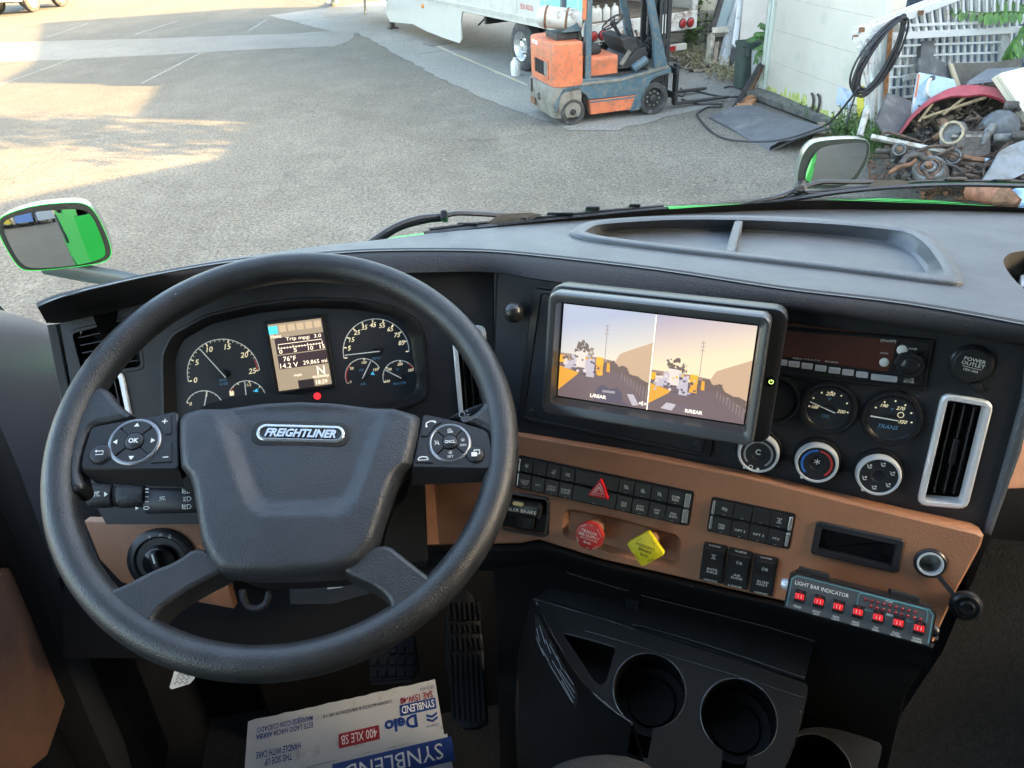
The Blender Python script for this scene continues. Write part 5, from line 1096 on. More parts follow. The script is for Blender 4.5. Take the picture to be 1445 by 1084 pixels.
# door lining seen at the left: top bolster, armrest ridge, brown cloth
dr_ = thing('door_trim', 'dark door trim with a brown cloth insert left of the steering wheel', 'door trim', (XL, .4, 2.2))
bp3 = [(-.3, ZBELT+.01)]+[b for b in belt]
SFp = lambda x, y, w=0.0: SF(*SF.px(x, y, w), w)
tb = [SFp(-200, 412), SFp(-60, 426), SFp(0, 437), SFp(36, 450), SFp(75, 459)]
mb = MB(); T_ = catmull(tb, 5); mb.loft([[p+Vector((-.06, 0, -.005)) for p in T_], [p+Vector((0, 0, .0)) for p in T_], [p+Vector((.035, -.0, -.02)) for p in T_], [p+Vector((.05, 0, -.06)) for p in T_], [p+Vector((.045, 0, -.14)) for p in T_], [p+Vector((.02, 0, -.30)) for p in T_], [p+Vector((.015, 0, -.5)) for p in T_]], False)
mb.build('top_bolster', M['door'], dr_, 70)
def sfpoly(name, pts, w0, w1, m, bev=.006):
    mb = MB(); mb.prism(SF, [SF.px(*p, w1) for p in smooth_poly(pts, 1)], w0, w1, bev); return mb.build(name, m, dr_, 40)
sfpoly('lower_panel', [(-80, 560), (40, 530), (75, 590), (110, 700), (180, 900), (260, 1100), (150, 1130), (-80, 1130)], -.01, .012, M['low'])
sfpoly('armrest_ridge', [(-60, 520), (-10, 560), (30, 650), (62, 740), (110, 880), (205, 1100), (170, 1110), (120, 1000), (60, 840), (10, 730), (-60, 600)], .0, .06, M['trim'], .015)
sfpoly('cloth_insert', [(-40, 840), (6, 808), (16, 797), (24, 806), (60, 880), (103, 962), (95, 990), (60, 1092), (-40, 1100)], .0, .035, M['cloth'], .006)
# floor, pedals, carton, seat
ped = thing('accelerator_pedal', 'long ribbed black accelerator pedal right of the steering wheel', 'pedal', AT(655, 1000, 1.3))
PF = Frame(AT(655, 930, 1.28), cr, (cu*.85+fw*.52).normalized()); PF.N = PF.U.cross(PF.V)
pp = [(628, 880), (636, 842), (648, 832), (664, 834), (676, 860), (682, 905), (688, 1000), (688, 1026), (642, 1030), (634, 960), (627, 925)]
mb = MB(); mb.prism(PF, [PF.px(*p) for p in smooth_poly(pp, 1)], -.02, 0, .004); mb.build('pedal_pad', M['low'], ped, 40)
for k in range(7):
    x = 633+k*7.2
    for y0, y1 in ((850, 876), (882, 894), (900, 918), (924, 1018)):
        mb = MB(); a, b = PF.px(x+(y0-930)*.03+2, y0), PF.px(x+(y1-930)*.03+4, y1); mb.prism(PF, [(a[0]-.0022, a[1]), (a[0]+.0022, a[1]), (b[0]+.0022, b[1]), (b[0]-.0022, b[1])], 0, .004); mb.build('tread_rib', M['low'], ped)
brk = thing('brake_pedal', 'black brake pedal with a square grid pad below the wheel rim', 'pedal', AT(555, 935, 1.34)); PF2 = Frame(AT(555, 930, 1.34), cr, (cu*.8+fw*.6).normalized()); PF2.N = PF2.U.cross(PF2.V)
mb = MB(); mb.prism(PF2, [PF2.px(*p) for p in ((518, 915), (585, 895), (592, 940), (580, 958), (522, 962))], -.02, 0, .004); mb.build('pedal_pad', M['low'], brk)
for i in range(5):
    for j in range(3): u, v = PF2.px(528+i*13, 950-j*16); mb = MB(); mb.box(PF2, u, v, .002, .011, .013, .004, .001); mb.build('grip_block', M['low'], brk)
mat_ = MB(); mat_.holes(WORLD, gpoly([(200, 1100), (330, 860), (620, 820), (640, 1050), (650, 1400), (200, 1400)], ZF) if False else [(-.55, -.2), (.45, -.2), (.40, 1.0), (-.50, 1.0)], [], ZF+.008); solo(mat_, 'floor_mat', M['low'], 'black rubber floor mat under the carton', 'floor mat')
# carton of engine oil, its print upside down for the viewer
BXZ = 1.76
TLc, TRc = G(350, 1019, BXZ), G(614, 960, BXZ); bu = (TLc-TRc).normalized(); bv = Vector((-bu.y, bu.x, 0)); bv = bv if bv.y < 0 else -bv
BW = (TLc-TRc).length; FX = Frame(TRc, bu, bv, (0, 0, 1))       # u to the viewer's left, v towards the viewer
M['carton'] = mat('white_carton', (.46, .46, .455), .6, var=.03, vscale=12, dirt=(.33, .29, .24), dscale=16, damt=.2)
M['blue_ink'] = mat('blue_ink', (.012, .045, .20), .5); M['red_ink'] = mat('red_ink', (.30, .012, .02), .5)
bx = thing('oil_carton', 'worn white cardboard carton with blue and red print lying upside down on the floor', 'carton', TRc-Vector((0, 0, .30)))
FLAP = .125
mb = MB(); mb.box(FX, BW/2, .19, -.155, BW, .38, .29, .003); mb.build('body', M['carton'], bx)
mb = MB(); nn = 26; 
def flap(mb, v0, v1, z, seedv, u0=0.0, u1=None):
    u1 = BW if u1 is None else u1; rg = random.Random(seedv); top = [(u0+(u1-u0)*k/nn, v0+rg.uniform(-.0015, .0015)) for k in range(nn+1)]; bot = [(u0+(u1-u0)*k/nn, v1+rg.uniform(-.001, .001)) for k in range(nn+1)]
    mb.prism(FX, top+bot[::-1], z-.004, z)
flap(mb, -.002, FLAP-.001, 0, 3); mb.build('far_flap', M['carton'], bx)
mb = MB(); flap(mb, FLAP+.0015, .38, .003, 4, -.006); mb.build('near_flap', M['carton'], bx)
def bt_(name, st, px, py, hpx, m, wpx=None, italic=0, bold=0, w=.0008, par=bx, box=None):
    u, v = FX.px(px, py); k = 1.0/(FPX/((FX(u, v)-CAM).dot(fw))); mb = MB()
    FX2 = Frame(FX(u, v, w), FX.U, FX.V, FX.N)
    mb.text(FX2, st, 0, 0, hpx*k*1.12, .0004 if box is None else .001, width=wpx*k if wpx else None, italic=italic, bold=bold); mb.build(name, m, par)
    if box: o = MB(); o.prism(FX2, rrect(box[0]*k, box[1]*k*1.12, .001, 1), 0, .0006); o.build('print_block', box[2], par)
bt_('print', 'SAE 15W-40', 588, 985, 10, M['red_ink'], 46, bold=.02); bt_('print', 'API CK-4/SN', 603, 971.5, 4.5, M['blue_ink'], 20)
bt_('print', 'SYNBLEND', 590, 998, 11, M['white_print'], 46, bold=.01, box=(51, 16, M['blue_ink']))
bt_('print', 'Delo', 566, 1022, 19, M['blue_ink'], 46, bold=.035); bt_('print', 'Chevron', 611, 1025, 4.5, M['blue_ink'], 18)
bt_('print', '400 XLE SB', 507, 1040, 13, M['white_print'], 50, box=(57, 20, M['red_ink']))
bt_('print', '12000016O552-6-08/22/2024 08 14', 505, 1001, 5, M['black_print'], 96)
bt_('print', 'ESTE LADO HACIA ARRIBA\nMANEJESE CON CUIDADO', 402, 1026, 20, M['blue_ink'], 78, bold=.01)
bt_('print', 'THIS SIDE UP\nHANDLE WITH CARE', 393, 1066, 22, M['blue_ink'], 62, bold=.01)
bt_('print', 'SYNBLEND', 556, 1078, 22, M['white_print'], 140, w=.0045, box=(170, 34, M['blue_ink']))
u0_, v0_ = FX.px(610, 1014); kk = 1.3/FPX
for j in range(2):
    mb = MB(); y = -4+j*7
    mb.prism(Frame(FX(u0_, v0_, .0006), -FX.U, -FX.V, FX.N), [(a*kk, b*kk*1.1) for a, b in ((-9, y+2), (0, y-2.5), (9, y+2), (9, y+6), (0, y+1.5), (-9, y+6))], 0, .0004); mb.build('logo_chevron', M['blue_ink'], bx)
# paper tag under the wheel
tg = [(247, 944), (276, 952), (274, 958), (268, 965), (242, 973), (239, 970)]
mb = MB(); a = [AT(x, y, 1.0) for x, y in tg]; mb.loft([a, [p+fw*.0012 for p in a]], True, True, True); t_ = solo(mb, 'paper_tag', M['white_print'], 'small white paper tag with scribbled writing hanging below the wheel rim', 'tag')
mb = MB(); F = JF(257, 960, .999)
for k in range(3): mb.line(F, [(-.010+.0035*j+.002*k, -.004+.005*k+(.003 if j % 2 else -.001)) for j in range(6)], .0009, .0004)
mb.build('scribble', M['black_print'], t_)
# driver seat edge at the bottom of the view
mb = MB(); c = AT(838, 1130, .80); mb.ball(c, .058, 20, 12, (1.35, .8, .5)); 
solo(mb, 'seat_edge', mat('grey_woven', (.022, .022, .023), .9, bump=.8, bscale=350, var=.3, vscale=200), 'grey woven seat edge at the bottom middle of the view', 'seat', 60)
# =================================================================== DASHBOARD
dash = thing('dashboard', 'black truck dashboard with a brown switch panel, gauges and vents', 'dashboard', (.3, .9, 2.4))
def D(mb, name, m, sm=0, par=dash, **k): return mb.build(name, m, par, sm, **k)
# --- top with its tray
te = catmull([onF(FT, p) for p in TE], 4); fe = catmull(FE3, 3)
tr_o = [(799, 336), (811, 324), (838, 313.5), (980, 306.5), (1150, 311), (1240, 319), (1316, 330), (1364, 401), (1350, 405.5), (1219, 387.5), (1085, 371.5), (900, 350.5)]
tr_i = [(823, 333.5), (831, 325), (846, 318.5), (980, 311), (1150, 317), (1235, 324.5), (1296, 332), (1336, 390), (1322, 392), (1215, 380), (1085, 366), (920, 347.5)]
tr_b = [(838, 335), (846, 331), (865, 327), (980, 323), (1150, 331), (1225, 340), (1283, 348), (1318, 388), (1305, 389), (1205, 378.5), (1085, 364.5), (935, 347)]
to2 = lambda L, n=2: [FT.px(*p) for p in smooth_poly(L, n)]
rec = [(1414, 370), (1420, 360), (1432, 355), (1475, 352), (1500, 400), (1470, 418), (1447, 410), (1428, 392)]
loc = lambda p: ((p-FT.o).dot(FT.U), (p-FT.o).dot(FT.V))
tri_o = to2(tr_o); rc_o = to2(rec)
mb = MB(); outl = [loc(p) for p in te]+[loc(p) for p in fe[::-1]]
mb.holes(FT, outl, [tri_o, rc_o], 0); top = D(mb, 'dash_top', M['dash'])
def lift(L, w): return [FT(x, y, w) for x, y in L]
ti, tb_ = to2(tr_i), [FT.px(*p, -.017) for p in smooth_poly(tr_b, 2)]
mb = MB(); mb.loft([lift(tri_o, -.001), lift(tri_o, .003), lift(inset(tri_o, .002), .005), lift([(a[0]*.25+b[0]*.75, a[1]*.25+b[1]*.75) for a, b in zip(tri_o, ti)], .0055), lift(ti, .003), lift(tb_, -.014), lift(inset(tb_, .005), -.017)])
mb.holes(FT, inset(tb_, .005), [], -.017); mb.build('tray', M['dash'], top, 50)
a, b = FT.px(1044, 307, .0), FT.px(1030, 357, -.0)
mb = MB(); d = (Vector(b)-Vector(a)); n = Vector((-d.y, d.x)).normalized()*.006; mb.prism(FT, [tuple(Vector(a)+n), tuple(Vector(b)+n*1.1), tuple(Vector(b)-n*1.1), tuple(Vector(a)-n)], -.018, .002, .003); mb.build('tray_divider', M['dash'], top)
mb = MB(); mb.loft([lift(rc_o, 0), lift(rc_o, -.05)]); mb.holes(FT, rc_o, [], -.045); mb.build('corner_pocket', mat('pocket_brown', (.05, .042, .032), .6), top)
mb = MB(); mb.prism(FT, [FT.px(*p, -.03) for p in ((1440, 388), (1452, 384), (1452, 402), (1441, 404))], -.045, -.03, .002); mb.build('pocket_tag', M['white_print'], top)
# --- padded brow: section swept from the top edge round to the panel
def bed(p): F = FC if p[0] < 697 else FS; u, v = F.px(*p, .016); return F(u, v, .016)
T3 = [onF(FT, p) for p in TE]; B3 = [bed(p) for p in BE]
secs = []
for t, b in zip(T3, B3):
    up = Vector((0, 0, 1)); bk = (CAM-t); bk.z = 0; bk.normalize()
    secs.append([t-bk*.012-up*.003, t-bk*.008+up*.0002, t-up*.0015, t.lerp(b, .22)+bk*.0075+up*.002, t.lerp(b, .5)+bk*.0125, t.lerp(b, .8)+bk*.009-up*.001, b, b-bk*.012-up*.003, b-bk*.06-up*.0])
nsec = len(secs[0]); cols_ = [catmull([s[k] for s in secs], 5) for k in range(nsec)]
mb = MB(); mb.loft(cols_, False); mb.add([c[0] for c in cols_], [tuple(range(nsec))]); D(mb, 'brow_pad', M['pad'], 70)
# --- driver panel with vents and cluster opening
cl_o = [(228, 604), (226, 500), (240, 470), (290, 443), (360, 427), (430, 419), (500, 421), (552, 430), (585, 446), (600, 470), (607, 552), (598, 568), (560, 580), (400, 602)]
cl_i = [(251, 604), (247, 508), (258, 480), (300, 457), (365, 442), (432, 435), (498, 437), (545, 444), (569, 457), (579, 476), (589, 543), (582, 555), (550, 568), (400, 594)]
CO = [FC.px(*p) for p in round_poly(cl_o, 10, 3)]; DW = -.016; CI = [FC.px(*p, DW) for p in round_poly(cl_i, 10, 3)]
vL = [FC.px(*p) for p in ((98, 468), (192, 446), (203, 520), (114, 532))]; vR = [FC.px(*p) for p in ((639, 462), (683, 461), (690, 590), (650, 590))]; vL2 = [FC.px(*p) for p in ((128, 532), (172, 525), (186, 592), (143, 600))]
mb = MB(); mb.holes(FC, [FC.px(*p) for p in ((84, 452), (130, 438), (215, 420), (330, 395), (450, 380), (696, 378), (696, 604), (622, 640), (590, 700), (560, 740), (150, 740), (128, 700))], [CO, vL, vR, vL2], 0, .03); D(mb, 'driver_panel', M['panel'])
mb = MB(); mb.prism(FC, [FC.px(*p) for p in ((64, 459), (80, 457), (126, 700), (108, 700))], -.05, -.002, .002); D(mb, 'panel_end_cap', M['trim'])
def vent(F, quad, name, nslat, vertical, fm, fw_=.004, depth=.028, proud=.004, par=dash, slatm=None, bright=False):
    q = [Vector(p) for p in quad]; out = ccw(round_poly([tuple(p) for p in q], .008, 3))
    mb = MB(); inn = inset(out, fw_); inn = inn if len(inn) == len(out) else inn
    o2 = ccw(inset(out, -.002)); mb.frame(F, o2, inn, -.002, proud, -.006, .0012); v = D(mb, name, fm, 30, par)
    mb = MB(); mb.poly(F, out, -depth); mb.build('vent_duct', M['trim_dark'], v)
    for k in range(nslat):
        t = (k+1)/(nslat+1)
        a, b = (q[0].lerp(q[1], t), q[3].lerp(q[2], t)) if vertical else (q[0].lerp(q[3], t), q[1].lerp(q[2], t))
        d = (b-a).normalized(); a, b = a+d*.006, b-d*.006; n = Vector((-d.y, d.x))*.0007; mb = MB(); mb.prism(F, [tuple(a+n), tuple(b+n), tuple(b-n), tuple(a-n)], -.022, -.004, .0004); mb.build('slat', slatm or M['satin'], v)
    return v
vent(FC, vL, 'air_vent', 5, False, M['panel'], .003, proud=.001)
vent(FC, vR, 'air_vent', 3, True, M['silver']); vent(FC, vL2, 'air_vent', 2, True, M['silver'])
# --- instrument cluster
mb = MB(); mb.loft([[FC(x, y, -.001) for x, y in CO], [FC(x, y, .003) for x, y in inset(CO, .001)], [FC(x, y, .003) for x, y in inset(CO, .004)], [FC(x, y, DW+.004) for x, y in [(a[0]*.25+b[0]*.75, a[1]*.25+b[1]*.75) for a, b in zip(CO, CI)]], [FC(x, y, DW) for x, y in CI]]); clu = D(mb, 'instrument_cluster', M['satin'], 40)
M['dial'] = mat('dial_face', (.018, .021, .027), .55, bump=.15, bscale=1200)
mb = MB(); mb.holes(FC, CI, [], DW); dialp = mb.build('dial_plate', M['dial'], clu)
DF_ = Frame(FC(0, 0, DW), FC.U, FC.V, FC.N)
def dialset(F, par, c, a, b, labels, nmin, need, th, r=None, red=None, rev=False, lm=None, needm=None, needlen=.95, tail=.12, hub=.0055, arc=True, lrad=.78, w0=.0006, it=.25, arcw=.0011):
    """a dial drawn from three photo points: pivot c, scale start a, scale end b (clockwise over the top)"""
    C0 = Vector(F.px(*c)); A = Vector(F.px(*a))-C0; B = Vector(F.px(*b))-C0; r = r or (A.length+B.length)/2
    t0 = math.atan2(A.y, A.x); t1 = math.atan2(B.y, B.x)
    if t0 < t1: t0 += 2*math.pi
    P = lambda f, k: (C0.x+r*k*math.cos(t0+(t1-t0)*f), C0.y+r*k*math.sin(t0+(t1-t0)*f))
    if arc: mb = MB(); mb.line(F, [P(i/48, 1) for i in range(49)], arcw, w0); mb.build('scale_arc', M['white_print'], par)
    mb = MB(); n = (len(labels)-1)*nmin
    for i in range(n+1):
        mj = i % nmin == 0; mb.line(F, [P(i/n, .985), P(i/n, .90 if mj else .94)], .0016 if mj else .0007, w0+.0001)
    mb.build('scale_ticks', M['cream_glow_print'], par)
    mb = MB()
    for i, s in enumerate(labels):
        if s: mb.text(F, s, *P(i/(len(labels)-1), lrad), th, w0, italic=it, bold=.01)
    if mb.v: mb.build('numerals', lm or M['cream_glow_print'], par)
    if red: mb = MB(); mb.line(F, [P(red[0]+(red[1]-red[0])*i/10, .955) for i in range(11)], .0016, w0+.0003); mb.build('red_zone', M['red_print'], par)
    mb = MB(); nd = P(need, needlen); d = (Vector(nd)-C0).normalized(); q = C0-d*r*tail; mb.line(F, [tuple(q), nd], .0013 if r > .02 else .0009, .005); mb.build('needle', needm or M['white_print'], par)
    mb = MB(); mb.lathe(F, [(hub, 0), (hub*.95, .004), (.0001, .0043)], 14, C0.x, C0.y); mb.build('needle_cap', M['satin'], par)
    return C0, r
dialset(DF_, clu, (316, 528), (263.3, 539), (363.5, 522.7), ['0', '5', '10', '15', '20', '25'], 5, .335, .0068, red=(.9, 1.0), lrad=.80)
dialset(DF_, clu, (289, 577), (264, 568), (316, 575), ['0', '5', '10'], 5, .52, .0045, hub=.003)
dialset(DF_, clu, (349, 563), (322, 552), (373, 560), ['E', '', '1/2', '', 'F'], 2, .42, .0036, red=(.02, .12), hub=.0035)
dialset(DF_, clu, (531, 496), (484.5, 506), (576, 496), ['', '5', '15', '25', '35', '45', '55', '65', '75', '85', ''], 1, .03, .0058, lrad=.82)
dialset(DF_, clu, (513, 531), (487.5, 542), (533, 520), ['0', '50', '100', '150'], 2, .80, .0034, red=(.0, .38), hub=.003)
dialset(DF_, clu, (564, 532), (541, 540), (583, 520), ['100', '150', '200', '250'], 2, .28, .0034, red=(.85, 1.0), hub=.003)
def ptext(F, par, st, x, y, hpx, m, w=.0006, italic=0, bold=0, wpx=None, name='lettering', rot=0):
    u, v = F.px(x, y, w); dep = (F(u, v)-CAM).dot(fw); k = dep/FPX; mb = MB(); mb.text(F, st, u, v, hpx*k, w, italic=italic, bold=bold, width=wpx*k if wpx else None, rot=rot); return mb.build(name, m, par)
ptext(DF_, clu, 'RPM\nx100', 315, 539, 9, M['blue_print'], italic=.2); ptext(DF_, clu, 'MPH', 531, 505.5, 4, M['blue_print'], italic=.3); ptext(DF_, clu, 'AIR', 512, 542, 3.6, M['blue_print'], italic=.3); ptext(DF_, clu, 'WATER', 564, 541, 3.8, M['blue_print'], italic=.3); ptext(DF_, clu, 'PSI', 510, 522.5, 3.6, M['blue_print'], italic=.3); ptext(DF_, clu, '\u00b0F', 561, 522, 3.6, M['blue_print'], italic=.3)
mb = MB(); mb.box(DF_, *DF_.px(327, 555), .0006, .005, .006, .0004); mb.build('fuel_symbol', M['cream_glow_print'], clu)
mb = MB(); c_ = Vector(DF_.px(358, 552)); e_ = Vector(DF_.px(366, 548)); mb.line(DF_, [tuple(c_), tuple(e_)], .0008, .004); mb.build('blue_needle', mat('cyan_print', (.05, .5, .85), .5, emit=(.05, .5, .9), estr=.05), clu)
for x, y in ((526, 527), (362, 551)): mb = MB(); mb.poly(DF_, [DF_.px(x-3, y+2), DF_.px(x+3, y+2), DF_.px(x, y-3)], .0008); mb.build('blue_warning', mat('cyan_print', (.05, .5, .85), .5, emit=(.05, .5, .9), estr=.05), clu)
mb = MB(); mb.lathe(DF_, [(.0045, 0), (.0045, .0008), (.003, .0009), (.003, .0004), (.0015, .0004), (.0015, .0009), (.0001, .0009)], 18, *DF_.px(447.8, 559)); mb.build('brake_warning_light', mat('red_lamp', (.6, .02, .03), .4, emit=(1, .03, .05), estr=.15), clu)
mb = MB(); mb.prism(FC, [FC.px(*p, -.006) for p in ((373, 430), (448, 421), (450, 425), (374, 434))], -.012, -.005); mb.build('light_strip', mat('tinted_strip', (.05, .05, .04), .25), clu)
# display in the middle of the cluster
fr_o = [DF_.px(*p) for p in round_poly([(371, 454), (458, 443), (474.7, 545.6), (389, 558)], 4, 3)]; fr_i = [DF_.px(*p) for p in round_poly([(376, 457.5), (454, 448.5), (469.5, 542), (393, 553)], 2, 3)]
mb = MB(); mb.frame(DF_, ccw(fr_o), ccw(fr_i), 0, .004, .001, .001); scr = mb.build('display', M['satin'], clu)
def em(name, c, s=1.0): return mat(name, tuple(x*.2 for x in c), .35, emit=c, estr=s)
SC = lambda fx, fy: (lambda a, b: tuple(Vector(a).lerp(Vector(b), fy)))(tuple(Vector(DF_.px(377.8, 458.4)).lerp(Vector(DF_.px(453, 449)), fx)), tuple(Vector(DF_.px(394, 552)).lerp(Vector(DF_.px(468.5, 541.5)), fx)))
def srect(x0, y0, x1, y1, w, name, m): mb = MB(); mb.poly(DF_, [SC(x0, y0), SC(x1, y0), SC(x1, y1), SC(x0, y1)], w); return mb.build(name, m, scr)
ES = .11
srect(0, 0, 1, 1, .0012, 'screen', em('lcd_brown', (.36, .30, .23), ES)); srect(.08, .21, 1, .46, .0016, 'screen_field', em('lcd_dark', (.05, .035, .045), ES)); srect(.08, .475, 1, .68, .0016, 'screen_field', em('lcd_dark2', (.05, .035, .045), ES))
srect(.0, .03, .17, .15, .0018, 'menu_icon', em('lcd_cyan', (.05, .6, .85), ES*1.3))
for k in range(5): srect(.20+k*.163, .03, .33+k*.163, .13, .0018, 'menu_icon', em('lcd_tan', (.58, .46, .33), ES))
lw = em('lcd_white', (.95, .85, .70), ES*1.6)
for st, fx, fy, h, wd in (('Home', .12, .185, .0045, .16), ('Trip mpg:  3.0', .62, .255, .0058, .56), ('76\u00b0F', .30, .535, .0062, .2), ('14.2 V', .27, .635, .0062, .28), ('29,865 mi', .76, .635, .0058, .38), ('N', .84, .77, .011, .12), ('economy', .82, .87, .0042, .26), ('mph', .40, .80, .004, .12), ('18:29', .82, .945, .0048, .18), ('0', .16, .42, .005, .05), ('5', .43, .42, .005, .05), ('10', .72, .42, .005, .08), ('15', .94, .42, .005, .08)):
    u, v = SC(fx, fy); mb = MB(); mb.text(DF_, st, u, v, h, .0021, width=wd*.078, rot=R(-.5)); mb.build('screen_text', lw, scr)
mb = MB(); mb.line(DF_, [SC(.13, .36), SC(.13, .31), SC(.95, .31), SC(.95, .36)], .0006, .0021)
for k in range(16): mb.line(DF_, [SC(.13+.82*k/15, .385), SC(.13+.82*k/15, .355 if k % 5 else .34)], .0007, .0021)
mb.line(DF_, [SC(.13, .37), SC(.95, .37)], .0005, .0021); mb.build('mpg_scale', lw, scr)
srect(.38, .88, .68, 1.0, .0018, 'screen_field', em('lcd_dark3', (.03, .025, .03), ES))

# --- centre panel
vq = [FS.px(*p) for p in ((1331, 556), (1398, 567.5), (1361.5, 714), (1296, 708))]
mb = MB(); po = [FS.px(*p) for p in ((697, 372), (784, 390), (965, 412), (1130, 430), (1300, 458), (1450, 478), (1442, 560), (1416, 655), (1388, 752), (1225, 714), (1060, 674), (900, 642), (735, 614), (698, 606))]
mb.holes(FS, po, [round_poly(vq, .008, 3)], 0, .03); mb.loft([[FS(x, y, 0) for x, y in po], [FS(x, y, -.03) for x, y in po]]); D(mb, 'centre_panel', M['panel'])
mb = MB(); mb.prism(FS, [FS.px(*p) for p in ((1450, 470), (1475, 500), (1440, 640), (1398, 756), (1387, 752), (1414, 658), (1441, 560))], -.05, .004, .004); D(mb, 'panel_edge', M['dash'])
mb = MB(); a_, b_ = FS.px(697, 384, .001), FS.px(697, 605, .001); mb.box(FS, (a_[0]+b_[0])/2, (a_[1]+b_[1])/2, .0, .0016, abs(a_[1]-b_[1]), .0016); D(mb, 'panel_seam', M['trim_dark'])
# right air vent with bright frame
mb = MB(); vo = ccw(inset(round_poly(vq, .008, 3), -.002)); vi = inset(vo, .0065); mb.frame(FS, vo, vi, -.002, .007, -.012, .002); vt = D(mb, 'air_vent', M['silver'], 40)
mb = MB(); mb.poly(FS, vo, -.030); mb.build('vent_duct', M['trim_dark'], vt)
vqv = [Vector(p) for p in vq]
for t in (.32, .53, .74):
    a, b = vqv[0].lerp(vqv[1], t), vqv[3].lerp(vqv[2], t); d = (b-a).normalized(); a, b = a+d*.010, b-d*.010; n = Vector((-d.y, d.x))*.0011; mb = MB(); mb.prism(FS, [tuple(a+n), tuple(b+n), tuple(b-n), tuple(a-n)], -.022, -.006, .0008); mb.build('slat', M['satin'], vt)
for t in (.12, .22, .43, .63, .85):
    a, b = vqv[0].lerp(vqv[1], t), vqv[3].lerp(vqv[2], t); d = (b-a).normalized(); a, b = a+d*.008, b-d*.008; n = Vector((-d.y, d.x))*.0009; mb = MB(); mb.prism(FS, [tuple(a+n), tuple(b+n), tuple(b-n), tuple(a-n)], -.028, -.016); mb.build('rear_slat', M['trim_dark'], vt)
c = vqv[0].lerp(vqv[2], .52); mb = MB(); mb.box(FS, c.x, c.y, -.006, .006, .030, .006, .001); mb.build('vent_tab', M['satin'], vt)
# radio
RDF = FS.at(1318.9, 478.5, 0, R(1.2)); RDF = Frame(RDF.o, (RDF.U*1.0), RDF.V, RDF.N)
RW, RH = .186, .057
mb = MB(); mb.frame(RDF, rrect(RW, RH, .002, 1, -RW/2, -RH/2), rrect(RW-.008, RH-.008, .001, 1, -RW/2, -RH/2), -.001, .004, .0, .0008); rd = D(mb, 'radio', M['trim_dark'])
RI = Frame(RDF(0, 0, .0006), RDF.U, RDF.V, RDF.N)
mb = MB(); mb.prism(RI, rrect(RW-.008, RH-.008, .001, 1, -RW/2, -RH/2), -.001, .0005); mb.build('face_plate', M['satin'], rd)
mb = MB(); mb.prism(RI, [RI.px(*p) for p in round_poly([(1060, 446), (1266, 476), (1261, 503), (1253, 525), (1040, 494)], 4, 2)], 0, .0015, .0005); mb.build('radio_display', mat('red_reflection_glass', (.085, .020, .012), .10, spec=.8), rd)  # warm reflection put into the base red of the glass
btn = mat('pale_button', (.46, .46, .47), .5)
for k, (x, y, wd) in enumerate(((1084, 508.5, 15), (1103, 511.7, 15), (1120.5, 514.2, 15), (1139, 517, 15), (1158, 520, 15), (1177.6, 523, 15), (1196.7, 525.8, 15), (1216.5, 529, 15.5), (1247.7, 533.8, 33))):
    u, v = RI.px(x, y, .002); mb = MB(); mb.prism(RI, rrect(wd*.00079, .0066, .001, 2, u, v), 0, .0028, .0006); b = mb.build('radio_button', btn, rd)
    mb = MB(); mb.text(RI, ('1', '2 ALL', '3 INT', '4', '5 RPT', '6 SCN', 'RW', 'FF', 'WB / MENU')[k], u, v, .0022, .0031); mb.build('button_print', M['grey_print'], b)
for x, y, r in ((1273, 494, .0052), (1247.7, 511.4, .0048)):
    mb = MB(); mb.lathe(RI, [(r, 0), (r, .0024), (r*.85, .003), (.0001, .0032)], 18, *RI.px(x, y, .002)); mb.build('round_button', M['white_print'], rd, 40)
u, v = RI.px(1284, 515.5, .008); mb = MB()
mb.loft([[RI(u+r*(1+.05*math.cos(8*t))*math.cos(t), v+r*(1+.05*math.cos(8*t))*math.sin(t), w) for t in [2*math.pi*k/48 for k in range(48)]] for r, w in ((.0145, 0), (.0145, .008), (.0135, .0095), (.009, .0095), (.0085, .012), (.007, .013))], True, False, True); mb.build('volume_knob', M['satin'], rd, 40)
for st, x, y, h, wd in (('Bluetooth', 1118, 462.5, 3.6, 17), ('(SiriusXM)', 1253.5, 481.5, 5.5, 20), ('PWR\nVOL', 1288, 494.5, 7, 11), ('MUTE\nENTER', 1283, 537, 7, 13), ('BAND', 1248, 498.5, 2.2, 10), ('SEEK/TRACK   SCAN', 1150, 508.5, 2.2, 60)): ptext(RI, rd, st, x, y, h, M['white_print'], .0021, wpx=wd)
for x, y in ((1303, 497), (1295, 536)): mb = MB(); mb.lathe(RI, [(.002, .0006), (.0001, .0006)], 8, *RI.px(x, y)); mb.build('screw_hole', M['trim_dark'], rd)
# round gauges
def gauge(x, y, r, blank=False):
    u, v = FS.px(x, y); F = FS.sub(u, v, 0, 0); mb = MB()
    mb.lathe(F, [(r*1.06, 0), (r*1.05, .004), (r, .007), (r*.90, .007), (r*.86, .004), (r*.80, .002 if not blank else .005)], 40, cap1=False); g = D(mb, 'gauge', M['satin'], 40)
    mb = MB(); mb.lathe(F, [(r*.82, .002 if not blank else .0048), (.0001, .002 if not blank else .0048)], 32, cap1=False); mb.build('gauge_face', M['dial'] if not blank else M['trim'], g); return g, Frame(F(0, 0, .002), F.U, F.V, F.N)
gauge(1092, 563, .0285, True)
g, F = gauge(1169, 574.5, .0295); dialset(F, g, (1169, 577), (1141, 573), (1196.5, 582), ['', '', '', '', '', '', ''], 1, .10, .004, r=.0215, arc=False, needlen=1.0, tail=.35, hub=.005)
for st, x, y, h in (('100', 1150, 574.5, 4.6), ('200', 1172, 556, 5.6), ('300', 1187, 581, 5.2)): ptext(F, g, st, x, y, h, M['cream_glow_print'], italic=.3, bold=.01)
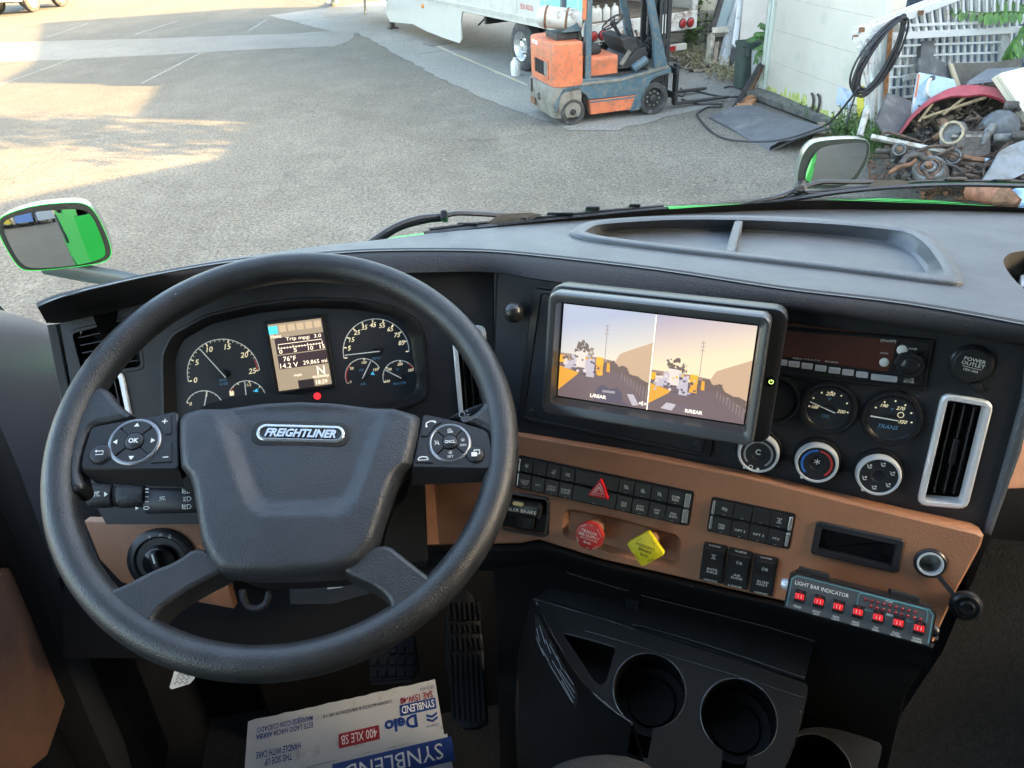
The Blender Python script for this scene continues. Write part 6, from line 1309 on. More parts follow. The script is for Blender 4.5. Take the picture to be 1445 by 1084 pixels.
ptext(F, g, '\u00b0F', 1170.5, 563.5, 4.6, M['blue_print'], italic=.3); ptext(F, g, 'OIL', 1165, 587.5, 5.2, M['blue_print'], italic=.3)
g, F = gauge(1257.5, 589, .0300); dialset(F, g, (1258, 590.5), (1229, 587), (1286, 596), ['', '', '', '', '', '', ''], 1, .02, .004, r=.0215, arc=False, needlen=1.0, tail=.30, hub=.005)
for st, x, y, h in (('190', 1248, 572.5, 5.0), ('270', 1271, 576.5, 5.2), ('350', 1274, 595.5, 5.2)): ptext(F, g, st, x, y, h, M['cream_glow_print'], italic=.3, bold=.01)
ptext(F, g, '\u00b0F', 1258.5, 578, 4.6, M['blue_print'], italic=.3); ptext(F, g, 'TRANS', 1253, 602.5, 6.0, M['blue_print'], italic=.3)
mb = MB(); mb.lathe(F, [(.0034, .0006), (.0027, .0007)], 14, *F.px(1271, 585.5), cap1=False); mb.build('trans_symbol', M['cream_glow_print'], g)
# climate knobs
def arcline(mb, F, u, v, r, a0, a1, wd, w): mb.line(F, [(u+r*math.cos(R(a0+(a1-a0)*k/20)), v+r*math.sin(R(a0+(a1-a0)*k/20))) for k in range(21)], wd, w)
def knob(x, y, r, kind):
    W = .017; u, v = FS.px(x, y, W); F = FS.sub(u, v, 0, 0); mb = MB()
    mb.lathe(F, [(r*1.15, 0), (r*1.15, .003), (r*1.08, .006), (r*1.02, .006), (r*1.0, W-.006)], 40, cap1=False); k = D(mb, 'climate_knob', M['satin'], 40)
    mb = MB(); mb.lathe(F, [(r*1.02, W-.008), (r*1.0, W-.002), (r*.95, W+.001), (r*.87, W+.001), (r*.85, W-.001)], 40, cap1=False); mb.build('chrome_ring', M['silver'], k, 50)
    mb = MB(); mb.lathe(F, [(r*.86, W-.001), (r*.34, W-.0008), (r*.28, W-.003), (.0001, W-.0035)], 32); mb.build('knob_face', M['panel'], k, 40)
    w = W-.0002
    if kind == 0:
        mb = MB(); arcline(mb, F, 0, 0, r*.66, 225, -55, .0022, w); mb.build('fan_scale', M['grey_print'], k)
        mb = MB(); arcline(mb, F, 0, r*.12, r*.12, 40, 320, .001, w); mb.lathe(F, [(r*.11, w), (r*.07, w)], 10, -r*.27, -r*.72, cap1=False); mb.poly(F, circ(r*.09, 4, r*.08, -r*.78), w); mb.build('knob_print', M['white_print'], k)
    elif kind == 1:
        mb = MB(); arcline(mb, F, 0, 0, r*.68, 228, 92, .0024, w); mb.build('cold_scale', mat('cold_blue', (.02, .16, .55), .5), k)
        mb = MB(); arcline(mb, F, 0, 0, r*.68, 84, -52, .0024, w); mb.build('warm_scale', mat('warm_red', (.62, .05, .05), .5), k)
        mb = MB()
        for j in range(3): mb.line(F, [(r*.15*math.cos(R(60*j+30)), r*.12+r*.15*math.sin(R(60*j+30))), (-r*.15*math.cos(R(60*j+30)), r*.12-r*.15*math.sin(R(60*j+30)))], .0007, w)
        mb.build('knob_print', M['white_print'], k)
    else:
        mb = MB()
        for a in (80, 138, 200, 262, 322, 22):
            cx_, cy_ = r*.62*math.cos(R(a)), r*.62*math.sin(R(a)); mb.poly(F, circ(r*.05, 8, cx_+r*.04, cy_+r*.08), w); mb.line(F, [(cx_-r*.10, cy_+r*.02), (cx_-r*.02, cy_-r*.07), (cx_+r*.09, cy_-r*.03)], .0011, w); mb.line(F, [(cx_-r*.14, cy_+r*.10), (cx_-r*.02, cy_+r*.04)], .0006, w)
        mb.build('knob_print', M['white_print'], k)
    mb = MB(); a = R(235); mb.box(F, r*1.0*math.cos(a), r*1.0*math.sin(a), W-.002, .003, .003, .004, .0005); mb.build('pointer', M['white_print'], k)
knob(1070, 641.5, .0232, 0); knob(1152.5, 655, .0232, 1); knob(1240, 672.5, .0232, 2)
for x, y in ((1112, 646), (1194, 661)):
    mb = MB(); mb.box(FS, *FS.px(x, y), .0008, .018, .008, .002); D(mb, 'knob_bridge', M['trim_dark'])
# power outlet
u, v = FS.px(1372, 516, .008); F = FS.sub(u, v, 0, R(-8)); mb = MB(); mb.lathe(F, [(.021, 0), (.021, .003), (.019, .005), (.0175, .005)], 32, cap1=False); po_ = D(mb, 'power_outlet', M['satin'], 40)
mb = MB(); mb.lathe(F, [(.0185, .004), (.0185, .008), (.017, .0095), (.0001, .0098)], 32); mb.prism(F, [(.006, -.020), (.014, -.016), (.020, -.024), (.016, -.028)], .0, .006, .001); cap = mb.build('outlet_cap', M['trim'], po_, 40)
mb = MB(); mb.text(F, 'POWER\nOUTLET', .0, .004, .0085, .0102, width=.022); mb.line(F, [(-.009, -.002), (.009, -.002)], .0004, .0102); mb.text(F, '12V-10A', 0, -.005, .0028, .0102, width=.014); mb.build('cap_lettering', M['white_print'], cap)
# ball mount
u, v = FS.px(725, 445, 0); mb = MB(); mb.lathe(FS, [(.010, 0), (.009, .004), (.005, .006), (.005, .014)], 16, u, v); c = onF(FS, (724.5, 441), .022); mb.ball(c, .0128, 24, 16); D(mb, 'ball_mount', mat('ball_black', (.03, .03, .028), .28, spec=.7), 60)
# monitor back plate in the panel
rq_o = ccw([FS.px(*p) for p in round_poly([(753, 405), (1032, 446), (1004, 646), (731, 592)], 8, 3)]); rq_i = ccw([FS.px(*p, -.002) for p in round_poly([(766, 412), (1024, 450), (993, 638), (741, 586)], 6, 3)])
mb = MB(); mb.frame(FS, rq_o, rq_i, -.001, .0045, .002, .0015); bp = D(mb, 'mount_recess', M['satin'], 40)
mb = MB(); mb.prism(FS, rq_i, .0, .003, .001); bp2 = D(mb, 'mount_plate', M['panel'])
for x, y in ((750.5, 581.5), (983, 627), (771, 421)):
    mb = MB(); F = FS.sub(*FS.px(x, y, .004), .003); mb.lathe(F, [(.0042, 0), (.0042, .0016), (.003, .0022), (.0018, .0022), (.0018, .001), (.0001, .001)], 14); mb.build('screw', M['dark_steel'], bp2, 40)

# =================================================================== MONITOR
FM = panel_frame(29, 16, AT(925, 511, .83)); q = [Vector(FM.px(*p)) for p in ((797, 427.3), (1070.8, 461.5), (1047, 600.4), (786.8, 555.7))]
mon = thing('monitor', 'rear camera monitor with a split picture mounted on the dashboard', 'monitor', FM(0, 0, 0))
def Mo(mb, name, m, sm=0, par=mon, **k): return mb.build(name, m, par, sm, **k)
x0, x1 = (q[0].x+q[3].x)/2, (q[1].x+q[2].x)/2; y1, y0 = (q[0].y+q[1].y)/2, (q[2].y+q[3].y)/2
sw, sh = x1-x0, y1-y0; mx, my = (x0+x1)/2, (y0+y1)/2
mb = MB(); bo = rrect(sw+.047, sh+.040, .013, 4, mx+.0045, my-.0015); mb.prism(FM, bo, -.034, -.006, .004); case = Mo(mb, 'case', M['satin'], 40)
HO = rrect(sw+.026, sh+.032, .009, 4, mx+.0, my-.001); HI = rrect(sw+.008, sh+.010, .005, 4, mx, my); HI0 = rrect(sw+.003, sh+.003, .002, 4, mx, my)
mb = MB(); mb.loft([[FM(x, y, -.010) for x, y in HO], [FM(x, y, .017) for x, y in HO], [FM(x, y, .020) for x, y in inset(HO, .002)], [FM(x, y, .020) for x, y in inset(HO, .0045)], [FM(x, y, .018) for x, y in HI], [FM(x, y, .0005) for x, y in HI0]]); Mo(mb, 'sun_hood', M['hoodm'], 40)
mb = MB(); u, v = mx+sw/2+.0210, FM.px(1081, 537, -.006)[1]; mb.lathe(FM, [(.005, -.006), (.005, -.004), (.0001, -.0038)], 18, u, v); pb = Mo(mb, 'power_button', M['gloss'])
mb = MB(); arcline(mb, FM, u, v, .0022, 120, 420, .0006, -.0035); mb.line(FM, [(u, v), (u, v+.0026)], .0006, -.0035); mb.build('power_symbol', em('green_led', (.45, .7, .2), .3), pb)
mb = MB()
for i in range(7):
    for j in range(9): uu, vv = FM.px(1067+i*2.6-j*.5, 588+j*3.1+i*.5, -.006); mb.lathe(FM, [(.0006, -.0058), (.0001, -.0058)], 5, uu, vv)
mb.build('speaker_grille', M['trim_dark'], case, kind='stuff')
# the picture on the screen: flat shapes in front of each other
def sky_mat(nm, top, bot, st):
    m = bpy.data.materials.new(nm); m.use_nodes = True; nt = m.node_tree; b = nt.nodes['Principled BSDF']; g = nt.nodes.new('ShaderNodeNewGeometry'); d = nt.nodes.new('ShaderNodeVectorMath'); d.operation = 'DOT_PRODUCT'; d.inputs[1].default_value = tuple(FM.V*.85+FM.U*-.25); nt.links.new(g.outputs['Position'], d.inputs[0])
    lo_ = FM(mx, my-.005).dot(FM.V*.85+FM.U*-.25); r = nt.nodes.new('ShaderNodeMapRange'); r.inputs[1].default_value = lo_-.0; r.inputs[2].default_value = lo_+.055; nt.links.new(d.outputs['Value'], r.inputs[0]); x = nt.nodes.new('ShaderNodeMix'); x.data_type = 'RGBA'; nt.links.new(r.outputs[0], x.inputs[0]); x.inputs[6].default_value = (*bot, 1); x.inputs[7].default_value = (*top, 1)
    b.inputs['Base Color'].default_value = (.02, .02, .02, 1); b.inputs['Roughness'].default_value = .3; nt.links.new(x.outputs[2], b.inputs['Emission Color']); b.inputs['Emission Strength'].default_value = st; return m
MS = .105
def E_(n, c):
    m = em(n, c, MS); nt = m.node_tree; N = nt.nodes; b = N['Principled BSDF']; g = N.new('ShaderNodeNewGeometry'); t = N.new('ShaderNodeTexNoise'); t.inputs['Scale'].default_value = 900; t.inputs['Detail'].default_value = 5; t.inputs['Roughness'].default_value = .7; nt.links.new(g.outputs['Position'], t.inputs['Vector'])
    r = N.new('ShaderNodeMapRange'); r.inputs[1].default_value = .3; r.inputs[2].default_value = .7; r.inputs[3].default_value = MS*.82; r.inputs[4].default_value = MS*1.18; nt.links.new(t.outputs[0], r.inputs[0]); nt.links.new(r.outputs[0], b.inputs['Emission Strength']); return m
srg = random.Random(4)
def ragged(pts, amp, n=5):
    out = []
    for i in range(len(pts)):
        a, b = Vector(pts[i-1]), Vector(pts[i])
        for k in range(n): q = a.lerp(b, k/n); out.append((q.x+srg.uniform(-amp, amp)*.5, q.y+srg.uniform(-amp, amp)))
    return out
def scrn(fx, fy): return (x0+sw*fx, y1-sh*fy)
def spoly(name, pts, m, w): mb = MB(); mb.holes(FM, [scrn(*p) for p in pts], [], w); return mb.build(name, m, disp)
mb = MB(); mb.prism(FM, rrect(sw, sh, .001, 1, mx, my), -.008, .0005); disp = Mo(mb, 'screen', M['gloss'])
eg, ewall, etree, ewh, eye, eor, edk, epale, etx = E_('scr_ground', (.17, .13, .15)), E_('scr_wall', (.55, .40, .29)), E_('scr_tree', (.16, .12, .12)), E_('scr_white', (.75, .66, .66)), E_('scr_yellow', (.85, .45, .06)), E_('scr_orange', (.75, .38, .07)), E_('scr_dark', (.11, .10, .15)), E_('scr_pale', (.50, .48, .58)), E_('scr_text', (1.2, 1.15, 1.05))
for i, (a, b) in enumerate(((.0, .497), (.503, 1.0))):
    g_ = lambda fx: a+(b-a)*fx
    spoly('picture_sky', [(a, 0), (b, 0), (b, 1), (a, 1)], sky_mat('scr_sky', ((.42, .50, .72), (.34, .35, .60))[i], ((.90, .84, .68), (.92, .78, .60))[i], MS), .0008)
    dy = .02 if i == 0 else .07
    spoly('picture_far', [(a, .50+dy), (g_(.4), .50+dy), (g_(.66), .52+dy), (b, .53+dy), (b, .62), (a, .62)], E_('scr_far', (.34, .24, .22)), .0010)
    spoly('picture_wall', [(g_(.58), .58+dy), (g_(.66), .43+dy), (g_(.74), .39+dy), (b, .27+dy), (b, .75+dy), (g_(.8), .66+dy), (g_(.62), .60+dy)], ewall, .0012)
    spoly('picture_ground', [(a, .62), (a, .60+dy), (g_(.3), .57+dy), (g_(.62), .60+dy), (g_(.8), .68+dy), (b, .80+dy), (b, 1), (a, 1)], eg, .0014)
    spoly('picture_hedge', ragged([(g_(.50), .62+dy), (g_(.54), .53+dy), (g_(.60), .52+dy), (g_(.66), .57+dy), (g_(.72), .55+dy), (g_(.78), .62+dy), (b, .70+dy), (b, .80+dy), (g_(.8), .69+dy), (g_(.62), .63+dy)], .012), etree, .0016)
    spoly('picture_sunlit', [(a, .64+dy), (g_(.22), .69+dy), (g_(.2), .72+dy), (a, .93)], eor, .0016)
    for cx_, cy_, rx, ry in ((.23, .42, .085, .075), (.335, .45, .035, .06), (.55, .55, .03, .04), (.60, .58, .03, .05), (.05, .55, .05, .03)):
        mb = MB()
        for k in range(26):
            aa, qq = srg.uniform(0, 6.28), math.sqrt(srg.random()); ox, oy = g_(cx_)+rx*(b-a)*qq*math.cos(aa), cy_+dy+ry*qq*math.sin(aa)*(1 if math.sin(aa) < 0 else .7); s_ = srg.uniform(.12, .32)
            mb.poly(FM, [scrn(ox+rx*(b-a)*s_*math.cos(t)*srg.uniform(.6, 1.2), oy+ry*s_*math.sin(t)*srg.uniform(.6, 1.2)) for t in [j*.785 for j in range(8)]], .0012+.000004*k)
        mb.build('picture_tree', E_('scr_tree', srg.choice(((.16, .13, .12), (.22, .18, .15)))), disp)
    for bx_, w_, t_, b_, m_ in ((.0, .05, .52, .60, eye), (.045, .04, .55, .62, ewh), (.06, .07, .57, .66, epale), (.13, .06, .50, .64, epale), (.18, .11, .46, .63, ewh), (.285, .05, .49, .66, epale), (.31, .08, .52, .72, epale), (.41, .075, .49, .58, eye), (.415, .07, .57, .68, eor), (.49, .035, .54, .66, etree), (.53, .03, .54, .64, eor)):
        spoly('picture_truck', [(g_(bx_), t_+dy), (g_(bx_+w_), t_+dy+.005), (g_(bx_+w_)+.003, b_+dy), (g_(bx_)-.002, b_+dy)], m_, .0018)
    for k in range(34):
        bx_ = srg.uniform(.02, .47); t_ = srg.uniform(.50, .69); w_ = srg.uniform(.012, .035); h_ = srg.uniform(.010, .030)
        spoly('picture_detail', [(g_(bx_), t_+dy), (g_(bx_+w_), t_+dy), (g_(bx_+w_), t_+h_+dy), (g_(bx_), t_+h_+dy)], srg.choice((edk, edk, etree, ewh, eye, epale)), .0020+.00001*k)
    mb = MB(); mb.line(FM, [scrn(g_(.50), .50+dy), scrn(g_(.50), .14+dy)], .0007, .0017)
    for yy in (.16, .20, .24): mb.line(FM, [scrn(g_(.475), yy+dy), scrn(g_(.525), yy-.006+dy)], .0006, .0017)
    mb.build('picture_pole', E_('scr_pole', (.30, .25, .28)), disp)
    for k in range(9): mb = MB(); xx = .70+.035*k; mb.line(FM, [scrn(g_(xx), .63+.016*k+dy), scrn(g_(xx), .70+.022*k+dy)], .0007, .0019); mb.build('picture_fence', E_('scr_fence', (.30, .25, .27)), disp)
spoly('picture_deck', [(.21, .92), (.22, .84), (.25, .80), (.29, .84), (.33, .81), (.36, .88), (.36, .95), (.42, .99), (.21, .99)], edk, .0020); spoly('picture_deck', [(.25, .86), (.32, .855), (.32, .88), (.25, .885)], E_('scr_grey', (.34, .32, .38)), .0022); spoly('picture_wheel', [(.385, .865), (.42, .86), (.455, .965), (.42, .98)], epale, .0022)
spoly('picture_deck', [(.57, .96), (.60, .89), (.65, .90), (.63, .97)], epale, .0020); spoly('picture_deck', [(.64, .97), (.67, .90), (.76, .91), (.80, .97)], E_('scr_dim', (.17, .14, .18)), .0021)
spoly('picture_divider', [(.497, 0), (.503, 0), (.503, 1), (.497, 1)], etx, .0024)
for st, fx, fy in (('L/REAR', .23, .935), ('R/REAR', .745, .945)):
    mb = MB(); u, v = scrn(fx, fy); mb.text(FM, st, u, v, .0042, .0026, width=.0185, bold=.03); mb.build('picture_text', etx, disp)
u, v = scrn(.47, .94); mb = MB(); mb.poly(FM, [(u-.003, v-.001), (u-.001, v-.001), (u+.001, v-.003), (u+.001, v+.003), (u-.001, v+.001), (u-.003, v+.001)], .0026); mb.line(FM, [(u+.002, v-.0015), (u+.005, v+.0015)], .0006, .0026); mb.line(FM, [(u+.002, v+.0015), (u+.005, v-.0015)], .0006, .0026); mb.build('mute_symbol', etx, disp)
# =================================================================== BROWN SWITCH PANEL
WBR = .008
bo = [FB.px(*p, 0) for p in ((560, 596), (735, 613), (900, 641.5), (1060, 673), (1225, 714.5), (1378, 751), (1389, 757), (1385, 772), (1350, 836), (1318, 908), (1290, 899), (1110, 851), (850, 791), (760, 763), (735, 768), (700, 769), (560, 772))]; bo = ccw(bo)
slot = [FB.px(*p) for p in round_poly([(797, 716), (880, 733), (962, 757), (958, 803), (880, 787), (792, 757)], 12, 4)]; slot = ccw(slot)
hp1 = round_poly([FB.px(*p) for p in ((1158, 741), (1271, 765.5), (1261, 803.5), (1150, 776))], .003, 3); hp2 = circ(.0125, 28, *FB.px(1312.5, 795)); hp3 = round_poly([FB.px(*p) for p in ((712, 697), (773, 706), (769, 754), (708, 743))], .004, 3)
mb = MB(); mb.holes(FB, inset(bo, .003), [slot, hp1, hp2, hp3], 0, .0); mb.loft([[FB(x, y, 0) for x, y in hp1], [FB(x, y, -.014) for x, y in hp1]]); mb.loft([[FB(x, y, 0) for x, y in hp2], [FB(x, y, -.02) for x, y in hp2]]); mb.loft([[FB(x, y, 0) for x, y in hp3], [FB(x, y, -.02) for x, y in hp3]]); b_i = inset(bo, .003); mb.loft([[FB(x, y, 0) for x, y in b_i], [FB(x, y, -.0015) for x, y in inset(bo, .001)], [FB(x, y, -.004) for x, y in ccw(bo)], [FB(x, y, -.03) for x, y in ccw(bo)]]); bpn = D(mb, 'brown_panel', M['brown'], 40)
sl_i = [(x*.0+0, 0) for x, y in slot]; sl2 = inset(slot, .006); mb = MB(); mb.loft([[FB(x, y, 0) for x, y in ccw(slot)], [FB(x, y, -.008) for x, y in sl2]]); mb.holes(FB, sl2, [], -.008); D(mb, 'knob_recess', M['brown'], 40)
M['switch'] = mat('switch_black', (.017, .017, .019), .42, bump=.1, bscale=1500, spec=.5)
def quadf(pts, w=0.0):
    """frame spanned by a photographed quad: returns frame with origin top-left, plus width and height"""
    q = [Vector(FB.px(*p, w)) for p in pts]; U = ((q[1]-q[0])+(q[2]-q[3]))/2; Vd = ((q[3]-q[0])+(q[2]-q[1]))/2
    W_, H_ = U.length, Vd.length; cen = sum(q, Vector((0, 0)))/4; U.normalize(); a = math.atan2(U.y, U.x); F = FB.sub(cen.x, cen.y, w, a); return F, W_, H_
def icon(mb, F, kind, u, v, s, w):
    L = lambda *p: mb.line(F, [(u+a*s, v+b*s) for a, b in p], s*.11, w)
    ring = lambda cx_, cy_, r: mb.line(F, [(u+cx_*s+r*s*math.cos(t*.524), v+cy_*s+r*s*math.sin(t*.524)) for t in range(13)], s*.10, w)
    if kind == 'bulb': ring(0, 0, .32); [L((.42*math.cos(t*.785), .42*math.sin(t*.785)), (.7*math.cos(t*.785), .7*math.sin(t*.785))) for t in range(8)]; L((-.12, -.2), (.12, .1))
    elif kind == 'lamp': ring(.2, .2, .38); L((-.1, -.1), (-.7, -.5)); L((0, -.2), (-.4, -.6)); L((.1, -.25), (.0, -.6)); L((-.5, -.75), (.5, -.75))
    elif kind == 'dome': L((-.5, .25), (-.3, .0), (.3, .0), (.5, .25)); L((-.7, .3), (.7, .3)); [L((a, -.15), (a*1.9, -.6)) for a in (-.4, -.15, .15, .4)]
    elif kind == 'car_off': L((-.5, -.4), (-.45, .1), (-.25, .45), (.25, .45), (.45, .1), (.5, -.4)); L((-.4, .05), (.4, .05)); L((-.7, .6), (.7, -.6)); L((-.5, -.4), (.5, -.4))
    elif kind == 'spin': ring(0, 0, .45); ring(0, 0, .18); L((-.5, -.5), (.8, -.5)); L((.3, -.35), (.8, -.3))
    elif kind == 'lane': L((-.5, -.6), (-.2, .6)); L((.5, -.6), (.2, .6)); L((-.6, .6), (.6, -.6)); L((0, -.4), (0, .2))
    elif kind == 'hill_off': ring(0, 0, .4); L((-.7, .5), (.7, -.6)); L((-.62, -.3), (-.7, 0), (-.62, .3)); L((.62, -.3), (.7, 0), (.62, .3))
    elif kind == 'axle': L((0, -.6), (0, .6)); L((-.5, .6), (.5, .6)); L((-.5, -.6), (.5, -.6)); L((-.4, 0), (.4, 0)); [L((a, b-.18), (a, b+.18)) for a in (-.5, .5) for b in (-.6, .6)]
    elif kind == 'truck': L((-.7, -.2), (-.7, .1), (-.4, .4), (-.1, .4), (-.1, -.1), (.8, -.1)); ring(-.45, -.35, .16); ring(.3, -.35, .16); ring(.65, -.35, .13); L((.2, .2), (.8, .2)); L((.3, .1), (.3, .35))
def switch_bank(pts, cols_, texts, icons, wide=None):
    F, W_, H_ = quadf(pts); mb = MB(); mb.prism(F, rrect(W_+.004, H_+.004, .003, 2), -.002, .0018, .0008); bk = D(mb, 'switch_bank', M['trim_dark'])
    X = lambda f: -W_/2+W_*f
    for f0, f1 in ((0, cols_[0]), (cols_[-1], 1)):
        for y in (.25, -.25):
            mb = MB(); mb.box(F, (X(f0)+X(f1))/2, y*H_*.98, .002, (X(f1)-X(f0))*.85, H_*.44, .006, .001); mb.build('end_cap', M['chrome'], bk)
    for i in range(len(cols_)-1):
        a, b = X(cols_[i])+.0003, X(cols_[i+1])-.0003
        for r_ in (0, 1):
            y0, y1 = (H_*.06, H_*.49) if r_ == 0 else (-H_*.49, -H_*.01)
            mb = MB(); mb.prism(F, [(a, y0), (b, y0), (b, y1), (a, y1)], -.001, .0045 if r_ == 0 else .0055, .0007); s = mb.build('switch', M['switch'], bk)
            st = texts[i] if r_ == 1 else icons[i]
            if st and (r_ == 1 or st.isupper()):
                mb = MB(); nl = st.count('\n')+1; ln = max(len(t) for t in st.split('\n')); mb.text(F, st, (a+b)/2, (y0+y1)/2-.0008, .0027*nl+.0012*(nl-1), .0060, width=min(.0024*ln, (b-a)*.8)); mb.build('switch_print', M['white_print'], s)
            elif st: mb = MB(); icon(mb, F, st, (a+b)/2, (y0+y1)/2, .0042, .0049); mb.build('switch_print', M['white_print'], s)
            mb = MB(); mb.box(F, (a+b)/2, y0+.0014, .0047 if r_ == 0 else .0057, .0028, .0005, .0003); mb.build('indicator', M['grey_print'], s)
    return bk, F, W_, H_
bk, F, W_, H_ = switch_bank([(733, 643.5), (977, 695.6), (970.7, 739.4), (730.5, 686.5)], [.015, .092, .176, .262, .345, .60, .688, .783, .876, .962],
    ['LIGHT\nTEST', 'OPT', 'UTLY\nLIGHT', 'DOME\nLIGHT', '', 'LKA\nOFF', 'ATC\nSPIN', 'LOW\nOFF', 'ENG\nSHDN'], ['bulb', '', 'lamp', 'dome', '', 'car_off', 'spin', 'lane', 'OVER\nRIDE'])
tri = [F.px(*p, .010) for p in ((847.5, 675), (859.5, 706), (828.5, 699.5))]; mb = MB(); mb.prism(F, round_poly(tri, .003, 3), .002, .0105, .0015); hz = mb.build('hazard_button', mat('hazard_red', (.66, .015, .03), .35, spec=.5), bk, 40)
c = Vector(tri[0])*.34+Vector(tri[1])*.33+Vector(tri[2])*.33; mb = MB()
for k in (.62, .34): t_ = [tuple(c+(Vector(p)-c)*k) for p in tri]; mb.line(F, t_+[t_[0]], .0007, .0110)
mb.build('hazard_print', M['white_print'], bk)
switch_bank([(1007, 703), (1120, 726.6), (1112.5, 772.6), (999.5, 747)], [.045, .28, .51, .735, .945], ['HSA\nOFF', 'OPT 2', 'OPT 3', 'PTO'], ['hill_off', '', '', 'axle'])
# trailer hand brake
F, W_, H_ = quadf([(708, 692), (778, 702), (773, 759), (704, 747)]); mb = MB(); o_ = rrect(W_, H_, .008, 4); mb.frame(F, o_, inset(o_, .0035), -.001, .003, -.004, .0015); tb_ = D(mb, 'trailer_brake', M['satin'], 40)
mb = MB(); mb.prism(F, inset(o_, .003), -.01, -.004); mb.build('brake_well', M['trim_dark'], tb_)
mb = MB(); mb.prism(F, rrect(W_*.80, H_*.34, .004, 3, -.002, H_*.18), -.004, .016, .003); hn = mb.build('brake_handle', M['satin'], tb_, 40)
mb = MB(); mb.text(F, 'TRAILER BRAKE', -.004, H_*.17, .0042, .0164, width=W_*.74); mb.build('handle_print', M['white_print'], hn)
mb = MB(); mb.prism(F, rrect(.014, .005, .002, 2, -.004, H_*.33), .014, .0165); mb.build('handle_emblem', mat('gold_emblem', (.5, .38, .2), .35, .7), hn)
mb = MB(); mb.prism(F, rrect(W_*.40, H_*.34, .003, 3, 0, -H_*.20), -.006, .004, .002); mb.build('brake_lever', M['trim'], tb_, 40)
# pull knobs
def air_knob(x, y, sides, r, colm, txt, label, rot, tcol):
    W = .030; u, v = FB.px(x, y, W); F = FB.sub(u, v, 0, 0); mb = MB(); mb.lathe(F, [(.011, -.008), (.012, .004), (.0085, .008), (.0085, W-.006)], 24, cap1=False); k = D(mb, 'air_valve_stem', M['brown'], 40)
    mb = MB(); pts = [(r*math.cos(R(rot+360*i/sides)), r*math.sin(R(rot+360*i/sides))) for i in range(sides)]; pts = round_poly(pts, .0035 if sides == 4 else .0015, 4)
    mb.prism(F, pts, W-.008, W, .0012); kb = mb.build('pull_knob', colm, k, 40, label)
    mb = MB()
    for st, uu, vv, h, wd, rt in txt: mb.text(F, st, uu*r, vv*r, h, W+.0005, width=wd*r, rot=R(rt))
    mb.build('knob_print', tcol, k)
rk = mat('knob_red', (.50, .028, .025), .4, spec=.5); yk = mat('knob_yellow', (.74, .60, .02), .45, spec=.4)
air_knob(831, 757, 8, .0185, rk, [('TRAILER', 0, .30, .0036, 1.1, -7), ('AIR SUPPLY', 0, .03, .0036, 1.45, -7), ('NOT FOR PARKING', 0, -.20, .0017, 1.2, -7), ('Bendix', -.05, -.45, .0032, .5, -7), ('PUSH', -.45, .68, .0017, .42, 25), ('TO', .1, .80, .0016, .2, -5), ('EVACUATE', .70, .38, .0016, .6, -55), ('PULL', -.72, -.40, .0016, .4, -60), ('TO', 0, -.82, .0016, .2, 0), ('SUPPLY', .55, -.66, .0016, .5, 38)], 'red octagonal trailer air supply knob', 15, M['white_print'])
air_knob(910.5, 775.5, 4, .0235, yk, [('PARKING', 0, .16, .0038, .98, -7), ('BRAKE', 0, -.06, .0036, .68, -7), ('Bendix', 0, -.30, .0034, .42, -7), ('PULL', -.34, .48, .0016, .3, 40), ('TO APPLY', .36, .46, .0016, .36, -50), ('PUSH TO', -.36, -.50, .0016, .36, -48), ('RELEASE', .34, -.50, .0016, .38, 40)], 'yellow diamond parking brake knob', 87, M['black_print'])
# three rocker switches
for pts, tx in (([(995, 764), (1026.5, 770), (1018.6, 823), (987, 815.7)], ('LOCK', 'axle', 'INTR\nAXLE', 'UNLOCK')), ([(1030.5, 771.4), (1062, 778.6), (1054, 831.5), (1021.5, 824)], ('SLIDE', 'truck', 'AIR\nSLIDE', 'LOCK')), ([(1066.5, 780.4), (1098, 787), (1090.6, 841), (1057.5, 833.7)], ('LOWER', 'truck', 'SUSP\nHGT', 'NORMAL'))):
    F, W_, H_ = quadf(pts); mb = MB(); mb.prism(F, rrect(W_*1.04, H_, .0015, 2), -.002, .004, .001); rs = D(mb, 'rocker_switch', M['satin'])
    mb = MB(); L = [[F(x, y, w) for x, y in ((-W_*.42, yy), (W_*.42, yy))] for yy, w in ((H_*.40, .003), (H_*.39, .0105), (H_*.05, .0075), (-H_*.40, .0050), (-H_*.41, .003))]; mb.loft(L, False); mb.add([L[k][0] for k in range(5)], [(0, 1, 2, 3, 4)]); mb.add([L[k][1] for k in range(5)], [(0, 1, 2, 3, 4)]); rk_ = mb.build('rocker', M['switch'], rs)
    mb = MB(); mb.text(F, tx[0], 0, H_*.46, .0021, .0044, width=W_*.5); mb.text(F, tx[3], 0, -H_*.455, .0021, .0044, width=W_*.62); mb.build('rocker_print', M['white_print'], rs)
    TF_ = Frame(F(0, H_*.22, .0092), F.U, (F(0, H_*.39, .0105)-F(0, H_*.05, .0075))); mb = MB(); icon(mb, TF_, tx[1], 0, 0, .0042, .0004); BF_ = Frame(F(0, -H_*.18, .00625), F.U, (F(0, H_*.05, .0075)-F(0, -H_*.4, .0050))); mb.text(BF_, tx[2], 0, 0, .0066, .0005, width=W_*.5); mb.build('rocker_symbol', M['white_print'], rs)
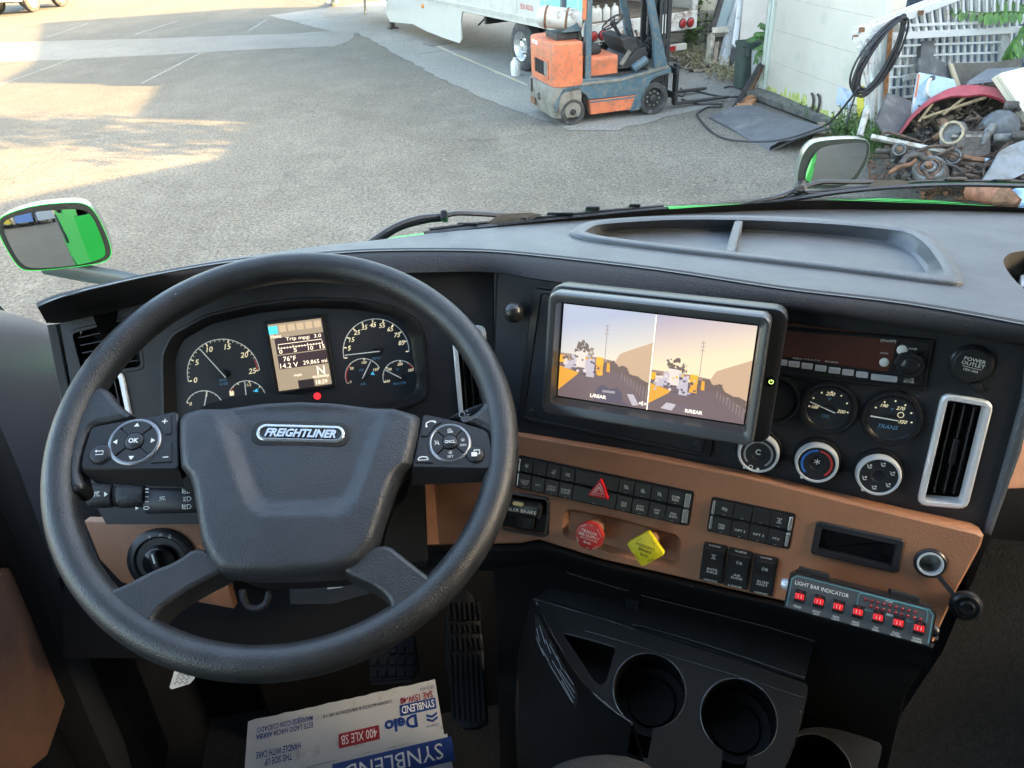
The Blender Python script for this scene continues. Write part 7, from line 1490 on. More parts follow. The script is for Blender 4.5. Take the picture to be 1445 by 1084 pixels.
# blank pocket, lighter socket with its cap
F, W_, H_ = quadf([(1151.8, 734.3), (1277, 761.3), (1266, 808.5), (1143.9, 780.4)]); o_ = rrect(W_, H_, .004, 3); mb = MB(); mb.frame(F, o_, inset(o_, .0072), -.001, .0035, -.006, .0012); pk_ = D(mb, 'pocket_frame', M['panel'], 40)
mb = MB(); mb.prism(F, inset(o_, .0065), -.012, -.005); mb.build('pocket_glass', M['gloss'], pk_)
u, v = FB.px(1312.5, 795, .002); F = FB.sub(u, v, 0, 0); mb = MB(); mb.lathe(F, [(.0165, 0), (.0165, .003), (.015, .0045), (.0132, .004)], 32, cap1=False); ls = D(mb, 'lighter_socket', M['satin'], 40)
mb = MB(); mb.lathe(F, [(.0134, .0035), (.0130, .0055), (.0112, .0055), (.0108, -.001)], 32, cap1=False); mb.build('socket_ring', M['silver'], ls, 40); mb = MB(); mb.lathe(F, [(.0109, .0), (.0104, -.019), (.0001, -.019)], 32); mb.build('socket_barrel', mat('barrel_metal', (.30, .30, .28), .35, .8), ls, 40)
u2, v2 = FB.px(1363.5, 857, .012); F2 = FB.sub(u2, v2, .004, 0); mb = MB(); a = Vector(FB.px(1322, 811, .004)); b = Vector(FB.px(1352, 846, .010)); d = (b-a).normalized(); n = Vector((-d.y, d.x))*.0024
mb.loft([[FB(*(a+n), .002), FB(*(a-n), .002), FB(*(a-n), .004), FB(*(a+n), .004)], [FB(*(b+n), .010), FB(*(b-n), .010), FB(*(b-n), .012), FB(*(b+n), .012)]], True, True, True); mb.build('cap_strap', M['rubber'], ls)
mb = MB(); mb.lathe(F2, [(.0155, 0), (.0165, .004), (.0155, .008), (.0125, .010), (.0115, .0075), (.0085, .0075), (.008, .011), (.006, .012), (.005, .009), (.0001, .009)], 32, cap0=True); mb.build('socket_cap', M['satin'], ls, 40)
# =================================================================== LIGHT BAR BOX
FL = panel_frame(31, 40, AT(1214, 860, .80)); q = [Vector(FL.px(*p)) for p in ((1117, 806), (1322, 859.5), (1314, 913.5), (1104, 857.5))]
lu = ((q[1]-q[0])+(q[2]-q[3])).normalized(); cen = sum(q, Vector((0, 0)))/4; FL2 = FL.sub(cen.x, cen.y, 0, math.atan2(lu.y, lu.x)); LW = ((q[1]-q[0]).length+(q[2]-q[3]).length)/2; LH = ((q[3]-q[0]).length+(q[2]-q[1]).length)/2
lb = thing('light_bar_control', 'small black light bar control box with seven red rocker switches', 'control box', FL2(0, 0, -.02))
def Lb(mb, name, m, sm=0, par=lb, **k): return mb.build(name, m, par, sm, **k)
fo = [(-LW/2, -LH/2), (LW/2, -LH/2), (LW/2, LH/2-.006), (LW/2-.006, LH/2), (-LW/2+.006, LH/2), (-LW/2, LH/2-.006)]
mb = MB(); mb.loft([[FL2(x, y, w) for x, y in fo] for w in (-.004,)]+[[FL2(x, y, 0) for x, y in fo]], True, False, True); mb.loft([[FL2(x, y, -.004) for x, y in fo], [FL2(x*.985, y+.002, -.035) for x, y in fo]], True, False, True)
Lb(mb, 'box', M['satin'])
mb = MB(); mb.prism(FL2, inset(fo, .0015), -.001, .0009); Lb(mb, 'face_plate', mat('face_slate', (.055, .062, .066), .5))
mb = MB(); li = inset(fo, .0030); mb.line(FL2, li[3:]+li[:1], .0005, .0013); mb.line(FL2, [li[1], li[2], li[3]], .0005, .0013); rr_ = rrect(LW*.46, LH*.40, .004, 4, LW*.215, LH*.21)
mb.line(FL2, rr_+[rr_[0]], .0004, .0013); Lb(mb, 'teal_line', mat('teal_line', (.10, .42, .46), .5))
mb = MB(); mb.text(FL2, 'LIGHT BAR INDICATOR', -LW*.265, LH*.245, .0040, .0014, width=LW*.375); Lb(mb, 'face_lettering', M['white_print']); mb = MB(); mb.text(FL2, 'FRONT', LW*.19, LH*.37, .0017, .0014, width=.007); Lb(mb, 'face_lettering', M['white_print']); mb = MB(); mb.text(FL2, 'REAR', LW*.21, LH*.045, .0017, .0014, width=.006); Lb(mb, 'face_lettering', M['white_print'])
rl = mat('rocker_red', (.72, .02, .03), .25, emit=(1, .05, .05), estr=.02)
for i, st in enumerate(('POWER', 'FRONT\nLIGHT', 'REAR\nLIGHT', 'ALLEY\nLIGHT', 'TAKE\nDOWN', 'FLASH\nPATTERN', 'TRAFFIC\nADVISOR')):
    x = -LW*.405+LW*.135*i; y = -LH*.09-.0*i; mb = MB(); mb.prism(FL2, rrect(.0112, .0135, .0008, 1, x, y), 0, .0024, .0005); hs_ = Lb(mb, 'rocker_frame', M['satin'])
    mb = MB(); mb.prism(FL2, rrect(.0092, .0062, .0006, 1, x, y-.0002), .001, .0042, .0008); mb.build('red_rocker', rl, hs_)
    mb = MB()
    for dx in (-.0016, .0016): mb.box(FL2, x+dx, y-.0002, .0043, .0008, .0036, .0002)
    mb.build('rocker_highlight', mat('rocker_highlight', (.9, .35, .35), .4), hs_)  # pale bars painted as highlights on the red rocker
    mb = MB(); mb.text(FL2, 'ON', x, y+.0048, .0013, .0026, width=.003); mb.build('on_print', M['red_print'], hs_)
    mb = MB(); nl = st.count('\n')+1; mb.text(FL2, st, x, -LH*.405+(.001 if nl == 1 else 0), .0023*nl, .0014, width=.0011*max(len(t) for t in st.split('\n'))+.002); mb.build('rocker_label', M['white_print'], lb)
for r_ in (0, 1):
    for k in range(9 if r_ == 0 else 9):
        x = LW*.035+k*LW*.041+(.0 if r_ == 0 else LW*.041); y = LH*.275-(0 if r_ == 0 else LH*.14)-(.0 if k else .0)
        mb = MB(); mb.lathe(FL2, [(.0017, .0005), (.0017, .0016), (.0012, .0023), (.0001, .0026)], 10, x, y); Lb(mb, 'red_led', mat('led_red', (.22, .008, .015), .2), 50)
for s in (-1, 1):
    F = Frame(FL2(s*LW/2, -.004 if s > 0 else .004, -.012), FL2.N, FL2.V, FL2.U*s); mb = MB(); mb.lathe(F, [(.006, 0), (.006, .004), (.0045, .0065), (.0001, .007)], 14); Lb(mb, 'mount_screw', M['silver'] if s < 0 else M['satin'], 40)
mb = MB(); mb.box(FL2, -LW*.33, LH/2+.003, -.022, LW*.22, .006, .02, .001); Lb(mb, 'mount_bracket', M['trim']); mb = MB(); mb.box(FL2, LW*.30, LH/2+.003, -.022, LW*.2, .006, .02, .001); Lb(mb, 'mount_bracket', M['trim'])
# =================================================================== BELOW THE PANEL
def camf(dep, psi, al, px, py): return panel_frame(psi, al, AT(px, py, dep))
# rounded black lip under the brown panel, then the knee panel
LIPP = [(560, 772), (700, 769.5), (735, 768.5), (760, 763.5), (850, 791.5), (1110, 851.5), (1290, 899), (1318, 908.5)]
lip0 = [onF(FB, p, -.002) for p in LIPP]; rows = [lip0]
for dy, dd in ((6, -.006), (13, -.004), (22, .012), (30, .04), (36, .08)): rows.append([AT(x-(dy*.25 if x > 1200 else 0), y+dy, (onF(FB, (x, y))-CAM).dot(fw)+dd) for x, y in LIPP])
mb = MB(); mb.loft(rows, False); D(mb, 'lower_lip', M['low'], 60)
FK0 = camf(1.05, 28, -4, 950, 900)
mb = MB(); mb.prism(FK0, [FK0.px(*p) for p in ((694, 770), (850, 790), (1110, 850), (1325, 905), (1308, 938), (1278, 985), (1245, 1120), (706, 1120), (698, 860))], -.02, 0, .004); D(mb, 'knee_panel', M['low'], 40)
mb = MB(); mb.prism(FK0, [FK0.px(*p) for p in ((884, 842), (903, 848), (899, 890), (886, 886))], 0, .004, .001); D(mb, 'knee_rib', M['panel'])
mb = MB(); mb.tube([onF(FK0, p, .004) for p in ((800, 808), (870, 829), (886, 834))], .0012, 5); mb.tube([onF(FK0, p, .004) for p in ((905, 840), (1080, 884), (1150, 905))], .0010, 5); D(mb, 'panel_edge_line', M['edge'])
# cup holder console
FK = camf(.975, 28, 64, 930, 965)
con = thing('cup_holder_console', 'black moulded console with cup holders below the switch panel', 'console', FK(0, 0, -.1))
def Kc(mb, name, m, sm=0, par=con, **k): return mb.build(name, m, par, sm, **k)
def cup(cx_, cy_, rpx, slotpts=None):
    c = Vector(FK.px(cx_, cy_)); r = rpx*((FK(*c)-CAM).dot(fw))/FPX; return c, r
c1, r1 = cup(916, 974, 49.5); c2, r2 = cup(1042, 1012, 51)
def mug(c, r, wslot, ln, ang): # circle with a slot running towards the viewer for the mug handle
    a0 = math.asin(wslot/2/r); pts = [(c.x+r*math.cos(t), c.y+r*math.sin(t)) for t in [ang+a0+(2*math.pi-2*a0)*k/36 for k in range(37)]]
    d = Vector((math.cos(ang), math.sin(ang))); n = Vector((-d.y, d.x)); e = c+d*ln; return pts+[tuple(e-n*wslot/2), tuple(e+n*wslot/2)]
h1 = mug(c1, r1, .026, r1*1.75, R(-90)); h2 = mug(c2, r2, .028, r2*2.2, R(-88))
pkt = [FK.px(*p) for p in round_poly([(793.5, 893), (869, 915), (855, 962), (848, 968), (838, 960)], 5, 3)]
co = [FK.px(*p) for p in smooth_poly([(752, 846), (757, 842), (830, 866), (892, 886), (1136, 962), (1140, 972), (1124, 1040), (1095, 1110), (1060, 1180), (940, 1180), (905, 1060), (895, 1024), (860, 1000), (815, 956), (775, 898)], 1)]; co = ccw(co)
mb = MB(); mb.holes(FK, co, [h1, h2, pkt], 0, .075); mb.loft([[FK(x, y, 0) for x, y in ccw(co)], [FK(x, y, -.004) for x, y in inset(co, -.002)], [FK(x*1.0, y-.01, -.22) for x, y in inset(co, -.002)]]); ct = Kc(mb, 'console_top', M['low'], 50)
for c, r in ((c1, r1), (c2, r2)):
    mb = MB(); a0 = R(-90+26)
    P = [(c.x+(r+.0010)*math.cos(R(t)), c.y+(r+.0010)*math.sin(R(t))) for t in range(-60, 241, 8)]; mb.tube([FK(x, y, .0004) for x, y in P], .0009, 6); Kc(mb, 'holder_rim', M['edge'], 60)
    mb = MB(); mb.lathe(FK, [(r*.999, -.076), (r*.7, -.078), (.001, -.078)], 28, c.x, c.y); mb.lathe(FK, [(r*.72, -.076), (r*.70, -.072), (r*.68, -.076)], 28, c.x, c.y, cap1=False); Kc(mb, 'holder_floor', M['trim_dark'])
mb = MB(); mb.poly(FK, pkt, -.05); Kc(mb, 'pocket_floor', M['trim_dark'])
for P in (((752, 845.5), (830, 867), (889, 885.5), (890, 888)), ((896, 888), (900, 882), (1000, 911), (1136, 957)), ((793, 893), (830, 902), (868, 913)), ((826, 890), (920, 918), (1020, 948), (1135, 985))):  # thin raised lines added along the edges to catch highlights
    mb = MB(); mb.tube(catmull([onF(FK, p, .001) for p in P], 4), .0009, 6); Kc(mb, 'highlight_bead', M['edge'], 60)
mb = MB(); mb.tube(catmull([onF(FK, p, .001) for p in ((757, 850), (785, 905), (820, 960), (860, 998), (893, 1021))], 5), .0011, 6); Kc(mb, 'highlight_bead', M['edge'], 60)
mb = MB(); mb.prism(FK, [FK.px(*p) for p in ((756, 843), (892, 884), (1136, 960), (1150, 905), (905, 838), (800, 806))], -.02, -.004); Kc(mb, 'upper_tray', M['low'])
FK3 = camf(1.0, 28, 70, 1150, 1085); c3 = Vector(FK3.px(1152, 1086)); r3 = 47*1.0/FPX
mb = MB(); o3 = [FK3.px(*p) for p in smooth_poly([(1103, 1050), (1125, 1030), (1165, 1024), (1240, 1046), (1246, 1056), (1230, 1110), (1210, 1170), (1070, 1160)], 1)]; o3 = ccw(o3); mb.holes(FK3, o3, [circ(r3, 36, c3.x, c3.y)], 0, .07); mb.loft([[FK3(x, y, 0) for x, y in ccw(o3)], [FK3(x, y-.01, -.2) for x, y in inset(o3, -.002)]]); Kc(mb, 'side_holder', M['low'])
mb = MB(); mb.tube([FK3(c3.x+r3*math.cos(R(t)), c3.y+r3*math.sin(R(t)), .0006) for t in range(0, 181, 8)], .0009, 6); Kc(mb, 'holder_rim', M['edge'], 60); mb = MB(); mb.lathe(FK3, [(r3, -.07), (.001, -.07)], 24, c3.x, c3.y); Kc(mb, 'holder_floor', M['trim_dark'], 60)
# printed label on the flank of the console: rows of tiny lines of type
FW3 = Frame(AT(785, 930, 1.0), (AT(812, 990, .985)-AT(757, 880, 1.02)), None or cu, None); FW3.V = (cu-FW3.U*cu.dot(FW3.U)).normalized(); FW3.N = FW3.U.cross(FW3.V); 
mb = MB()
for (a, b) in (((758, 886), (762, 905)), ((762, 882), (770, 908)), ((757, 898), (768, 925)), ((770, 902), (778, 922)), ((776, 908), (788, 932)), ((775, 935), (808, 990)), ((780, 932), (811, 985)), ((790, 945), (812, 978)), ((796, 945), (810, 966)), ((765, 915), (775, 933)), ((786, 925), (794, 945)), ((793, 960), (810, 992))):
    p, q_ = FW3.px(*a), FW3.px(*b); mb.line(FW3, [p, q_], .0011, .0012)
mb.build('label_print', M['grey_print'], con)
mb = MB(); mb.prism(FW3, [FW3.px(*p) for p in ((755, 868), (760, 872), (815, 980), (812, 998), (757, 905))], -.001, .0005); mb.build('warning_label', M['trim_dark'], con)
mb = MB(); mb.loft([[AT(*p) for p in ((750, 846, 1.04), (815, 958, .985), (895, 1026, .97), (905, 1100, .97))], [AT(*p) for p in ((735, 900, 1.12), (760, 1000, 1.12), (830, 1090, 1.1), (850, 1180, 1.1))], [AT(*p) for p in ((725, 960, 1.3), (730, 1080, 1.3), (760, 1180, 1.3), (800, 1280, 1.3))]], False); Kc(mb, 'console_flank', M['low'], 60)
# passenger footwell carpet on the engine tunnel at the right
mb = MB(); mb.loft([[AT(*p) for p in ((1398, 760, 1.02), (1500, 770, 1.0), (1850, 780, 1.05))], [AT(*p) for p in ((1330, 920, 1.12), (1450, 930, 1.12), (1850, 930, 1.1))], [AT(*p) for p in ((1270, 1010, 1.2), (1400, 1010, 1.2), (1850, 1010, 1.2))], [AT(*p) for p in ((1235, 1100, 1.2), (1400, 1100, 1.2), (1850, 1100, 1.2))], [AT(*p) for p in ((1225, 1180, 1.2), (1400, 1180, 1.2), (1850, 1180, 1.2))]], False); D(mb, 'tunnel_carpet', M['carpet'], 60)
mb = MB(); mb.loft([[AT(*p) for p in ((1415, 560, 1.2), (1950, 545, 1.2))], [AT(*p) for p in ((1412, 690, 1.2), (1950, 660, 1.2))]], False); D(mb, 'passenger_panel', M['brown'])
mb = MB(); mb.loft([[AT(*p) for p in ((1385, 692, 1.18), (1950, 660, 1.18))], [AT(*p) for p in ((1350, 900, 1.3), (1900, 900, 1.3))]], False); D(mb, 'passenger_lower', M['trim_dark'])
# =================================================================== LEFT SIDE BELOW THE WHEEL
FBL = camf(1.0, 0, 24, 215, 785)
mb = MB(); mb.prism(FBL, [FBL.px(*p) for p in ((118, 736), (200, 738), (300, 733), (330, 860), (220, 840), (170, 822), (140, 790))], -.02, 0, .003); D(mb, 'left_brown_panel', M['brown'], 40)
mb = MB(); mb.prism(FBL, [FBL.px(*p) for p in ((560, 640), (640, 640), (730, 640), (735, 775), (560, 775))], -.03, -.02); D(mb, 'column_backing', M['brown'])
u, v = FBL.px(229, 789); F = FBL.sub(u, v, 0, R(6)); mb = MB(); mb.lathe(F, [(.042, 0), (.042, .005), (.038, .008), (.033, .008), (.030, .005), (.021, .005)], 40, cap1=False); hk = D(mb, 'headlight_switch', M['satin'], 40)
mb = MB(); mb.lathe(F, [(.021, .004), (.020, .014), (.018, .015), (.0001, .015)], 32); kn = mb.build('rotary_knob', M['gloss'], hk, 40)
mb = MB(); mb.prism(F, rrect(.010, .036, .003, 3), .014, .026, .002); mb.build('knob_grip', M['satin'], kn, 40)
mb = MB(); mb.box(F, 0, .010, .0262, .0022, .012, .0006); mb.build('knob_mark', M['white_print'], kn)
mb = MB(); mb.text(F, '0', -.004, .0345, .004, .0084); icon(mb, F, 'dome', .010, .034, .0032, .0084); icon(mb, F, 'lamp', .020, .029, .0034, .0084); icon(mb, F, 'lamp', -.022, -.028, .0034, .0084); icon(mb, F, 'dome', -.003, -.0345, .003, .0084); mb.build('switch_print', M['white_print'], hk)
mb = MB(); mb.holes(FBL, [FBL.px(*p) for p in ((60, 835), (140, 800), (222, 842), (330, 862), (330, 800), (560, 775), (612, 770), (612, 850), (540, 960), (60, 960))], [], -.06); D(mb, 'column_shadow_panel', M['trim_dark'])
# column: shroud, stalks, latch
clm = thing('steering_column', 'black steering column shroud with a wiper and light stalk', 'steering column', AT(420, 760, .98))
FSt = camf(.885, 0, 40, 195, 703)
mb = MB(); mb.loft([[AT(330+x*1.0+50, 640+y*.9, .80+dz) for x, y in circ(150, 20, ry=95)] for dz in (.03, .12)]+[[AT(360+x*.9+50, 690+y*.85, 1.0) for x, y in circ(150, 20, ry=95)]], True, True, True); mb.build('shroud', M['trim_dark'], clm, 50)
mb = MB(); mb.loft([[AT(x, y, d) for x, y, d in ((555, 650, .85), (600, 680, .86), (604, 790, .90), (540, 800, .90))], [AT(x, y, d+.12) for x, y, d in ((555, 650, .85), (598, 690, .86), (600, 800, .90), (540, 800, .90))]], True, True, True); mb.build('shroud_side', M['trim'], clm)
def stalkseg(x0_, x1_, y0_, y1_, y2_, y3_, w0, w1, name, m, bev=.004, par=None):
    mb = MB(); L = []
    for x, ya, yb, k in ((x0_, y0_, y3_, .8), (x0_+2.5, y0_, y3_, 1), (x1_-2.5, y1_, y2_, 1), (x1_, y1_, y2_, .9)):
        a, b = FSt.px(x, ya), FSt.px(x, yb); cy_ = (a[1]+b[1])/2; h = abs(a[1]-b[1])/2
        L.append([FSt(a[0], cy_+h*math.cos(t)*k, w0+(w1-w0)*.5+(w1-w0)*.5*math.sin(t)*k) for t in [2*math.pi*i/24 for i in range(24)]])
    mb.loft(L, True, True, True); return mb.build(name, m, par or clm, 50)
st = stalkseg(200, 290, 688, 690, 724, 726, -.012, .0045, 'stalk', M['panel'])
stalkseg(121, 157, 681, 683, 717, 718, -.016, .008, 'stalk_end', M['hub'], par=st); stalkseg(157, 165, 686, 686, 716, 716, -.012, .004, 'stalk_ring', M['trim_dark'], par=st); stalkseg(164, 203, 683, 684, 716, 718, -.016, .009, 'stalk_sleeve', M['hub'], par=st)
mb = MB(); a, b = FSt.px(162, 692, .010), FSt.px(160, 718, .010); 
icon(mb, FSt, 'dome', *FSt.px(135, 697, .0086), .006, .0086); mb.poly(FSt, [FSt.px(147, 694, .0086), FSt.px(152, 697.5, .0086), FSt.px(147, 701, .0086)], .0086)
icon(mb, FSt, 'dome', *FSt.px(229, 703, .0052), .0045, .0054)
for k, y in enumerate((690, 694.5, 701, 708)): mb.line(FSt, [FSt.px(205, y, .0052), FSt.px(210, y+.3, .0052)], .0011-.0002*k, .0054)
mb.line(FSt, [(FSt.px(206.5, 717, .0052)[0]+.003*math.cos(t*.5), FSt.px(206.5, 717, .0052)[1]+.0017*math.sin(t*.5)) for t in range(14)], .0007, .0052); mb.poly(FSt, [FSt.px(191, 715, .0094), FSt.px(196, 717.5, .0094), FSt.px(191, 720, .0094)], .0094)
mb.build('stalk_print', M['white_print'], st)
mb = MB(); 
for y in (693, 704, 715):
    u, v = FSt.px(266, y, .006)
    for j in range(3): mb.line(FSt, [(u-.006, v+.0022-.002*j), (u-.0028, v+.0022-.002*j)], .0007, .006)
    mb.line(FSt, [(u-.0015, v+.0026), (u-.0015, v-.0026), (u+.0015, v-.002), (u+.003, v), (u+.0015, v+.002), (u-.0015, v+.0026)], .0006, .006)
for y, s in ((693, 1), (715, -1)): u, v = FSt.px(257.5, y, .006); mb.line(FSt, [(u, v-.0025), (u, v+.0025)], .0008, .006)
mb.build('beam_print', M['white_print'], st)
FSr = camf(.83, 0, 45, 665, 580); mb = MB(); mb.prism(FSr, [FSr.px(*p) for p in ((632, 591), (644, 583), (684, 567), (692, 566), (686, 576), (656, 592))], -.008, .0, .002); rs2 = mb.build('retarder_stalk', M['panel'], clm, 40)
mb = MB(); u, v = FSr.px(652, 585, .0005); mb.lathe(FSr, [(.0034, .0006), (.0026, .0006)], 18, u, v, cap1=False); mb.text(FSr, '+', *FSr.px(659, 580, .0006), .0024, .0007); mb.text(FSr, '-', *FSr.px(661, 585, .0006), .0006, .0007, width=.0024); mb.build('stalk_print', M['white_print'], rs2)
mb = MB(); mb.tube(catmull([AT(x, y, .98) for x, y in ((342, 832), (345, 848), (352, 857), (366, 858), (376, 850), (380, 835))], 4), .0045, 8); mb.build('tilt_latch', M['panel'], clm, 60)
mb = MB(); mb.loft([[AT(x, y, 1.0) for x, y in ((408, 822), (515, 805), (520, 838), (470, 852), (410, 853))], [AT(x, y, 1.06) for x, y in ((408, 822), (515, 805), (520, 838), (470, 852), (410, 853))]], True, True, True); mb.build('column_cover', M['trim'], clm)
mb = MB(); mb.loft([[AT(x, y, .995) for x, y in ((461, 819), (485, 816), (484, 829), (462, 832))], [AT(x, y, .998) for x, y in ((461, 819), (485, 816), (484, 829), (462, 832))]], True, True, True); mb.build('column_sticker', mat('sticker_grey', (.36, .37, .36), .6), clm)
# small reflective bits deep under the dash
mb = MB(); mb.box(WORLD, .22, 1.18, 2.0, 1.36, .03, 1.1); D(mb, 'firewall', M['trim_dark'])
# =================================================================== STEERING WHEEL
a3, a4 = R(60.84), R(3.34)
wn_ = Vector((math.sin(a4)*math.cos(a3), -math.cos(a4)*math.cos(a3), math.sin(a3))); wu = (Vector((1, 0, 0))-wn_*wn_.x).normalized()
FWh = Frame(AT(407.6, 619.6, .775), wu, wn_.cross(wu), wn_).sub(0, 0, 0, R(-5))
whl = thing('steering_wheel', 'black leather steering wheel with four spokes and a name badge', 'steering wheel', FWh(0, 0, 0))
def Wh(mb, name, m, sm=0, par=whl, **k): return mb.build(name, m, par, sm, **k)
RM = .2150
mb = MB(); NR = 120; L = []
for k in range(NR):
    a = 2*math.pi*k/NR; c, s = math.cos(a), math.sin(a); L.append([FWh((RM+.0160*math.cos(t))*c, (RM+.0160*math.cos(t))*s, .0180*math.sin(t)) for t in [2*math.pi*j/18 for j in range(18)]])
mb.loft(L, True, wrap=True); Wh(mb, 'rim', M['leather'], 80)
def wpoly(name, pts, w0, w1, m, bev, it=2, par=whl, seg=3):
    p = [FWh.px(*q, w1-bev*.5) for q in smooth_poly(pts, it)]; p = ccw(p); mb = MB(); L = [[FWh(x, y, w0) for x, y in p]]
    for k in range(seg+1):
        a = math.pi/2*k/seg; L.append([FWh(x, y, w1-bev+bev*math.sin(a)) for x, y in inset(p, bev*(1-math.cos(a)))])
    top = inset(p, bev); mb.loft(L); n0 = len(mb.v)-len(p); mb.holes(FWh, top, [], w1); return Wh(mb, name, m, 60, par)
wpoly('spoke', [(92, 640), (100, 585), (118, 548), (150, 545), (162, 562), (176, 578), (196, 588), (165, 596), (138, 601), (126, 612), (118, 640), (113, 666), (122, 690), (96, 700)], -.016, .010, M['leather'], .007)
wpoly('spoke', [(640, 592), (662, 588), (678, 577), (690, 556), (716, 566), (722, 640), (716, 690), (699, 703), (691, 688), (693, 670), (697, 655), (693, 620), (684, 605)], -.016, .010, M['leather'], .007)
wpoly('lower_spoke', [(250, 792), (281, 768), (330, 800), (313, 809), (275, 828), (247, 845), (222, 864), (214, 884), (222, 898), (250, 913), (290, 927), (262, 932), (195, 893), (132, 840), (118, 808), (150, 833), (170, 829), (215, 805)], -.024, .0125, M['leather'], .0045)
wpoly('lower_spoke', [(540, 762), (575, 790), (612, 819), (625, 824), (640, 808), (658, 782), (640, 815), (596, 850), (535, 905), (480, 928), (512, 897), (540, 878), (551, 862), (550, 846), (530, 828), (492, 812), (480, 800)], -.024, .0125, M['leather'], .0045)
# hub pad: pressed centre with sloping flanks
ho = [(250, 590), (255, 581), (275, 575), (320, 569), (370, 565), (420, 563.5), (470, 565), (520, 569), (560, 575), (588, 582.5), (594, 590), (590, 615), (581, 654), (570, 662), (561, 672), (553, 692), (540, 732), (528, 768), (508, 793), (495, 801), (470, 807), (400, 811), (340, 811), (310, 807), (298, 795), (283, 765), (277, 725), (272, 690), (266, 671), (254, 658), (251, 625)]
HW = .016; hp = ccw([FWh.px(*p, HW) for p in round_poly(ho, 3.5, 2)]); hc = sum((Vector(p) for p in hp), Vector((0, 0)))/len(hp)
tq = [Vector(FWh.px(*p, HW)) for p in ((296, 560), (556, 560), (506, 706), (484, 727), (372, 729), (347, 712))]; tq = [Vector(p) for p in ccw([tuple(p) for p in tq])]
def sdt(p):
    d = 1e9
    for i in range(len(tq)):
        a, b = tq[i-1], tq[i]; e = (b-a).normalized(); n = Vector((-e.y, e.x)); d = min(d, (p-a).dot(n))
    return d
def hubz(x, y, edge):
    p = Vector((x, y)); d = sdt(p); t = max(0, min(1, (d+.004)/.020)); t = t*t*(3-2*t); r2 = ((x-hc.x)/.17)**2+((y-hc.y)/.14)**2
    return HW+.010*(1-r2)-.0105*t-.010*max(0, 1-edge/.10)**2.5
mb = MB(); L = [[FWh(x, y, -.035) for x, y in inset(hp, .006)], [FWh(x, y, -.01) for x, y in hp]]; NK = 30
for k in range(NK):
    s = 1-(k/NK); s = s**1.0
    L.append([FWh(hc.x+(x-hc.x)*s, hc.y+(y-hc.y)*s, hubz(hc.x+(x-hc.x)*s, hc.y+(y-hc.y)*s, 1-s)) for x, y in hp])
mb.loft(L, True, False, True); hub = Wh(mb, 'hub_pad', M['hub'], 70)
mb = MB(); mb.loft([[FWh(x*1.03, y*1.0, -.012) for x, y in inset(hp, .004)], [FWh(x*.9, y*.9, -.09) for x, y in hp]], True, False, True); Wh(mb, 'hub_back', M['trim_dark'], 60)
# badge
bu_, bv_ = FWh.px(424.5, 612, HW); ba = Vector(FWh.px(487, 613, HW))-Vector(FWh.px(362, 610, HW)); 
bw = ba.length; FBg = FWh.sub(bu_, bv_, hubz(bu_, bv_, .5)+.0004, math.atan2(ba.y, ba.x)-R(0.2)); bh = .0185
bo_ = rrect(bw, bh, bh*.49, 10); bi_ = inset(bo_, .0034)
mb = MB(); mb.frame(FBg, bo_, bi_, -.002, .0030, .0005, .0012); bdg = Wh(mb, 'badge', M['chrome'], 50)
mb = MB(); mb.holes(FBg, bi_, [], .0008); mb.build('badge_field', M['gloss'], bdg)
mb = MB(); mb.text(FBg, 'FREIGHTLINER', 0, 0, .0088, .0030, width=bw*.80, italic=.28, bold=.03); mb.text(FBg, 'FREIGHTLINER', 0, 0, .0088, .0018, width=bw*.80, italic=.28, bold=.03); mb.build('badge_lettering', M['chrome'], bdg)
mb = MB(); mb.prism(FBg, rrect(bw+.010, bh+.009, bh*.6, 10, 0, .0006), -.003, .0006, .0015); mb.build('badge_well', M['pad'], bdg, 60)
for x in (348, 505):
    u, v = FWh.px(x, 602, HW); F = FWh.sub(u, v, hubz(u, v, .5)+.0004, 0); mb = MB(); mb.line(F, [(-.009, .001), (-.002, .001), (.004, .0028), (.006, .003)], .0006, 0); mb.line(F, [(-.009, -.001), (-.002, -.001), (.004, -.0028), (.006, -.003)], .0006, 0); mb.build('horn_symbol', mat('embossed_mark', (.05, .052, .058), .5), hub)
# button pads
PW = .012
def pad(pts, ring, rr_, mid, name):
    p = ccw([FWh.px(*q, PW) for q in round_poly(pts, 7, 3)]); mb = MB(); mb.loft([[FWh(x, y, -.012) for x, y in p], [FWh(x, y, PW-.0015) for x, y in p], [FWh(x, y, PW) for x, y in inset(p, .0013)]]); mb.holes(FWh, inset(p, .0013), [], PW); pd = Wh(mb, name, M['satin'], 40)
    u, v = FWh.px(*ring, PW); F = FWh.sub(u, v, PW, 0); k = .775/FPX*.98; r = rr_*k
    mb = MB(); mb.lathe(F, [(r*1.06, 0), (r*1.03, .0016), (r*.95, .0022), (r*.90, .0016), (r*.90, 0)], 40, cap1=False); mb.build('ring', M['ringm'], pd, 50)
    for j in range(4):
        a0, a1 = 45+90*j+3.0, 135+90*j-3.0; o = [(r*.92*math.cos(R(a0+(a1-a0)*i/10)), r*.92*math.sin(R(a0+(a1-a0)*i/10))) for i in range(11)]+[(r*.40*math.cos(R(a1-(a1-a0)*i/6)), r*.40*math.sin(R(a1-(a1-a0)*i/6))) for i in range(7)]
        mb = MB(); mb.prism(F, o, 0, .0022, .0005); mb.build('arrow_key', M['switch'], pd)
    mb = MB(); mb.lathe(F, [(r*.36, 0), (r*.36, .0030), (r*.32, .0036), (.0001, .0038)], 24); ck = mb.build('centre_key', M['switch'], pd, 40)
    mb = MB(); mb.text(F, mid, 0, 0, r*.22 if len(mid) < 3 else r*.16, .0040, width=r*(.40 if len(mid) < 3 else .52), bold=.03); mb.build('key_print', M['white_print'], ck); return pd, F, r
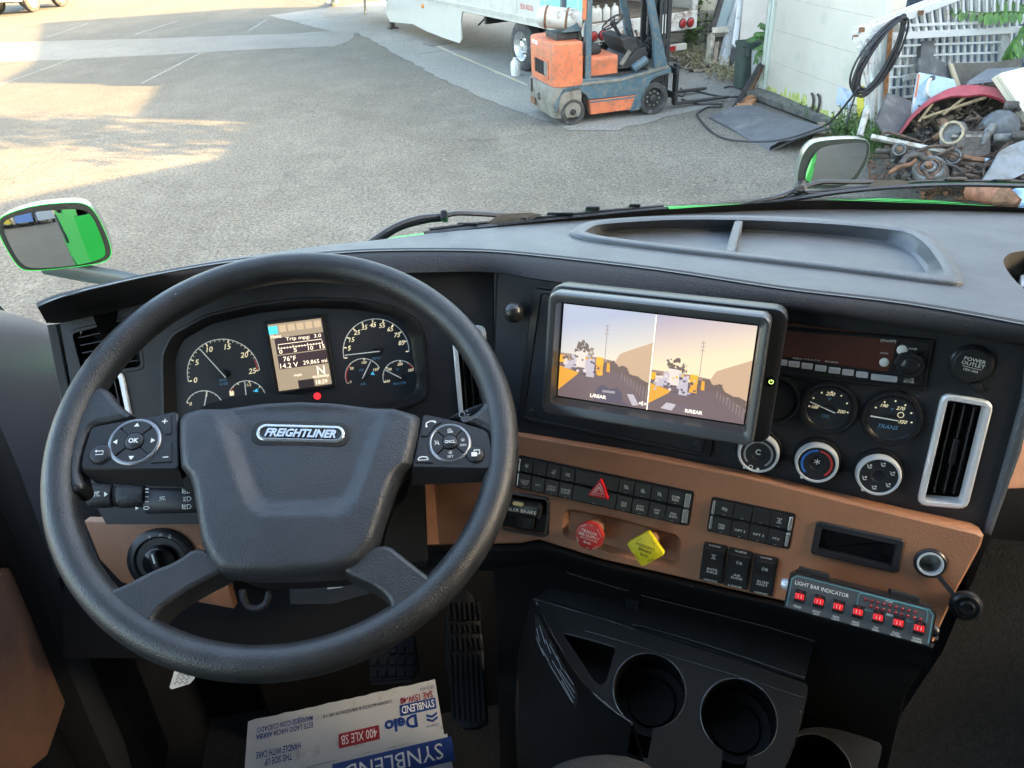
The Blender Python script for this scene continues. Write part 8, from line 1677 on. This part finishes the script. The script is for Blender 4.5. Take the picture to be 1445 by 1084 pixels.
pd, F, r = pad([(128, 604), (136, 600.5), (250.5, 579.5), (252.7, 662.5), (113.5, 662.5), (116, 642)], (190.5, 624), 34, 'OK', 'left_button_pad')
mb = MB()
for a in (0, 90, 180, 270):
    c, s = math.cos(R(a)), math.sin(R(a)); q = [(r*(.74*c)-.0026*s, r*(.74*s)+.0026*c), (r*(.74*c)+.0026*s, r*(.74*s)-.0026*c), (r*.74*c+.0040*c, r*.74*s+.0040*s)]; q = [(x-c*.0018, y-s*.0018) for x, y in q]; mb.poly(F, q, .0024)
mb.build('arrow_print', M['white_print'], pd)
def rbtn(pd, x, y, rpx, draw):
    u, v = FWh.px(x, y, PW); F = FWh.sub(u, v, PW, 0); r = rpx*.775/FPX; mb = MB(); mb.lathe(F, [(r*1.12, .0002), (r*1.05, .0012), (r*1.0, .0004)], 28, cap1=False); mb.build('button_ring', M['panel'], pd); mb = MB(); mb.lathe(F, [(r, 0), (r*.98, .0022), (r*.8, .0032), (.0001, .0036)], 28); b = mb.build('round_key', M['panel'], pd, 60); mb = MB(); draw(mb, F); mb.build('key_print', M['white_print'], b)
rbtn(pd, 142.5, 641.5, 14, lambda mb, F: (mb.line(F, [(-.003, .0018), (.0035, .0018), (.0035, -.0018), (-.0035, -.0018)], .0008, .0042), mb.poly(F, [(-.0045, .0018), (-.0025, .0034), (-.0025, .0002)], .0042)))
def key(pd, pts, st, at, th=.0042):
    p = [FWh.px(*q, PW) for q in round_poly(pts, 2, 2)]; mb = MB(); mb.prism(FWh, p, PW-.001, PW+.0016, .0004); b = mb.build('corner_key', M['switch'], pd); u, v = FWh.px(*at, PW+.002); mb = MB()
    if st == '+': mb.line(FWh, [(u-.0026, v), (u+.0026, v)], .0011, PW+.0019); mb.line(FWh, [(u, v-.0026), (u, v+.0026)], .0011, PW+.00195)
    elif st == '-': mb.line(FWh, [(u-.0026, v), (u+.0026, v)], .0011, PW+.0019)
    elif st == 'call': mb.line(FWh, [(u-.0045, v-.003), (u-.004, v+.0003), (u, v+.0022), (u+.0045, v+.0018)], .0014, PW+.0019); mb.line(FWh, [(u-.005, v-.004), (u-.0032, v-.003)], .002, PW+.0019); mb.line(FWh, [(u+.0035, v+.0012), (u+.0056, v+.0006)], .002, PW+.0019)
    else: mb.line(FWh, [(u-.005, v-.001), (u-.0035, v+.0013), (u, v+.002), (u+.0035, v+.0013), (u+.005, v-.001)], .0012, PW+.0019); mb.line(FWh, [(u-.005, v-.0016), (u+.005, v-.0016)], .0008, PW+.0019)
    mb.build('key_print', M['white_print'], b)
key(pd, [(214, 591), (241, 586.5), (242, 613), (234, 614), (228, 603)], '+', (232.5, 594.5)); key(pd, [(233, 625), (242, 624.5), (243, 652), (212, 654), (226, 643)], '-', (233.5, 645))
pd, F, r = pad([(597, 583.5), (638, 592), (682, 605), (689, 610), (694, 628), (695, 655), (690, 662), (580.5, 660)], (635, 625.5), 29, 'CNCL', 'right_button_pad')
mb = MB(); icon(mb, F, 'spin', 0, r*.64, .0042, .0024); icon(mb, F, 'lane', -r*.64, 0, .0040, .0024); icon(mb, F, 'bulb', r*.64, .002, .0030, .0024); mb.text(F, 'RES', r*.64, -.0036, .0022, .0024, width=.006); icon(mb, F, 'bulb', 0, -r*.55, .0028, .0024); mb.text(F, 'SET', 0, -r*.76, .0022, .0024, width=.006); mb.build('arrow_print', M['white_print'], pd)
rbtn(pd, 671, 642, 12, lambda mb, F: (mb.poly(F, [(-.0042, -.0032), (.0014, -.0032), (.0014, .0012), (-.0042, .0012)], .0041), mb.line(F, [(-.0014, .0016), (-.0014, .0034), (.0040, .0034), (.0040, -.0008), (.0018, -.0008)], .0009, .0041)))
key(pd, [(599, 589), (624, 596), (612, 603), (603, 617), (594, 616)], 'call', (607.5, 597)); key(pd, [(591, 626), (599, 626), (603, 643), (612, 654), (586, 653)], 'hang', (597, 647))
for pts in ([(114, 663), (252.5, 663), (254, 680), (128, 675)], [(580.5, 661), (690, 663), (682, 673), (581, 677)]):
    P = [FWh.px(*p, PW-.002) for p in pts]; mb = MB(); mb.loft([[FWh(*P[0], PW-.002), FWh(*P[1], PW-.002)], [FWh(*P[3], -.004), FWh(*P[2], -.004)]], False); Wh(mb, 'pad_skirt', M['satin'], 30)
